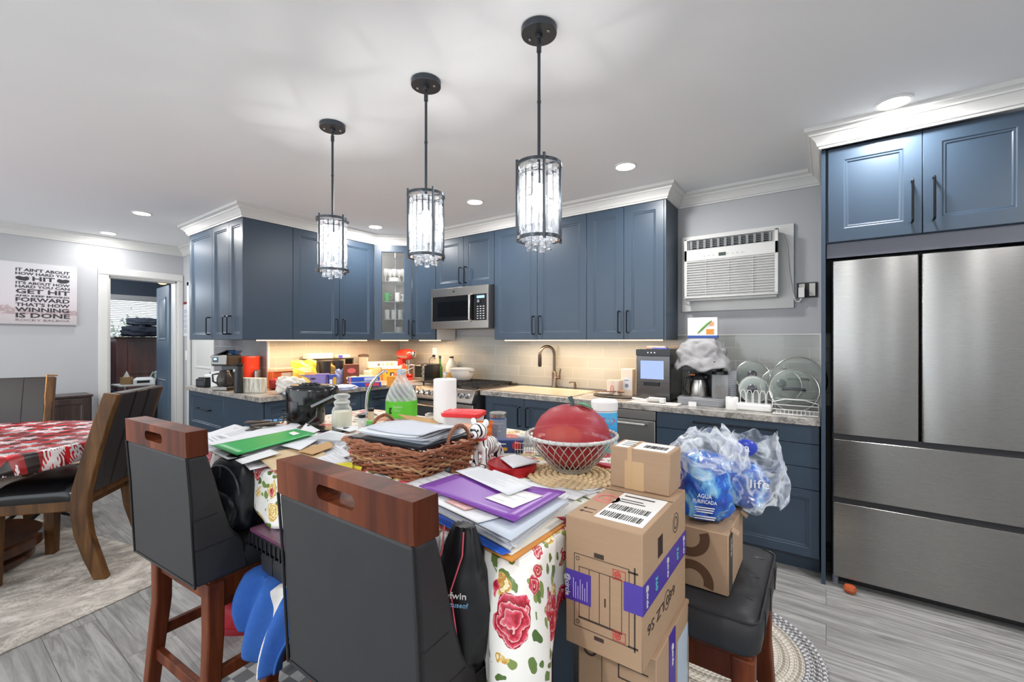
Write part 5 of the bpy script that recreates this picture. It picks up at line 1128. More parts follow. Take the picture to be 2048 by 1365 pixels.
m = M(); m.T = tf((-.005, .0, .104), 0, .0, -.02); m.rings([[(x, y, 0) for x, y in ((-.165, -.115), (.165, -.115), (.165, .115), (-.165, .115))], [(x, y, .012) for x, y in ((-.175, -.125), (.175, -.125), (.175, .125), (-.175, .125))]]); ty = obj('letter_tray', m, mat('3b4047', .35), None, loc=bk.location, rz=.03); tag(ty, 'dark shallow tray resting in the wicker basket under white papers', 'tray')
for i in range(7):
    m = M(); a_ = random.uniform(-.1, .12); m.T = tf((random.uniform(-.015, .015), random.uniform(-.015, .015), .118+i*.0035), a_)
    m.grid(8, 6, lambda i_, j_, i=i: ((i_-.5)*.29, (j_-.5)*.205, .012*(i_-.3)**2*(i/3)+.004*sin(j_*5+i)))
    o = obj('paper_sheet', m, PAPER if i % 3 else mat('c5c9d2', .7), None, solid=.001, loc=bk.location, rz=.03, smooth=70)
    tag(o, ['folded bottom letter in the basket tray', 'second letter from the bottom in the basket tray', 'lower white letter in the middle of the basket tray', 'middle grey-white letter in the basket tray', 'upper white letter in the basket tray', 'letter just below the top one in the basket tray', 'printed white letter lying topmost in the wicker basket'][i], 'paper', 'letters in the wicker basket')
# tiger figurine : one continuous body, remeshed
tp_ = at(962, 930); tg = thing('tiger_figurine', 'small white ceramic tiger with black stripes and a red collar, standing beside the wicker basket', 'figurine', (tp_.x+.01, tp_.y+.02, TZ), YAW-radians(28))
t = NT('white_tiger_glaze'); co = t.co(scale=(.5, 1, .55)); wv = t.a('ShaderNodeTexWave', {'Vector': co, 'Scale': 24, 'Distortion': 5, 'Detail': 2, 'Detail Scale': 1.2}, bands_direction='Y'); 
t.base(t.mix(t.math('GREATER_THAN', wv.outputs['Fac'], .80), 'f0efee', '1d1c1f')); t.set(rough=.25, coat=.3)
m = M(); E = m.ell
E((0, 0, .068), (.030, .045, .030)); E((0, .03, .062), (.027, .028, .032)); E((0, -.032, .078), (.025, .026, .034)); E((0, -.045, .105), (.018, .02, .024))
E((0, -.055, .128), (.033, .029, .029)); E((0, -.082, .118), (.018, .017, .014)); E((-.026, -.045, .157), (.013, .006, .014)); E((.026, -.045, .157), (.013, .006, .014))
for x in (-.018, .018):
    m.tube([(x, -.040, .07), (x, -.044, .035), (x, -.046, .008)], [.014, .011, .012], 12); E((x, -.053, .008), (.013, .017, .008)); m.tube([(x, .036, .065), (x*1.1, .042, .04), (x*1.05, .036, .008)], [.020, .013, .012], 12); E((x, .030, .008), (.012, .016, .008))
m.tube([(0, .055, .07), (.01, .075, .05), (.02, .085, .02), (.015, .08, .006)], [.008, .007, .006, .005], 10)
b_ = obj('body', m, t.m, tg, smooth=80); d = b_.modifiers.new('r', 'REMESH'); d.mode = 'VOXEL'; d.voxel_size = .0028; d.use_smooth_shade = True; d = b_.modifiers.new('s', 'SMOOTH'); d.iterations = 4; d.factor = .6
m = M(); m.tube([(.022*cos(2*pi*i/24), -.042+.024*sin(2*pi*i/24), .101+.004*sin(2*pi*i/24)) for i in range(24)], .0035, 6, closed=True); obj('collar', m, mat('c2202e', .4), tg); m = M(); m.lathe([(0, 0), (.009, 0), (.009, -.003), (0, -.004)], c=(.004, -.066, .088), ax='y', n=20); obj('medallion', m, mat('c8a63a', .3), tg); m = M(); m.lathe([(0, 0), (.006, 0), (.006, -.001), (0, -.001)], c=(.004, -.0698, .088), ax='y', n=20); obj('medallion_centre', m, mat('274a94', .4), tg)
for s in (-1, 1): m = M(); m.ell((s*.0135, -.0815, .134), (.0042, .003, .0042), 10, 6); obj('eye', m, BLACK, tg)
m = M(); m.ell((0, -.0985, .122), (.006, .003, .0035), 10, 6); obj('nose', m, mat('b58a8c', .4), tg)
# woven placemat, wire basket, red colander bowl and fruit-shaped mesh dome
wb = at(1143, 946); mc = Vector((wb.x+.02, wb.y-.035, TZ)); t = NT('woven_straw'); co = t.co(); sp = t.a('ShaderNodeSeparateXYZ', {0: co}); n_ = t.noise(co, 60, 3)
t.base(t.mix(n_, 'c9ab80', 'dfc9a2')); t.set(rough=.8)
m = M()
for k in range(7):
    r_ = .014+k*.0205; nn_ = max(6, int(2*pi*r_/.021))
    for i in range(nn_):
        a = 2*pi*i/nn_+k*.5; m.T = tf((r_*cos(a), r_*sin(a), .006), a+pi/2+.5); m._ell((0, 0, 0), (.014, .0085, .006), 8, 5)
m.T = Matrix.Identity(4); m.lathe([(0, 0), (.14, 0), (.14, .004), (0, .004)], n=40)
tag(obj('placemat', m, t.m, loc=mc, smooth=70), 'round woven straw placemat under the wire fruit basket', 'placemat')
bs = thing('wire_basket', 'open silver wire bowl basket standing on the straw placemat', 'basket', (wb.x, wb.y, TZ+.0135))
WIRE = mat('c2c0bb', .35, metal=.5); RIM = mat('c9c8c5', .35)
prof2 = [(.060, .004), (.085, .025), (.112, .055), (.133, .085), (.148, .113)]
def pr(f):
    k = f*(len(prof2)-1); i = min(int(k), len(prof2)-2); q = k-i; return (prof2[i][0]*(1-q)+prof2[i+1][0]*q, prof2[i][1]*(1-q)+prof2[i+1][1]*q)
m = M()
for i in range(30):
    for s in (-1, 1): m.tube([(pr(f/10)[0]*cos(2*pi*i/30+s*.55*f/10), pr(f/10)[0]*sin(2*pi*i/30+s*.55*f/10), pr(f/10)[1]) for f in range(11)], .0016, 5)
for z in (.002, .007, .012): m.tube([((.060+z*.5)*cos(2*pi*i/40), (.060+z*.5)*sin(2*pi*i/40), z) for i in range(40)], .0022, 5, closed=True)
for i in range(18): m.tube([(.058*cos(i*pi/9), .058*sin(i*pi/9), .003), (-.058*cos(i*pi/9+.4), -.058*sin(i*pi/9+.4), .003)], .0011, 4)
obj('wires', m, WIRE, bs); m = M(); m.tube([(.148*cos(2*pi*i/64), .148*sin(2*pi*i/64), .114) for i in range(64)], .006, 10, closed=True); obj('rim', m, RIM, bs); m = M()
for i in range(40): a = 2*pi*i/40; m.tube([((.148+.007*cos(b_2))*cos(a+b_2*.02), (.148+.007*cos(b_2))*sin(a+b_2*.02), .114+.007*sin(b_2)) for b_2 in [q*pi/4 for q in range(8)]], .0009, 4, closed=True)
obj('rim_wrap', m, WIRE, bs)
REDP = mat('b02a34', .3, c2='9c222c', sc=30)
m = M(); m.lathe([(0, .010), (.045, .010), (.075, .03), (.098, .06), (.113, .088), (.116, .088), (.101, .058), (.078, .028), (.045, .006), (0, .006)], n=48); rb = tag(obj('red_bowl', m, REDP, loc=(wb.x, wb.y, TZ+.018), smooth=60), 'red plastic bowl sitting inside the wire basket', 'bowl')
dm = thing('mesh_food_cover', 'red apple-shaped domed cover with a leaf and stem, resting in the wire basket', 'food cover', (wb.x, wb.y, TZ+.118), .2)
t = NT('red_mesh'); t.base('b3303a'); t.set(rough=.45); t.bump(t.a('ShaderNodeTexChecker', {'Vector': t.co(), 'Scale': 420}).outputs['Fac'], .4, .002); tr = t.a('ShaderNodeBsdfTransparent'); mx = t.a('ShaderNodeMixShader', {0: .74, 1: tr.outputs[0], 2: t.b.outputs[0]}); t.t.links.new(mx.outputs[0], t.out.inputs[0])
m = M(); m.lathe([(.128, -.004), (.130, .0), (.128, .012), (.120, .04), (.103, .068), (.075, .092), (.04, .106), (.015, .108), (.004, .103), (0, .101)], n=64); obj('dome', m, t.m, dm, smooth=80); m = M(); m.tube([(.129*cos(2*pi*i/48), .129*sin(2*pi*i/48), 0) for i in range(48)], .004, 8, closed=True); obj('dome_rim', m, REDP, dm)
m = M(); m.tube([(-.0, 0, .10), (.004, 0, .115), (-.006, .003, .135)], [.009, .006, .008], 10); obj('stem', m, mat('2f4a4c', .5), dm); m = M(); m.grid(8, 8, lambda i, j: (.012+.06*i, (j-.5)*.036*sin(pi*min(1, i*.95+.03)), .110+.01*sin(pi*i)-.012*i)); obj('leaf', m, mat('3f8a63', .5), dm, solid=.002)
m = M(); m.ell((0, 0, .03), (.062, .05, .032)); tag(obj('yellow_sponge', m, mat('f0a82a', .5), loc=(wb.x-.005, wb.y-.045, TZ+.10), rz=YAW), 'yellow rounded item showing through the red mesh dome', 'sponge')
# red tin with folded letter
tn = at(1024, 944); c = thing('biscuit_tin', 'low round red metal tin right of the tiger figurine', 'tin', tn); m = M(); m.lathe([(0, 0), (.080, 0), (.082, .002), (.082, .016), (0, .016)], n=56); RT = mat('c32630', .2, metal=.5); obj('base', m, RT, c); m = M(); m.lathe([(.083, .014), (.084, .016), (.084, .029), (.081, .032), (.074, .031), (0, .031)], n=56); obj('lid', m, RT, c)
quadsheet('folded_letter', 'folded white letter lying on the round red tin', 'paper', [(1000, 918), (1026, 938), (1080, 925), (1028, 911)], TZ+.036, PAPER, .003, lines=5)
# tall clutter
def canister(name, label, cat, u, v, r, h, mt, p=None, rot=0, bevr=.006, n=40):
    q = p or at(u, v); t = thing(name, label, cat, q, rot); m = M(); m.lathe([(0, 0), (r-bevr, 0), (r, bevr), (r, h-bevr), (r-bevr, h), (0, h)], n=n); obj('body', m, mt, t); return t
def wrap(t, name, r, z0, z1, mt, n=40, a0=0, a1=2*pi):
    m = M(); m.grid(n, 1, lambda i, j: (r*cos(a0+(a1-a0)*i), r*sin(a0+(a1-a0)*i), z0+(z1-z0)*j)); return obj(name, m, mt, t, smooth=60, fixn=False)
cl = canister('wipes_canister', 'white and blue disinfecting wipes canister behind the red dome', 'canister', 1209, 903, .050, .165, WHITE)
t = NT('blue_teal_label'); sp = t.a('ShaderNodeSeparateXYZ', {0: t.co()}); h_ = t.math('ADD', sp.outputs[2], t.math('MULTIPLY', sp.outputs[0], .5)); t.base(t.ramp(t.math('MULTIPLY', h_, 6), [(.0, '25b3a5'), (.30, '3fc4b6'), (.34, 'e8f5f8'), (.42, '7ac6ea'), (.6, '2b93d6'), (.93, '55b4e8')])); t.set(rough=.3)
wrap(cl, 'label', .0507, .006, .16, t.m); m = M(); m.lathe([(.048, .165), (.052, .167), (.053, .198), (.048, .205), (0, .206)], n=40); obj('lid', m, WHITE, cl)
m = M(); fa = YAW-pi/2
def onwrap(u_, z_, r=.0512): a = fa+u_/r; return (r*cos(a), r*sin(a), z_)
m.add([onwrap(.034*cos(2*pi*i/24), .128+.014*sin(2*pi*i/24), .0516) for i in range(24)], [tuple(range(24))]); lg = obj('logo_oval', m, mat('cf2a35', .4), cl); 
m = M(); tx = text('CLOROX', lg, (0, 0, 0), .014, WHITE, width=.055, ex=.0002)
for v_ in tx.data.vertices: v_.co = onwrap(v_.co.x, .128+v_.co.y, .0522)
tx.rotation_euler = (0, 0, 0)
cj = canister('candle_jar', 'grey-blue labelled candle jar with silver lid behind the tiger', 'candle', 996, 882, .037, .105, mat('3d5f9a', .15), p=at(996, 882)+Vector((0, 0, 0)))
wrap(cj, 'label', .0374, .012, .098, mat('7c8494', .5)); m = M(); m.lathe([(0, .104), (.037, .104), (.0385, .108), (.0385, .122), (.036, .125), (0, .125)], n=36); obj('lid', m, STEEL, cj)
def curved(t, s_, z, size, r, width, mt=WHITE):
    tx = text(s_, t, (0, 0, 0), size, mt, width=width, ex=.0001)
    for v_ in tx.data.vertices: a = YAW-pi/2+v_.co.x/r; v_.co = (r*cos(a), r*sin(a), z+v_.co.y)
    tx.rotation_euler = (0, 0, 0); return tx
curved(cj, 'Sweet Luv', .082, .014, .0379, .05); curved(cj, 'Candle Co.', .067, .008, .0379, .034); curved(cj, 'warm night', .050, .008, .0379, .032)
bx = boxy('purple_pot', 'small purple pot below the candle jar', 'pot', at(1003, 890), .03, .03, .012, mat('9b2a8c', .4))
# red-lidded tub
tu = thing('food_tub', 'clear plastic tub with a bright red lid behind the basket', 'food container', at(928, 868)+Vector((0, 0, 0)), YAW*.6); m = M(); m.rings([rr(.078, .055, .02, 0), rr(.088, .062, .022, .088), rr(.084, .058, .02, .088), rr(.075, .052, .018, .003)], cap=True); obj('tub', m, clear('e9ecec', .38, .15), tu, smooth=40); m = M(); m.rings([rr(.094, .067, .024, .086), rr(.096, .069, .025, .092), rr(.096, .069, .025, .104), rr(.088, .061, .02, .108), rr(.08, .053, .02, .104)]); obj('lid', m, mat('e0363a', .35), tu, smooth=40)
# paper towels
pt = canister('paper_towel_roll', 'white paper towel roll on an upright holder', 'paper towels', 890, 845, .062, .235, mat('ecebea', .9, bump=.4, bsc=120), bevr=.004); m = M(); m.cyl((0, 0, -.0), .075, .006, 32); m.tube([(0, 0, 0), (0, 0, .26)], .006, 10); m.ell((0, 0, .264), (.012, .012, .01)); obj('holder', m, CHROME, pt)
# water jug
jg = thing('water_jug', 'large clear water jug with a bright green label and grey cap', 'jug', at(803, 837), 0); R0 = .088
m = M(); m.lathe([(0, .002), (R0-.012, 0), (R0-.003, .008), (R0, .02), (R0, .105), (R0*.97, .12), (R0*.86, .15), (R0*.62, .195), (R0*.38, .225), (.024, .245), (.022, .262), (0, .262)], n=44); 
t = NT('ribbed_clear_plastic'); t.base('dfe3e2'); t.set(rough=.12); w_ = t.a('ShaderNodeTexWave', {'Vector': t.co(), 'Scale': 14, 'Distortion': 2.5}, bands_direction='DIAGONAL'); t.bump(w_.outputs['Fac'], .5, .004); tr = t.a('ShaderNodeBsdfTransparent'); fr_ = t.math('MULTIPLY_ADD', t.a('ShaderNodeLayerWeight', {'Blend': .4}).outputs['Facing'], .5, t.math('MULTIPLY_ADD', w_.outputs['Fac'], .25, .2)); mx = t.a('ShaderNodeMixShader', {0: fr_, 1: tr.outputs[0], 2: t.b.outputs[0]}); t.t.links.new(mx.outputs[0], t.out.inputs[0])
obj('bottle', m, t.m, jg, smooth=60); wrap(jg, 'label', R0+.0008, .012, .104, mat('5fc433', .35)); m = M(); m.lathe([(0, .25), (.027, .25), (.027, .275), (.024, .279), (0, .279)], n=30); obj('cap', m, mat('aeb6c2', .4), jg); m = M(); m.bar((.02, -.01, .262), (.075, .02, .29), .012, .003); obj('seal_tab', m, PLWH, jg)
curved(jg, 'Distilled', .075, .018, R0+.0014, .05).location = (0, 0, 0); curved(jg, 'Water', .055, .018, R0+.0014, .036)
tx = text('g', jg, (0, 0, 0), .05, INK, ex=.0001, bold=.001)
for v_ in tx.data.vertices: a = YAW-pi/2+(v_.co.x-.045)/(R0+.0014); v_.co = ((R0+.0014)*cos(a), (R0+.0014)*sin(a), .062+v_.co.y)
tx.rotation_euler = (0, 0, 0)
# banana hanger
bh = thing('banana_hanger', 'tall curved chrome banana hanger left of the water jug', 'banana hanger', at(733, 832)); Rv = Vector((_c, _s))
def rp(a, z): return (Rv.x*a, Rv.y*a, z)
m = M(); m.lathe([(0, 0), (.06, 0), (.062, .004), (.05, .01), (0, .011)], n=32); obj('base', m, CHROME, bh); m = M(); m.tube([rp(0, .01), rp(.0, .06), rp(.008, .13), rp(.03, .19), rp(.065, .235), rp(.105, .265), rp(.118, .262), rp(.122, .245)], [.011, .011, .0105, .01, .009, .008, .006, .004], 12); obj('arm', m, CHROME, bh, smooth=70)
# jar with stopper
jr = thing('glass_jar', 'clear glass jar of pale wax with a round glass stopper', 'jar', at(684, 857)); GL = clear('e6e9e4', .12, .03)
m = M(); m.lathe([(0, .001), (.044, 0), (.049, .006), (.050, .09), (.044, .105), (.034, .113), (.038, .12), (.040, .128), (0, .128)], n=10); obj('glass', m, GL, jr, smooth=60); m = M(); m.lathe([(0, .005), (.045, .006), (.046, .085), (0, .085)], n=24); obj('wax', m, mat('d8d5bd', .6), jr); m = M(); m.lathe([(.036, .128), (.040, .13), (.036, .138), (.024, .145), (.036, .152), (.040, .16), (.036, .170), (.018, .175), (0, .175)], n=28); obj('stopper', m, GL, jr)
# black fryer
fy = thing('air_fryer', 'glossy black rounded air fryer standing upside down with its cord', 'appliance', at(612, 848), YAW); BG = mat('0d0e10', .2, coat=.1)
m = M(); m.rings([[(.088*k*cos(2*pi*i/40), .09*k*sin(2*pi*i/40), z) for i in range(40)] for z, k in ((0, 1.0), (.01, 1.05), (.10, 1.08), (.128, 1.08))]); m.rings([[(.035+(.088+.05*q)*k*cos(2*pi*i/40), .1*k*sin(2*pi*i/40), z) for i in range(40)] for z, k, q in ((.112, 1.0, .6), (.13, 1.0, .9), (.18, .99, 1.0), (.198, .93, 1.0), (.205, .8, 1.0))]); obj('body', m, BG, fy, smooth=50)
m = M(); m.bar((.07, -.095, .105), (.168, -.05, .155), .02, .012); obj('grey_trim', m, mat('8d9296', .35), fy); m = M()
for z in (.03, .045, .06): m.box(-.075, -.045, -.088, -.06, z, z+.005)
obj('vent', m, BLACK, fy); m = M(); m.tube([(.08, -.05, .09), (.09, -.08, .05), (.05, -.11, .01), (-.02, -.12, .005), (-.10, -.09, .01), (-.12, -.06, .03), (-.10, -.05, .045), (-.085, -.07, .02), (-.11, -.10, .005)], .0035, 8); obj('cord', m, mat('5c5f63', .4), fy, smooth=80); m = M()
for k in range(9): a = k*.7; m.tube([(.0+.05*cos(a)*(k % 3)/3, .03*sin(a), .207), (.02+.04*cos(a+1), .03*sin(a+1), .214), (.03+.045*cos(a+2), .03*sin(a+2), .207)], .004, 6)
obj('coil', m, BLACK, fy)
m = M(); m.box(-.09, .09, -.05, .05, 0, .012); m.box(-.09, -.084, -.05, .05, .012, .035); tag(obj('fryer_tray', m, mat('1b1c1e', .25), loc=at(660, 862), rz=.5, bev=.004), 'black rectangular tray lying right of the air fryer', 'tray')
# small bottles
for u, v, r, h, c1, c2, lab in ((724, 868, .018, .075, clear('dfe2e0', .3), BLACK, 'small clear salt grinder with black cap behind the basket handle'), (742, 850, .017, .07, mat('c9b393', .4), BLACK, 'pepper grinder with black cap left of the water jug'), (741, 868, .02, .045, mat('6a4aa8', .4, c2='5fae4a', sc=40), mat('5fae4a', .4), 'small purple and green spice bottle by the basket'), (767, 866, .024, .03, mat('e9e4da', .4), mat('e08a2a', .4), 'short pill bottle with orange lid right of the basket handle')):
    b = canister('small_bottle', lab, 'bottle', u, v, r, h, c1, bevr=.003, n=24); m = M(); m.cyl((0, 0, h), r*.92, .016, 24); obj('cap', m, c2, b, bev=.002); b['group'] = 'small bottles by the wicker basket'
gb = thing('glass_bowl', 'small clear glass bowl behind the red-lidded tub', 'bowl', at(868, 842)); m = M(); m.lathe([(0, .003), (.03, 0), (.045, .015), (.05, .035), (.048, .035), (.042, .017), (0, .006)], n=32); obj('glass', m, GL, gb)
# orange snack bags, blue box, rack
for u, v, w_, h, mt_, lab, rz in ((935, 885, .085, .08, mat('e58a32', .3, c2='f2e6d8', sc=22), 'orange and clear snack bag leaning behind the tiger on the left', .3), (966, 890, .085, .10, mat('e07a26', .3, c2='d65a1c', sc=16), 'taller orange snack bag standing right behind the tiger', .7)):
    m = M(); m.grid(14, 14, lambda i, j: ((i-.5)*w_*(1-.1*sin(pi*j)), -.022*sin(pi*i)*sin(pi*min(1, j+.05))+.004*sin(j*20), h*j)); m.grid(14, 14, lambda i, j: ((i-.5)*w_*(1-.1*sin(pi*j)), .022*sin(pi*i)*sin(pi*min(1, j+.05)), h*j))
    q = at(u, v); tag(obj('snack_bag', m, mt_, loc=q, rz=rz, smooth=70), lab, 'snack bag', 'orange snack bags')
bb = boxy('food_box', 'dark blue food box with a red oval lying on its side by the tiger', 'box', at(1018, 905), .115, .04, .052, mat('2c3f72', .35), rz=.55); plate(bb, 'yellow_picture', -.035, -.005, .01, .022, -.02, mat('dfa23a', .4)); m = M(); m.lathe([(0, 0), (.018, 0), (.018, -.001), (0, -.001)], c=(.032, -.0202, .03), ax='y', n=24, sy=1); ov = obj('red_oval', m, mat('b8262f', .4), bb); m = M(); m.box(-.045, -.01, -.0208, -.02, .034, .038); m.box(-.05, -.044, -.0208, -.02, .033, .041); obj('box_print', m, WHITE, bb)
bb = boxy('ticket_stack', 'stack of striped cards in the small wire rack', 'cards', at(1052, 893), .07, .03, .04, mat('c9c6bd', .5, c2='3b5478', sc=60), rz=.5)
rk = thing('wire_rack', 'small rectangular wire rack between the blue box and the wire bowl', 'rack', at(1062, 907), .55); m = M(); 
for z in (.0, .02, .045): 
    for a, b in (((-.06, -.04), (.06, -.04)), ((.06, -.04), (.06, .04)), ((.06, .04), (-.06, .04)), ((-.06, .04), (-.06, -.04))): m.tube([(a[0], a[1], z+.002), (b[0], b[1], z+.002)], .0013, 5)
for k in range(13): x = -.06+k*.01; m.tube([(x, -.04, .047), (x, -.04, .002), (x, .04, .002), (x, .04, .047)], .0009, 4)
obj('wires', m, WIRE, rk)
# black case, red gadget, markers
q = at(868, 952); m = M(); m.rings([[(.065*k*cos(2*pi*i/28), .026*k2*sin(2*pi*i/28), z) for i in range(28)] for z, k, k2 in ((0, .9, .9), (.01, 1, 1), (.025, .98, .9), (.036, .8, .5))]); tag(obj('glasses_case', m, mat('2e3034', .35), loc=(q.x, q.y-.01, q.z), rz=.55, smooth=60), 'dark grey glasses case in front of the wicker basket', 'case')
q = at(1209, 940); m = M(); m.rings([[(.04*k*cos(2*pi*i/20), .013*k*sin(2*pi*i/20), z) for i in range(20)] for z, k in ((0, .9), (.008, 1), (.018, .85))]); tag(obj('red_cutter', m, mat('c3232f', .3), loc=q, rz=-.35, smooth=60), 'red plastic cutter lying beside the small top parcel', 'tool')
q = at(692, 945); m = M(); m.tube([(-.03, 0, .016), (.02, 0, .016)], .016, 16); m.tube([(.02, 0, .016), (.05, -.01, .008)], .007, 10); tag(obj('yellow_tape_measure', m, mat('d9cf3a', .35), loc=q, rz=1.0), 'yellow tool lying among papers behind the nearest stool rail', 'tool')
quadsheet('red_card', 'red card among papers left of the wicker basket', 'card', [(640, 936), (668, 948), (705, 938), (672, 931)], TZ+.012, mat('e0443c', .5))
q = at(760, 958); m = M(); m.tube([(.05*cos(a), .03*sin(a), .003+.002*sin(a*3)) for a in [i*.35 for i in range(13)]], .0022, 6); tag(obj('cable', m, BLACK, loc=(q.x, q.y, q.z), smooth=80), 'thin black cable lying in front of the wicker basket', 'cable')
# ------------------------------------------------------------------ papers
PAP2 = mat('cfd2d8', .7, c2='dfe1e6', sc=9); MAN = mat('cdb693', .7, c2='c2a983', sc=8); ENV = mat('dcdde0', .65)
random.seed(11)
def pile(label, P, z0, h, n=None, mt=PAPER, seed=1):
    random.seed(seed); C = [gz(u, v, z0) for u, v in P]; c0 = sum(C, Vector())/4; m = M(); k = max(3, int(h/.003)); 
    for i in range(k):
        m.T = Matrix.Translation((random.uniform(-.006, .006), random.uniform(-.006, .006), h*i/k)) @ Matrix.Rotation(random.uniform(-.05, .05), 4, 'Z'); m.prism([((q-c0).x, (q-c0).y) for q in C], 0, .0017)
    o = obj('paper_pile', m, mt, loc=c0, smooth=0); o['kind'] = 'stuff'; o['label'] = label; o['category'] = 'papers'; return c0
pile('thick pile of loose papers under the green folder', [(418, 905), (487, 928), (640, 885), (560, 862)], TZ, .036, seed=2)
pile('pile of mail at the far left end of the island', [(395, 880), (440, 898), (525, 872), (470, 855)], TZ, .016, seed=3)
pile('pile of mail and envelopes behind the nearest stool rail', [(555, 950), (600, 975), (712, 925), (640, 902)], TZ, .012, seed=4)
pile('pile of papers standing under and behind the tiger figurine', [(897, 925), (925, 935), (965, 915), (940, 905)], TZ, .002, seed=5)
pile('papers lying on the cloth left of the wicker basket', [(625, 905), (668, 918), (700, 895), (655, 886)], TZ, .02, mt=PAP2, seed=6)
quadsheet('green_folder', 'bright green folder on top of the papers at the left of the island', 'folder', [(424, 893), (472.6, 912), (631, 869), (592, 860)], TZ+.044, mat('23a24c', .4), .003); o = quadsheet('sticker', 'small white sticker on the green folder', 'sticker', [(577, 867), (587, 872), (600, 868), (588, 864)], TZ+.0485, WHITE, .0006)
S = [((400, 880), (430, 899), (520, 875), (470, 856), 20, 'white printed letter at the far left corner of the island', 8), ((436, 872), (470, 884), (530, 866), (492, 854), 24, 'lined white letter just behind the green folder', 9), ((402, 895), (418, 906), (446, 897), (425, 885), 22, 'small white slip at the left island edge', 3), ((420, 905), (455, 922), (500, 912), (460, 897), 26, 'white sheet sticking out left under the green folder', 0), ((470, 922), (485, 930), (560, 908), (540, 900), 32, 'long white sheet edge in front of the green folder', 0), ((560, 893), (600, 903), (645, 876), (618, 868), 30, 'white sheet showing at the right end of the green folder', 0), ((632, 872), (668, 884), (700, 871), (662, 862), 26, 'white envelope on plastic boxes right of the green folder', 4), ((484, 926), (500, 943), (545, 933), (520, 920), 8, 'bundle of small white envelopes by the island edge', 3), ((598, 905), (640, 930), (705, 912), (672, 888), 18, 'wide white printed letter left of the wicker basket', 9), ((612, 925), (640, 940), (700, 925), (668, 908), 22, 'grey-white letter in front of the wicker basket corner', 5), ((700, 960), (742, 985), (800, 968), (755, 948), 6, 'white sheet on the cloth in front of the wicker basket', 4), ((668, 858), (700, 866), (722, 858), (695, 852), 6, 'white sheet by the glass jar', 0), ((560, 858), (580, 866), (602, 852), (588, 845), 12, 'crumpled white receipt in front of the air fryer', 2), ((598, 866), (615, 872), (640, 863), (612, 848), 20, 'pointed white paper corner behind the green folder', 0)]
for i, (a, b, c, d, dz, lab, ln_) in enumerate(S):
    quadsheet('paper_sheet', lab, 'paper', [a, b, c, d], TZ+dz/1000+i*.0004, [PAPER, ENV, PAP2][i % 3], .001, 'loose papers on the island', curl=.004 if i % 2 else .001, lines=ln_)
quadsheet('manila_envelope', 'large manila envelope with its flap toward the nearest stool', 'envelope', [(509, 913), (547, 945), (655, 915), (632, 892)], TZ+.022, MAN, .002, curl=.006)
quadsheet('manila_envelope', 'tan envelope standing behind the papers in the wicker basket', 'envelope', [(795, 829), (830, 850), (882, 852), (868, 838)], TZ+.02, mat('c09a68', .7), .0015, zs=[TZ+.05, TZ+.001, TZ+.001, TZ+.02])
quadsheet('brown_envelope', 'open orange-brown envelope behind the nearest stool top rail', 'envelope', [(548, 948), (580, 962), (640, 930), (620, 915)], TZ+.012, mat('b8743c', .6), .002, curl=.003)
quadsheet('brown_envelope', 'pointed brown paper corner between green folder and basket', 'envelope', [(595, 905), (625, 912), (668, 896), (662, 884)], TZ+.03, mat('b48e5f', .7), .0012, curl=.004)
for i, (u, v) in enumerate(((512, 868), (520, 872), (527, 866), (515, 862), (532, 870))):
    q = at(u, v); m = M(); m.box(-.055, .055, -.025, .025, 0, .006); tag(obj('card_case', m, mat('26231f', .4, c2='3a2f28', sc=30), loc=(q.x, q.y, TZ+.018+i*.007), rz=.4+i*.25, bev=.002), ['bottom', 'second lowest', 'middle', 'second highest', 'top'][i]+' black leather card case in the stack behind the green folder', 'card case', 'stacked black card cases')
q = at(535, 852); sc_ = thing('scissors', 'blue-handled scissors lying behind the black card cases', 'scissors', (q.x, q.y, TZ+.02), .5); m = M(); m.tube([(.0+.02*cos(a), .013*sin(a), .004) for a in [i*pi/8 for i in range(16)]], .005, 6, closed=True); obj('handle', m, mat('5aa0dc', .4), sc_); m = M(); m.tube([(.045+.02*cos(a), .02+.013*sin(a), .004) for a in [i*pi/8 for i in range(16)]], .005, 6, closed=True); obj('handle', m, mat('5aa0dc', .4), sc_); m = M(); m.bar((-.02, 0, .004), (-.10, -.02, .004), .01, .002); obj('blade', m, STEEL, sc_)
q = at(560, 858); m = M(); m.tube([(-.07, 0, .005), (.06, .01, .005)], .0045, 8); tag(obj('marker_pen', m, mat('e0793a', .4), loc=(q.x, q.y, TZ+.018), rz=-.2), 'orange marker pen beside the blue scissors', 'pen')
m = M(); m.rings([rr(.075, .055, .01, 0), rr(.08, .06, .01, .04)]); tag(obj('plastic_container', m, clear('dfe3e6', .3, .1), loc=at(668, 893), rz=.3), 'low clear plastic container left of the wicker basket', 'food container')
# right-hand document pile
quadsheet('orange_envelope', 'orange padded envelope at the bottom of the document pile on the island corner', 'envelope', [(854, 1040), (1024, 1127), (1129, 1054), (985, 985)], TZ+.001, mat('d68c38', .55), .004)
quadsheet('yellow_envelope', 'cream sheet with dotted edge above the orange envelope', 'paper', [(862, 1034), (1023, 1113), (1127, 1046), (985, 975)], TZ+.0065, mat('e3ded2', .6), .003)
quadsheet('blue_folder', 'bright blue plastic folder sticking out of the document pile', 'folder', [(851, 1035), (1004, 1112), (1022, 1106), (872, 1025)], TZ+.011, mat('2257bd', .3), .002)
pile('thick pile of white documents under the purple folder', [(872, 1022), (1026, 1101), (1137, 1010), (985, 955)], TZ+.0125, .026, seed=8)
quadsheet('paper_sheet', 'wide grey-white printed sheet on the thick document pile', 'paper', [(880, 1012), (1022, 1083), (1137, 1004), (990, 950)], TZ+.040, mat('c9d0dc', .6, c2='bcc6d4', sc=20), .001, 'loose papers on the island', lines=14)
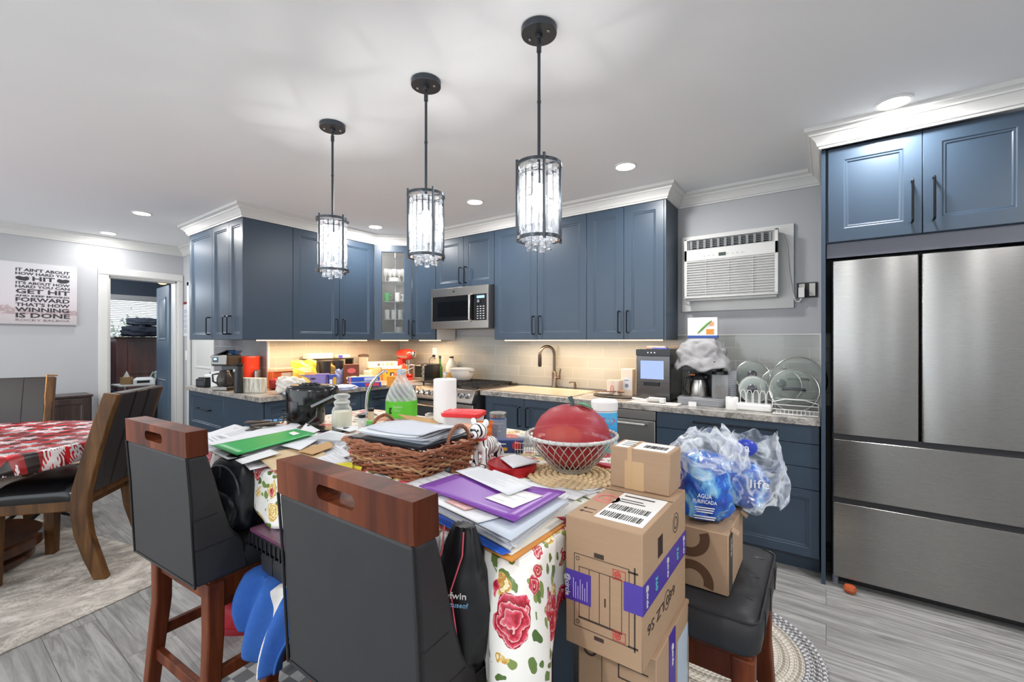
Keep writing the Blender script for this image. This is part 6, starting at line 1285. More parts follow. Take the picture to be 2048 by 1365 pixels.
quadsheet('open_envelope', 'white torn-open envelope on the left of the purple folder', 'envelope', [(857, 1003), (955, 1049), (1000, 1037), (900, 990)], TZ+.043, ENV, .002, curl=.002)
quadsheet('red_card', 'red and white card peeking out of the torn envelope', 'card', [(889, 1003), (930, 1022), (958, 1016), (905, 1000)], TZ+.0475, mat('c9403f', .5, c2='e6dcd8', sc=50), .001)
quadsheet('purple_folder', 'purple folder on top of the document pile at the near island corner', 'folder', [(838, 974.5), (1029, 1045.5), (1131, 986), (911, 951)], TZ+.052, mat('7d41a4', .35), .003)
quadsheet('address_label', 'white address label on the purple folder', 'label', [(969, 997), (1026, 1018), (1087, 993), (1030, 979)], TZ+.0565, WHITE, .0006, lines=4)
quadsheet('paper_sheet', 'long white letter lying across the purple folder', 'paper', [(911, 944), (1017, 993), (1065, 975), (957, 935)], TZ+.060, PAPER, .001, 'loose papers on the island', curl=.002, lines=9)
quadsheet('magazine', 'white magazine with a red round mark left under the purple folder', 'magazine', [(800, 975), (880, 1012), (925, 960), (885, 945)], TZ+.02, ENV, .004, lines=5)
m = M(); q = gz(838, 981, TZ+.026); m.lathe([(0, 0), (.014, 0), (.014, .0008), (0, .0008)], n=24); tag(obj('round_sticker', m, mat('c8343c', .5), loc=q), 'round red sticker on the magazine left of the purple folder', 'sticker')
for i, P_ in enumerate((((1045, 966), (1165, 994), (1200, 985), (1090, 960)), ((1060, 962), (1185, 984), (1198, 978), (1080, 956)), ((1090, 985), (1150, 1002), (1175, 990), (1120, 975)))):
    quadsheet('white_envelope', ['lowest white envelope fanned out in front of the straw placemat', 'middle white envelope fanned out in front of the straw placemat', 'printed white envelope nearest the tall parcel'][i], 'envelope', P_, TZ+.001+i*.003, ENV, .0015, 'white envelopes in front of the placemat', curl=.0005, lines=3 if i == 2 else 0)
# ------------------------------------------------------------------ things on the worktops
CZ = .9145
def cw(u, x): q = gx(u, x); return Vector((q.x, q.y, CZ))
def cs(u, y): q = gy(u, y); return Vector((q.x, q.y, CZ))
def bag(label, p, w, h, d, mt, rz=0, cat='snack bag', name='snack_bag', tilt=0, group=None, seed=1, fold=.1):
    random.seed(seed); ph = random.uniform(0, 6); m = M(); m.T = Matrix.Rotation(tilt, 4, 'X')
    for s in (-1, 1): m.grid(18, 18, lambda i, j, s=s: ((i-.5)*w*(1-.12*sin(pi*j)), s*d/2*(sin(pi*i)**.6)*(sin(pi*min(1, max(0, j*.96+.02)))**.5)+.006*sin(i*9+j*14+ph), h*j+.006*sin(i*14+ph)))
    return tag(obj(name, m, mt, loc=p, rz=rz, smooth=75), label, cat, group)
# coffee end of the left worktop
g = gz(396, 776, CZ); b = boxy('small_appliance', 'small black box-shaped appliance at the far left end of the worktop', 'appliance', g+Vector((0, .06, 0)), .13, .10, .085, BLACK, rz=.3, bev=.01); plate(b, 'front_panel', -.05, .05, .02, .065, -.0505, mat('3a3b3f', .3)); m = M(); m.box(-.055, .055, -.03, .04, .086, .094); obj('lid', m, BLKMET, b)
g = gz(400, 776, CZ)+Vector((.0, .12, 0)); b = boxy('storage_tub', 'low white tub with a dark blue bow behind the black appliance', 'container', g, .16, .10, .12, PLWH, rz=.2, bev=.01); m = M(); m.ell((-.03, 0, .135), (.03, .02, .015)); m.ell((.03, 0, .135), (.03, .02, .015)); m.ell((0, 0, .14), (.014, .014, .012)); obj('bow', m, mat('222c58', .5), b)
b = boxy('white_box', 'white carton standing between the black appliance and the coffee maker', 'box', gz(428, 778, CZ)+Vector((-.05, .08, 0)), .13, .12, .155, PLWH, rz=.2)
g = gz(444, 782, CZ)+Vector((-.04, .06, 0)); cm = thing('coffee_maker', 'black and steel drip coffee maker with a glowing blue display', 'coffee maker', g, .45); DST = steel('8a8784', .3, (60, 1, 1))
m = M(); m.box(-.085, .085, -.09, .07, 0, .035); m.box(-.085, .085, .02, .07, .035, .30); m.box(-.085, .085, -.09, .07, .22, .32); obj('body', m, mat('1b1b1d', .3), cm, bev=.008); m = M(); m.box(-.08, .08, -.096, -.088, .004, .033); obj('base_front', m, DST, cm, bev=.003); m = M(); m.box(-.08, .08, -.098, -.09, .235, .315); fp_ = obj('steel_front', m, DST, cm, bev=.003); m = M(); m.box(-.06, -.005, -.1, -.098, .255, .30); obj('display', m, mat('12142a', .2), fp_); m = M(); m.box(-.048, -.018, -.1012, -.1, .275, .292); obj('digits', m, glow('7fb0ff', 2.5), fp_)
m = M(); m.lathe([(0, .04), (.06, .04), (.068, .06), (.066, .11), (.05, .15), (.045, .165), (0, .165)], c=(0, -.025, 0), n=28); ca = obj('carafe', m, clear('2f2a28', .55), cm); m = M(); m.tube([(-.05, -.045, .15), (-.09, -.07, .14), (-.085, -.07, .08), (-.06, -.05, .06)], .008, 8); m.lathe([(0, .165), (.047, .165), (.04, .18), (0, .18)], c=(0, -.025, 0), n=24); obj('carafe_handle', m, BLACK, ca)
m = M(); m.T = tf((-.03, .02, .335), ry=-.35); m.box(-.13, .05, -.05, .06, 0, .012); obj('open_lid', m, BLKMET, cm, bev=.004)
m = M(); m.lathe([(0, 0), (.03, 0), (.06, .035), (.055, .035), (.028, .006), (0, .006)], n=28); q = g+Vector((.04, .05, .322)); tag(obj('blue_bowl', m, mat('2a5580', .25, c2='20406a', sc=60), loc=q), 'small dark blue bowl standing on top of the coffee maker', 'bowl')
g = gz(470, 788, CZ)+Vector((-.03, .04, 0)); b = canister('coffee_grinder', 'tall slim black coffee grinder in front of the coffee maker', 'grinder', 0, 0, .035, .235, mat('232427', .35), p=g); m = M(); m.lathe([(0, .235), (.04, .235), (.042, .25), (0, .255)], n=28); obj('lid', m, BLACK, b); m = M(); m.ell((0, -.034, .19), (.02, .01, .02)); obj('dial', m, STEEL, b)
g = Vector((gy(495, 1.94).x, 1.94, CZ)); b = thing('red_pot', 'tall bright orange-red enamel canister behind the wood-patterned box', 'pot', g, .3); m = M(); m.lathe([(0, 0), (.098, 0), (.105, .01), (.106, .285), (.109, .29), (.106, .30), (0, .298)], n=44); OR = mat('ea4630', .3); obj('body', m, OR, b); m = M(); m.tube([(.105, 0, .17), (.14, 0, .16), (.14, 0, .10), (.105, 0, .09)], .007, 8); obj('handle', m, STEEL, b)
q = g+Vector((.15, .02, 0)); canister('steel_canister', 'narrow steel canister right of the orange-red canister', 'canister', 0, 0, .03, .17, STEEL, p=q)
t = NT('weathered_plank_print'); co = t.co(scale=(1, 1, .1)); t.base(t.ramp(t.noise(co, 55, 4, .7), [(.35, '8b8577'), (.5, 'c9c4b4'), (.6, 'dedbd0'), (.75, 'a9b7bb')])); t.set(rough=.6)
b = boxy('plank_print_box', 'box printed like weathered white planks at the corner of the left worktop', 'box', gz(500, 787, CZ)+Vector((-.03, .04, 0)), .21, .07, .125, t.m, rz=.45); m = M(); m.box(-.108, -.092, -.037, .037, 0, .126); obj('blue_edge', m, mat('7fa3b5', .6), b)
q = gz(536, 782, CZ)+Vector((-.03, .10, 0)); lump('red_net_bag', q, (.12, .12, .10), mat('b0282a', .6, c2='5c1216', sc=90, bump=.4, bsc=120), 'red net bag of small fruit beside the plank-print box', 'fruit bag', .1, 12)
q = gz(527, 772, CZ)+Vector((-.06, .17, 0)); b = canister('small_jar', 'small glass jar with a red lid right of the orange-red canister', 'jar', 0, 0, .025, .10, clear('e0d4c8', .4), p=q); m = M(); m.cyl((0, 0, .1), .027, .018, 24); obj('lid', m, mat('cf3a34', .4), b)
q = gz(566, 790, CZ)+Vector((-.02, .07, 0)); lump('plastic_bag', q, (.19, .15, .135), mat('dfdad2', .35, c2='cfc6bb', sc=8, bump=.5, bsc=40), 'knotted off-white plastic bag lying on the left worktop', 'bag', .2, 13, rz=.4, freq=4)
q = gz(575, 790, CZ)+Vector((.02, .0, 0)); lump('crumpled_wrapper', q, (.14, .05, .02), mat('9cc4dc', .35, c2='e8e2da', sc=18), 'pale blue wrapper in front of the plastic bag', 'wrapper', .2, 14)
q = gz(560, 765, CZ)+Vector((-.12, .12, 0)); b = bag('long red snack bag lying behind the plastic bag', q+Vector((0, 0, .03)), .28, .17, .08, mat('cf2a28', .3, c2='e0622e', sc=14), .9, tilt=-.9, seed=3)
b = boxy('snack_box', 'orange and purple snack carton against the left tiles', 'box', cw(562, -4.22), .20, .10, .155, mat('df7a2c', .4, c2='c9432c', sc=12), rz=pi/2); plate(b, 'purple_band', -.02, .095, .04, .085, -.05, mat('4a3478', .4)); plate(b, 'white_panel', -.02, .095, .095, .145, -.05, mat('e8ddc8', .5))
b = boxy('snack_box', 'yellow-edged snack carton lying on top of the orange snack carton', 'box', cw(562, -4.21)+Vector((0, .02, .158)), .22, .12, .028, mat('e8b75c', .4, c2='d9d0c0', sc=20), rz=pi/2+.1)
b = bag('bright yellow chip bag leaning upright behind the purple bin', cw(612, -4.10)+Vector((.0, 0, .05)), .25, .22, .07, mat('e9b82c', .28, c2='f2cf4a', sc=7), pi/2-.2, tilt=-.35, seed=5); m = M(); m.T = tf((0, 0, 0)); 
m.grid(10, 3, lambda i, j: ((i-.5)*.19, -.045+.09*.35*0-.003, .165+.03*j)); 
q = cw(625, -3.95); b = thing('chip_bag', 'front yellow chip bag slumped over the purple bin', 'snack bag', q+Vector((0, 0, .04)), pi/2+.25); m = M(); m.T = Matrix.Rotation(-.7, 4, 'X')
for s in (-1, 1): m.grid(16, 16, lambda i, j, s=s: ((i-.5)*.19*(1-.15*sin(pi*j)), s*.035*(sin(pi*i)**.6)*(sin(pi*min(1, j*.96+.02))**.5)+.005*sin(i*11+j*12), .19*j))
obj('bag', m, mat('eec03a', .28, c2='f4d870', sc=9), b, smooth=75); m = M(); m.T = Matrix.Rotation(-.7, 4, 'X'); m.box(-.05, .05, -.042, -.040, .06, .11); obj('label', m, mat('3f8a3a', .4, c2='d8432c', sc=40), b)
b = thing('storage_bin', 'lilac plastic bin with a handle hole on the left worktop', 'bin', gz(622, 778, CZ)+Vector((-.05, .07, 0)), pi/2-.75); m = M(); m.rings([rr(.10, .07, .015, 0), rr(.115, .082, .015, .125), rr(.120, .087, .015, .128), rr(.110, .077, .015, .126), rr(.095, .065, .012, .006)]); obj('bin', m, mat('8f86c9', .4), b, smooth=40); m = M(); m.rings([[(.025*cos(a), -.0815, .09+.009*sin(a)) for a in [i*pi/8 for i in range(16)]], [(.024*cos(a), -.083, .09+.008*sin(a)) for a in [i*pi/8 for i in range(16)]]]); obj('handle_hole', m, mat('4a3a34', .7), b)
b = boxy('spice_box', 'blue and yellow carton right of the lilac bin', 'box', gz(655, 778, CZ)+Vector((-.05, .08, 0)), .07, .06, .125, mat('3d4fa8', .4), rz=pi/2-.35); plate(b, 'yellow_panel', .0, .03, .0, .1, -.03, mat('d9a52c', .4)); plate(b, 'white_panel', -.03, -.005, .02, .08, -.03, WHITE)
# dark shelf with two pots against the wing tiles
b = thing('counter_shelf', 'dark metal countertop shelf against the left tiles, holding two pots', 'shelf', cw(655, -4.27), pi/2); m = M(); m.box(-.27, .27, -.07, .07, .25, .262); obj('top', m, mat('2e2a28', .4), b)
for s in (-1, 1): m = M(); m.box(s*.26-.008, s*.26+.008, -.065, .065, 0, .25); obj('leg', m, mat('2e2a28', .4), b)
for i, (du, lab) in enumerate(((650, 'left matte black utensil pot on the dark shelf'), (676, 'right matte black utensil pot on the dark shelf'))):
    q = cw(du, -4.12); b = thing('utensil_pot', lab, 'pot', (q.x, q.y, CZ), 0, 'black pots by the dark shelf'); m = M(); m.lathe([(0, 0), (.048, 0), (.056, .24), (.052, .24), (.045, .006), (0, .006)], n=32); obj('pot', m, mat('242325', .5), b)
b = boxy('paper_tray', 'open white carton tray of wrappers on top of the dark shelf', 'box', cw(636, -4.27)+Vector((0, 0, .263)), .26, .12, .055, mat('d8d2c4', .6), rz=pi/2)
b = boxy('pastry_box', 'small white and violet carton on the right end of the dark shelf', 'box', cw(684, -4.27)+Vector((0, 0, .263)), .14, .09, .035, mat('e6dcd0', .5), rz=pi/2); plate(b, 'violet_end', -.07, -.02, .002, .033, -.045, mat('4a48b0', .4))
q = gz(652, 772, CZ)+Vector((-.1, .13, 0)); lump('candy_pile', q, (.14, .14, .20), mat('e07a26', .4, c2='3f8f4a', sc=60, det=2), 'heap of orange and green wrapped sweets below the utensil pots', 'sweets', .2, 15)['kind'] = 'stuff'
b = bag('upright blue and white snack bag left of the brown box', gz(664, 772, CZ)+Vector((-.06, .12, 0)), .10, .16, .05, mat('2b4fb8', .3, c2='dfe2ea', sc=16), pi/2-.3, seed=8)
b = boxy('breakfast_box', 'brown carton with a red oval reading Original', 'box', gz(690, 771, CZ)+Vector((-.04, .10, 0)), .15, .07, .205, mat('7d4028', .4, c2='6d3620', sc=10), rz=pi/2-.55); m = M(); m.lathe([(0, 0), (.042, 0), (.042, -.001), (0, -.001)], c=(0, -.0355, .105), ax='y', n=30); o_ = obj('red_oval', m, mat('d9686a', .4), b); o_.scale = (1, 1, .62); o_.location = (0, 0, .075); text('Original', b, (0, -.0365, .07), .032, mat('f0dcc0', .5), width=.095)
b = canister('glass_canister', 'tall clear glass canister with dark lid against the left tiles', 'canister', 0, 0, .05, .27, clear('e6e2d6', .22), p=cw(727, -4.26)); m = M(); m.lathe([(0, .27), (.058, .27), (.058, .29), (0, .3)], n=30); obj('lid', m, mat('4a3a34', .5), b)
b = canister('pink_jar', 'short frosted jar of pink salt right of the brown carton', 'jar', 0, 0, .045, .12, mat('e8c0b0', .5, c2='f0dcd0', sc=30), p=gz(716, 766, CZ)+Vector((-.05, .16, 0)))
b = boxy('label_box', 'cream bag with bold black print behind the foil boxes', 'bag', gz(734, 764, CZ)+Vector((-.08, .16, 0)), .11, .06, .15, mat('d9cdb8', .6), rz=pi/2-.5); text('TKO', b, (0, -.031, .09), .05, INK, width=.08); plate(b, 'black_band', -.05, .05, .02, .045, -.03, INK)
b = boxy('long_carton', 'long white carton with small coloured squares in the worktop corner', 'box', cw(757, -4.16)+Vector((0, .05, .14)), .34, .10, .07, mat('ebe4d6', .5), rz=pi/2-.3)
for i, c_ in enumerate(('6b5a4a', '8d9a9a', 'd9c94a', 'a3a82a')): plate(b, 'colour_square', -.07+i*.05, -.045+i*.05, .025, .05, -.05, mat(c_, .4))
b = boxy('snack_carton', 'wide cream carton under the long white carton', 'box', cw(757, -4.16)+Vector((0, .05, 0)), .33, .12, .135, mat('d8b98a', .5, c2='c9a06a', sc=8), rz=pi/2-.3)
b = boxy('orange_carton', 'bright orange-yellow carton with a black label in front of the corner cartons', 'box', gz(765, 763, CZ)+Vector((-.03, .16, 0)), .21, .09, .125, mat('e89a2c', .4), rz=pi/2-.6); plate(b, 'black_label', -.03, .09, .035, .09, -.045, mat('4a2c22', .4)); m = M(); 
for i in range(4): m.box(-.01+i*.022, .004+i*.022, -.0468, -.0458, .05, .075)
obj('label_print', m, WHITE, b); b = boxy('white_tray', 'white carton lid on top of the orange-yellow carton', 'box', gz(765, 763, CZ)+Vector((-.03, .16, .127)), .23, .10, .03, mat('efe8da', .5), rz=pi/2-.6)
b = boxy('yellow_box', 'small yellow floral box at the front edge of the left worktop', 'box', gz(776, 775, CZ)+Vector((-.02, .06, 0)), .09, .05, .10, mat('edb62e', .4, c2='e0662c', sc=40), rz=pi/2-.7)
for i, (u, v, c_, lab) in enumerate(((720, 776, '2b50b8', 'lower blue and red cling-film box at the front of the left worktop'), (718, 774, '3a5cc4', 'upper blue foil box stacked slantwise on the cling-film box'))):
    b = boxy('foil_box', lab, 'box', gz(u, v, CZ)+Vector((-.02, .07, i*.045)), .30, .045, .043, mat(c_, .3), rz=pi/2-.55+i*.12, group='foil boxes'); plate(b, 'red_panel' if i == 0 else 'white_panel', .0, .13, .006, .037, -.0225, mat('d0404a', .4) if i == 0 else mat('cfd6ea', .4)); plate(b, 'end_stripe', -.145, -.125, .0, .043, -.0225, mat('e07a86', .4))
q = gz(700, 770, CZ)+Vector((-.08, .14, 0)); lump('bread_bag', q+Vector((.08, -.02, 0)), (.15, .26, .085), mat('e8dccb', .3, c2='7fb06a', sc=10, bump=.4, bsc=40), 'clear bag of bread behind the foil boxes', 'bread', .15, 16, rz=-.5)
q = gz(672, 785, CZ)+Vector((-.06, .08, 0)); lump('clear_wrapper_heap', q, (.16, .24, .05), mat('dfe0e8', .25, c2='a9b4d8', sc=12, bump=.5, bsc=50), 'heap of clear plastic wrappers beside the foil boxes', 'wrapper', .25, 17, rz=-.3)
# stand mixer
q = cw(812, -4.10); q = Vector((-3.98, 3.30, CZ)); q = gy(812, 3.42); mxr = thing('stand_mixer', 'red stand mixer in the corner under the glass cabinet', 'stand mixer', (q.x, q.y, CZ), -.15); KR = mat('cf2a22', .2, coat=.5)
m = M(); m.rings([[(cx_+.0+rx*cos(2*pi*i/28), ry*sin(2*pi*i/28), z) for i in range(28)] for z, cx_, rx, ry in ((0, .0, .15, .10), (.015, .0, .155, .105), (.035, -.02, .12, .09), (.06, -.09, .05, .06), (.20, -.095, .045, .05), (.235, -.09, .05, .055))]); obj('base', m, KR, mxr, smooth=60)
m = M(); m.T = tf((-.11, 0, .29), 0, 0, pi/2); m.lathe([(0, -.03), (.045, -.025), (.062, .0), (.068, .06), (.068, .16), (.060, .22), (.045, .25), (.03, .26), (0, .262)], n=32, sx=.92); obj('motor_head', m, KR, mxr, smooth=60)
m = M(); m.T = tf((.135, 0, .29), 0, 0, pi/2); m.lathe([(0, 0), (.034, 0), (.034, .02), (.018, .028), (.015, .04), (0, .04)], n=24); m.T = Matrix.Identity(4); m.box(-.14, .13, -.069, -.064, .262, .278); obj('trim_band', m, CHROME, mxr); m = M(); m.lathe([(0, .035), (.05, .035), (.085, .07), (.095, .15), (.098, .17), (.094, .17), (.08, .07), (0, .045)], c=(.05, 0, 0), n=32); obj('mixing_bowl', m, CHROME, mxr); m = M(); m.cyl((.07, 0, .17), .012, .06, 12); obj('beater', m, STEEL, mxr)
b = canister('mustard_bottle', 'yellow squeeze bottle with a red cap in front of the stand mixer', 'bottle', 0, 0, .022, .10, mat('e8b62c', .35), p=gz(808, 768, CZ)+Vector((-.10, .12, .09))) if False else canister('mustard_bottle', 'yellow squeeze bottle with a red cap in front of the stand mixer', 'bottle', 0, 0, .026, .14, mat('e8b62c', .35), p=Vector((gy(808, 3.25).x, 3.25, CZ))); m = M(); m.lathe([(0, .14), (.024, .14), (.02, .175), (.01, .195), (0, .195)], n=24); obj('cap', m, mat('d9432c', .4), b)
b = boxy('red_cracker_box', 'red and yellow carton left of the toaster', 'box', Vector((gy(800, 3.18).x, 3.18, CZ)), .12, .07, .10, mat('c9362a', .4, c2='e0a03a', sc=14), rz=.5)
q = gy(856, 3.40); to = thing('toaster', 'steel and black toaster left of the stove', 'toaster', (q.x, 3.40, CZ), .0); m = M(); m.box(-.085, .085, -.14, .14, .015, .19); obj('body', m, mat('1d1e21', .25), to, bev=.02, seg=3); m = M(); m.box(-.092, -.085, -.13, .13, .02, .18); m.box(-.09, -.06, -.142, -.138, .02, .18); m.box(.06, .088, -.142, -.138, .02, .18); m.box(-.088, .088, -.146, -.14, .02, .05); obj('steel_cladding', m, STEEL, to, bev=.002); m = M(); m.box(-.045, -.025, -.11, .11, .188, .192); m.box(.02, .04, -.11, .11, .188, .192); obj('slots', m, BLACK, to)
for k in range(3): m = M(); m.cyl((.072, -.142, .05+k*.045), .011, -.012, 16, ax='y'); obj('knob', m, STEEL, to)
for u, y, r, h, c1, c2, lab in ((880, 3.52, .028, .25, '3f7a35', '1c2a1a', 'green glass bottle behind the toaster'),):
    b = canister('oil_bottle', lab, 'bottle', 0, 0, r, h*.62, mat(c1, .15), p=Vector((gy(u, y).x, y, CZ))); m = M(); m.lathe([(r, h*.6), (.012, h*.78), (.011, h), (0, h)], n=20); obj('neck', m, mat(c1, .15), b); m = M(); m.cyl((0, 0, h), .013, .03, 16); obj('cap', m, mat(c2, .4), b)
q = Vector((gy(903, 3.57).x, 3.57, CZ+.02)); b = thing('milk_jug', 'white plastic jug with black cap behind the stove pot', 'jug', q); m = M(); m.lathe([(0, 0), (.06, 0), (.064, .01), (.064, .13), (.052, .175), (.028, .215), (.022, .235), (0, .235)], n=30); obj('jug', m, mat('dcdcd6', .35), b); m = M(); m.cyl((0, 0, .235), .024, .018, 20); obj('cap', m, BLACK, b); m = M(); m.lathe([(.0645, .01), (.065, .012), (.065, .075), (.0645, .077)], n=30); obj('label', m, mat('c89a4a', .5), b)
q = Vector((gy(925, 3.40).x, 3.40, .957)); b = thing('cooking_pot', 'pale grey round cooking pot with lid on the back left of the stove', 'pot', q); PG = mat('c9c5c0', .3); m = M(); m.lathe([(0, 0), (.08, 0), (.105, .02), (.118, .06), (.122, .11), (0, .11)], n=40); obj('pot', m, PG, b); m = M(); m.lathe([(.126, .108), (.127, .116), (.10, .124), (.04, .128), (0, .128)], n=40); obj('lid', m, PG, b); m = M(); m.box(.118, .145, -.03, .03, .095, .105); m.box(-.145, -.118, -.03, .03, .095, .105); obj('handle', m, PG, b, bev=.004)
# glass cabinet contents
def inc(x, y, z): return CORN @ Vector((x, y, z))
for i, (x, y, z, r, h, c_, lab) in enumerate(((.12, .12, 1.807, .032, .10, '3fa04a', 'green mug on the middle shelf of the glass corner cabinet'), (.24, .13, 1.807, .034, .105, 'e4e2de', 'white mug on the middle shelf of the glass corner cabinet'), (.30, .17, 1.807, .032, .09, 'cfcdc8', 'second white mug at the right of the middle shelf in the glass cabinet'), (.20, .20, 2.037, .07, .05, 'dedcd6', 'white gravy bowl on the top shelf of the glass corner cabinet'), (.13, .14, 1.39, .06, .07, 'd6d8d4', 'stack of glass bowls at the bottom of the glass corner cabinet'), (.26, .14, 1.39, .045, .13, 'c9cccc', 'clear jug at the bottom right of the glass corner cabinet'))):
    b = thing('mug' if i < 3 else 'bowl', lab, 'mug' if i < 3 else 'bowl', inc(x, y, z)); m = M(); m.lathe([(0, 0), (r*.85, 0), (r, h*.3), (r, h), (r*.92, h), (r*.9, h*.2), (0, h*.15)], n=28); obj('body', m, mat(c_, .2) if i < 4 else clear(c_, .4), b)
    if i < 3: m = M(); m.tube([(r*.95*_c, r*.95*_s, h*.8), ((r+.025)*_c, (r+.025)*_s, h*.7), ((r+.025)*_c, (r+.025)*_s, h*.35), (r*.95*_c, r*.95*_s, h*.2)], .005, 8); obj('handle', m, mat(c_, .2), b)
for i in range(5):
    x, y = .10+.05*i, .16+.03*(i % 2); z = 2.10 if i in (1, 3) else 2.037; b = thing('stem_glass', ['leftmost', 'second', 'middle', 'fourth', 'rightmost'][i]+' stemmed glass on the top shelf of the glass corner cabinet', 'glass', inc(x, y, 2.037), 0, 'stemmed glasses in the corner cabinet'); m = M(); m.lathe([(0, 0), (.026, 0), (.004, .006), (.004, .06), (.026, .085), (.03, .12), (.026, .15), (.024, .15), (.027, .12), (0, .075)], n=20); obj('glass', m, clear('eef1f1', .3), b)
for i in range(3):
    b = thing('glass_cup', ['left', 'middle', 'right'][i]+' clear cup on the lower shelf of the glass corner cabinet', 'glass', inc(.12+.075*i, .14, 1.607), 0, 'clear cups in the corner cabinet'); m = M(); m.lathe([(0, 0), (.026, 0), (.03, .11), (.028, .11), (.024, .006), (0, .006)], n=16); obj('glass', m, clear('dfe6e6', .35), b)
lamp('corner_cabinet_point_light', 'POINT', CORN @ Vector((.2, .15, 2.37)), 1.2, (1, .8, .6), .03)  # unseen point light among the cups, without a fixture
# ------------------------------------------------------------------ sink side
q = gz(1210, 799, CZ)+Vector((0, .10, 0)); b = thing('dish_tray', 'dark oval drying tray right of the sink', 'tray', (q.x+.02, 3.33, CZ)); m = M(); m.rings([[(.20*k*cos(2*pi*i/40), .12*k*sin(2*pi*i/40), z) for i in range(40)] for z, k in ((0, .95), (.012, 1.0), (.014, .97), (.005, .93))]); obj('tray', m, mat('4a4644', .4), b)
m = M(); m.tube([(-.14, -.03, .02), (.02, .02, .03)], .006, 8); m._ell((.05, .03, .03), (.035, .018, .01), 14, 6); tag(obj('wooden_spoon', m, mat('7d5a44', .6), loc=(b.location.x-.02, 3.30, CZ+.012)), 'dark wooden spoon lying on the drying tray', 'spoon')
m = M(); m.bar((-.2, -.06, .01), (.0, .06, .03), .004); tag(obj('chopstick', m, mat('d8c8b0', .6), loc=(b.location.x-.03, 3.27, CZ+.01)), 'pale thin stick lying across the drying tray', 'utensil')
m = M(); m.lathe([(0, 0), (.03, 0), (.055, .004), (.075, .012), (.07, .013), (.05, .007), (0, .004)], n=32); tag(obj('small_plate', m, mat('dfe4ea', .25), loc=(b.location.x-.10, 3.33, CZ+.016)), 'white plate tilted on the drying tray', 'plate')
q = gy(1229, 3.36); b = thing('plastic_cup', 'frosted plastic container with a red arch mark right of the drying tray', 'cup', (q.x, 3.36, CZ+.014)); m = M(); m.rings([rr(.045, .04, .015, 0), rr(.055, .05, .018, .115), rr(.052, .047, .017, .115), rr(.042, .037, .013, .004)]); obj('cup', m, clear('efe4da', .55, .2), b, smooth=40); m = M(); m.tube([(-.012, -.051, .01), (-.012, -.052, .06), (0, -.053, .078), (.012, -.052, .06), (.012, -.051, .01)], .0025, 6); obj('red_arch', m, mat('cf5a4a', .4), b)
q = gy(1257, 3.45); b = boxy('refill_carton', 'pale tall carton with a small label left of the ice maker', 'box', Vector((q.x, 3.45, CZ)), .095, .08, .22, mat('ead9c8', .5)); plate(b, 'label', -.03, .035, .05, .15, -.04, mat('dfe0e4', .5)); m = M(); m.lathe([(0, 0), (.016, 0), (.016, -.0006), (0, -.0006)], c=(.0, -.0409, .085), ax='y', n=20); m.box(-.02, .02, -.0415, -.0409, .125, .132); obj('label_print', m, mat('7f8a9a', .5), b)
# ice maker
xa_, xb_ = gy(1272, 3.22).x, gy(1340, 3.22).x; im = thing('ice_maker', 'dark steel countertop ice maker with a blue lit window', 'ice maker', (xa_, 3.22, CZ)); w = xb_-xa_
m = M(); m.box(0, w, .01, .34, .01, .385); m.box(.02, w-.02, .03, .32, 0, .012); obj('body', m, mat('1c1d21', .25), im, bev=.006); m = M(); m.box(.002, w-.002, 0, .012, .012, .335); fp_ = obj('front_panel', m, steel('6d6c6c', .2, (1, 1, 60)), im, bev=.003); m = M(); m.box(.0, w, -.001, .012, .337, .384); obj('control_strip', m, mat('121215', .2), im); m = M()
for i in range(3): m.cyl((.09+i*.025, -.001, .36), .005, -.001, 12, ax='y')
obj('buttons', m, WHITE, im); m = M(); m.box(.035, w-.045, -.002, 0, .165, .30); obj('window', m, glow('9fb4ee', .9), fp_)
m = M(); m.box(.06, w-.075, -.012, 0, .115, .145); obj('handle_grip', m, BLACK, fp_, bev=.003); m = M(); m.box(0, w, -.0005, .0, .138, .1395); obj('drawer_seam', m, BLACK, fp_)
b = boxy('card_pack', 'small stack of papers and a blue card on top of the ice maker', 'papers', Vector((xa_+.12, 3.34, CZ+.386)), .14, .08, .02, mat('d98a5c', .5, c2='e8e0d8', sc=20)); m = M(); m.box(-.02, .09, -.05, -.02, .0, .008); obj('blue_card', m, mat('5468c8', .4), b)
q = gz(1304, 806, CZ); b = thing('ice_scoop', 'white plastic ice scoop on a folded cloth in front of the ice maker', 'scoop', (q.x, 3.13, CZ+.008), .05); m = M(); m.rings([[(.10-.03*k+ .0, y_, z_) for y_, z_ in ((-.03, .003), (.03, .003), (.034, .03), (-.034, .03))] for k in (0, 1)]); m.grid(14, 10, lambda i, j: (-.02+.12*i, (j-.5)*.07*(1-.25*i), .004+.028*((2*j-1)**2))); m.bar((-.02, 0, .012), (-.13, 0, .02), .022, .01); obj('scoop', m, WHITE, b, smooth=50)
m = M(); m.box(-.17, .17, -.07, .07, 0, .006); tag(obj('dish_cloth', m, mat('dcd8d2', .9, c2='c9c5c0', sc=30), loc=(q.x+.03, 3.13, CZ), bev=.002), 'flat white and grey cloth in front of the ice maker', 'cloth')
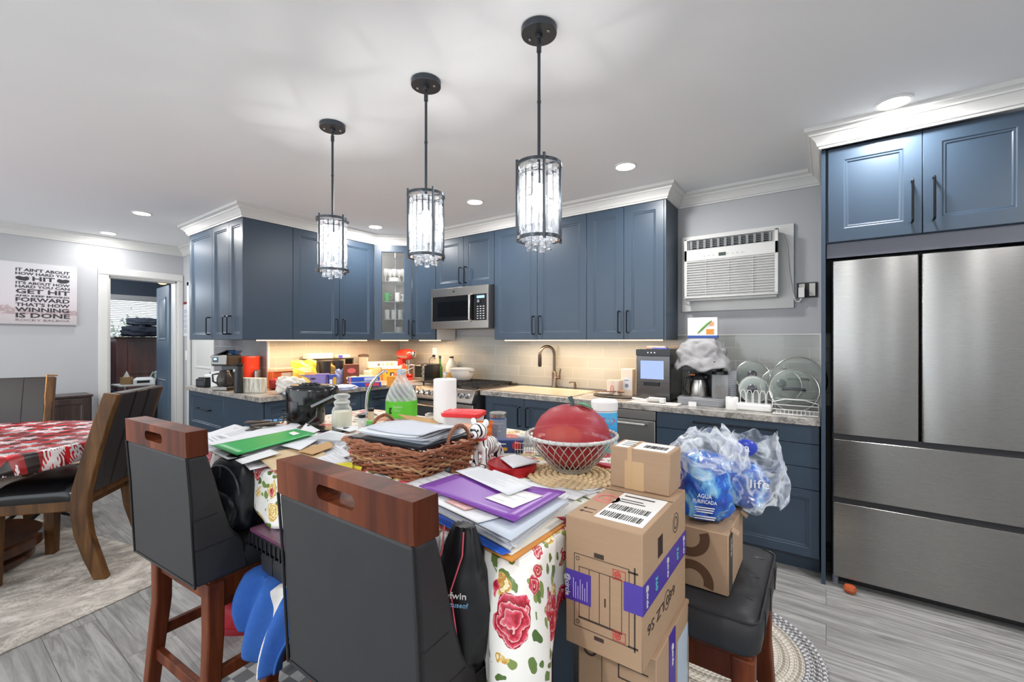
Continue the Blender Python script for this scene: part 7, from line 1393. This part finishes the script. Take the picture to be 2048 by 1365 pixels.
# coffee station
xa_, xb_ = gy(1352, 3.20).x, gy(1451, 3.20).x; w = xb_-xa_; ck = thing('coffee_station', 'black and grey coffee machine with steel carafe, grey cover thrown over its top', 'coffee maker', (xa_, 3.20, CZ))
m = M(); m.rings([[(x+w/2, y+.13, z) for x, y, z in rr(w/2, .14, .05, z_)] for z_ in (0, .045)]); m.rings([[(x+w/2, y+.13, z) for x, y, z in rr(w/2-.006, .134, .045, z_)] for z_ in (.045, .052)]); obj('base', m, mat('8d8e92', .3), ck, smooth=40, bev=.004)
m = M(); m.box(.05, w-.05, .17, .26, .05, .30); m.box(.03, w-.06, .02, .26, .235, .31); obj('tower', m, mat('2a2c33', .35), ck, bev=.008)
m = M(); m.lathe([(0, .052), (.058, .052), (.06, .07), (.052, .14), (.04, .175), (0, .175)], c=(.13, .09, 0), n=32); cf = obj('carafe', m, steel('b9b7b3', .2, (1, 1, 3)), ck); m = M(); m.lathe([(.0, .172), (.042, .172), (.045, .195), (.034, .215), (0, .218)], c=(.13, .09, 0), n=28); m.tube([(.09, .08, .19), (.05, .06, .18), (.04, .055, .10), (.06, .065, .07)], .009, 8); m.box(.165, .19, .08, .10, .185, .2); obj('carafe_lid', m, BLACK, cf)
m = M(); m.box(.085, .12, .03, .05, .205, .212); obj('orange_tab', m, mat('d86a2c', .4), ck)
m = M(); m.lathe([(0, .052), (.05, .052), (.052, .06), (.052, .215), (0, .215)], c=(.27, .09, 0), n=32); gs = obj('glass_cylinder', m, clear('dfe3e4', .25), ck); m = M(); m.cyl((.27, .09, .055), .046, .08, 28); obj('coffee', m, mat('4a2a1c', .3), gs); m = M(); m.lathe([(0, .215), (.053, .215), (.05, .235), (0, .24)], c=(.27, .09, 0), n=28); obj('black_lid', m, BLACK, gs)
q = Vector((xa_+w*.47, 3.32, CZ+.235)); m = M()
def cov(i, j):
    A = 2*pi*i; f = j; sq = 1/((abs(cos(A))**4+abs(sin(A))**4)**.25); r = (.085+.085*f**.7)*sq; return (r*1.02*cos(A)*(1+.06*sin(A*5+f*4)), r*.72*sin(A)*(1+.06*sin(A*4-f*5)), .225-.21*f**1.15+.018*sin(A*6+1)*f)
m.grid(64, 22, cov); crumple(m, .016, 13, 5, keep=lambda v: v[2] > .2); m.add([(0, 0, .228)]+[cov(i/64, 0) for i in range(64)], [(0, i+1, (i+1) % 64+1) for i in range(64)]); tag(obj('appliance_cover', m, mat('a3a1a2', .5, c2='979597', sc=6), loc=q, smooth=75, solid=.002), 'wrinkled grey fabric cover draped over the coffee machine', 'cover')
p0 = gy(1368, 3.28, 640); b = thing('vacuum_sealer_box', 'white food box with green beans and yellow peppers pictured, on top of the grey cover', 'box', (xa_+w*.47, 3.34, CZ+.466), .12); hw_ = px(Vector((xa_+.2, 3.3, 0)), 55)/2
m = M(); m.box(-hw_, hw_, -.06, .07, 0, .145); obj('carton', m, mat('e8e8ea', .4), b, bev=.002); m = M(); m.box(-hw_-.001, hw_+.001, -.0615, .071, 0, .018); obj('blue_base', m, mat('2f4f9a', .4), b); pic = M()
for k in range(5): pic.tube([(-.03+k*.007, -.0615, .035+k*.006), (.0+k*.008, -.0625, .07+k*.006), (.035+k*.006, -.0615, .105+k*.004)], .0035, 6)
obj('bean_picture', pic, mat('5d9a35', .5), b); pic = M(); pic.cb((.05, -.0608, .045), (.05, .0016, .035)); obj('pepper_picture', pic, mat('e8a63a', .5, c2='d8742c', sc=60), b); pic = M(); pic.cb((.06, -.0608, .10), (.03, .0016, .03)); obj('carrot_picture', pic, mat('e07a4a', .5, c2='f0c9a8', sc=60), b)
m = M(); m.box(-.025, .025, -.006, .006, 0, .028); tag(obj('white_card', m, WHITE, loc=(gy(1385, 3.16).x, 3.16, CZ)), 'small white box leaning in front of the coffee machine', 'box')
for k in range(1):
    q = gy(1462, 3.36); b = thing('cup_stack', 'stack of clear patterned plastic cups right of the coffee machine', 'cups', (q.x, 3.36, CZ)); m = M(); m.lathe([(0, 0), (.03, 0), (.038, .24), (.0, .24)], n=24); obj('stack', m, clear('d9dde8', .4), b); m = M()
    for i in range(14): m.tube([(.0385*cos(a), .0385*sin(a), .03+i*.015) for a in [j*pi/12 for j in range(24)]], .0012, 4, closed=True)
    obj('cup_rims', m, PLWH, b)
q = gy(1464, 3.17); b = thing('paper_roll', 'small white paper roll standing right of the coffee machine', 'paper roll', (q.x, 3.17, CZ)); m = M(); m.lathe([(.012, 0), (.037, 0), (.038, .004), (.038, .075), (.036, .078), (.012, .078), (.012, 0)], n=32); obj('roll', m, WHITE, b); m = M(); m.lathe([(.0, .07), (.0121, .07), (.0121, .0785), (.010, .0785), (.010, .072), (0, .072)], n=20); obj('core', m, mat('5a4a3c', .7), b)
q = gy(1507, 3.16); b = boxy('white_stand', 'low white plastic stand holding small pot lids upright', 'lid rack', Vector((q.x, 3.19, CZ)), .20, .09, .045, WHITE, bev=.01); m = M()
for k in range(5): x = -.075+k*.037; m.tube([(x, -.03, .04), (x, -.03, .11), (x+.008, -.03, .13), (x+.022, -.03, .13), (x+.03, -.03, .11), (x+.03, -.03, .04)], .0022, 6)
obj('rack_wires', m, WHITE, b)
GG = clear('a9b6af', .09, .04)
def lid(label, loc, r, tilt, rz, knob='round', gc=GG):
    t = thing('pot_lid', label, 'pot lid', loc, rz, 'glass pot lids on racks'); T = Matrix.Translation((0, 0, r)) @ Matrix.Rotation(pi/2-tilt, 4, 'X')
    m = M(); m.T = T; m.lathe([(r*.97, 0), (r*.7, .018), (r*.35, .028), (0, .03)], n=56); obj('glass', m, gc, t, smooth=70, solid=.003); m = M(); m.T = T; m.tube([(r*cos(2*pi*i/56), r*sin(2*pi*i/56), 0) for i in range(56)], .0045, 8, closed=True); obj('rim', m, mat('cfcdc6', .2, metal=.8), t)
    m = M(); m.T = T
    if knob == 'round': m.lathe([(0, .03), (.012, .03), (.012, .045), (.026, .052), (.028, .065), (.018, .072), (0, .073)], n=24)
    else: m.tube([(-.055, 0, .025), (-.045, 0, .05), (0, 0, .06), (.045, 0, .05), (.055, 0, .025)], .0085, 10)
    obj('knob' if knob == 'round' else 'handle', m, mat('4a4a50', .3, metal=.3), t); return t
lid('upper small glass pot lid with pale rim and black knob, above the white stand', (gy(1505, 3.38).x, 3.38, CZ+.10), .105, .25, .1)
lid('lower small glass pot lid held in the white stand', (gy(1507, 3.24).x, 3.24, CZ+.045), .085, .15, 0, gc=clear('c9d4d0', .2, .04))
lid('largest glass pot lid at the back against the tiles', (gy(1597, 3.47).x, 3.47, CZ+.03), .155, .2, .05, 'bar')
lid('middle glass pot lid with black knob between the large lids', (gy(1562, 3.33).x, 3.33, CZ+.04), .115, .3, .1)
lid('front green-tinted glass pot lid with a long handle in the white wire rack', (gy(1588, 3.20).x, 3.20, CZ+.012), .13, .22, 0, 'bar')
xa_, xb_ = gy(1545, 3.10).x, gy(1637, 3.10).x; w = xb_-xa_; b = thing('lid_rack', 'white wire rack at the right end of the worktop holding large lids', 'lid rack', (xa_, 3.10, CZ)); m = M(); r_ = .003
m.tube([(0, 0, .004), (w, 0, .004), (w, 0, .075), (w*.72, 0, .095), (w*.28, 0, .095), (0, 0, .075)], r_, 8, closed=True); m.tube([(0, 0, .06), (w, 0, .06)], .0022, 6); m.tube([(0, 0, .032), (w, 0, .032)], .0022, 6); m.tube([(0, 0, .004), (0, .16, .004), (w, .16, .004), (w, 0, .004)], .0025, 6)
m.tube([(0, .16, .004), (0, .16, .08), (w, .16, .08), (w, .16, .004)], .0025, 6)
for i in range(1, 11): x = w*i/11; m.tube([(x, 0, .004), (x, .16, .004)], .0016, 5); m.tube([(x, 0, .004), (x, 0, .032)], .0014, 5)
for y in (.04, .08, .12): m.tube([(0, y, .004), (w, y, .004)], .0016, 5)
obj('wires', m, WHITE, b)
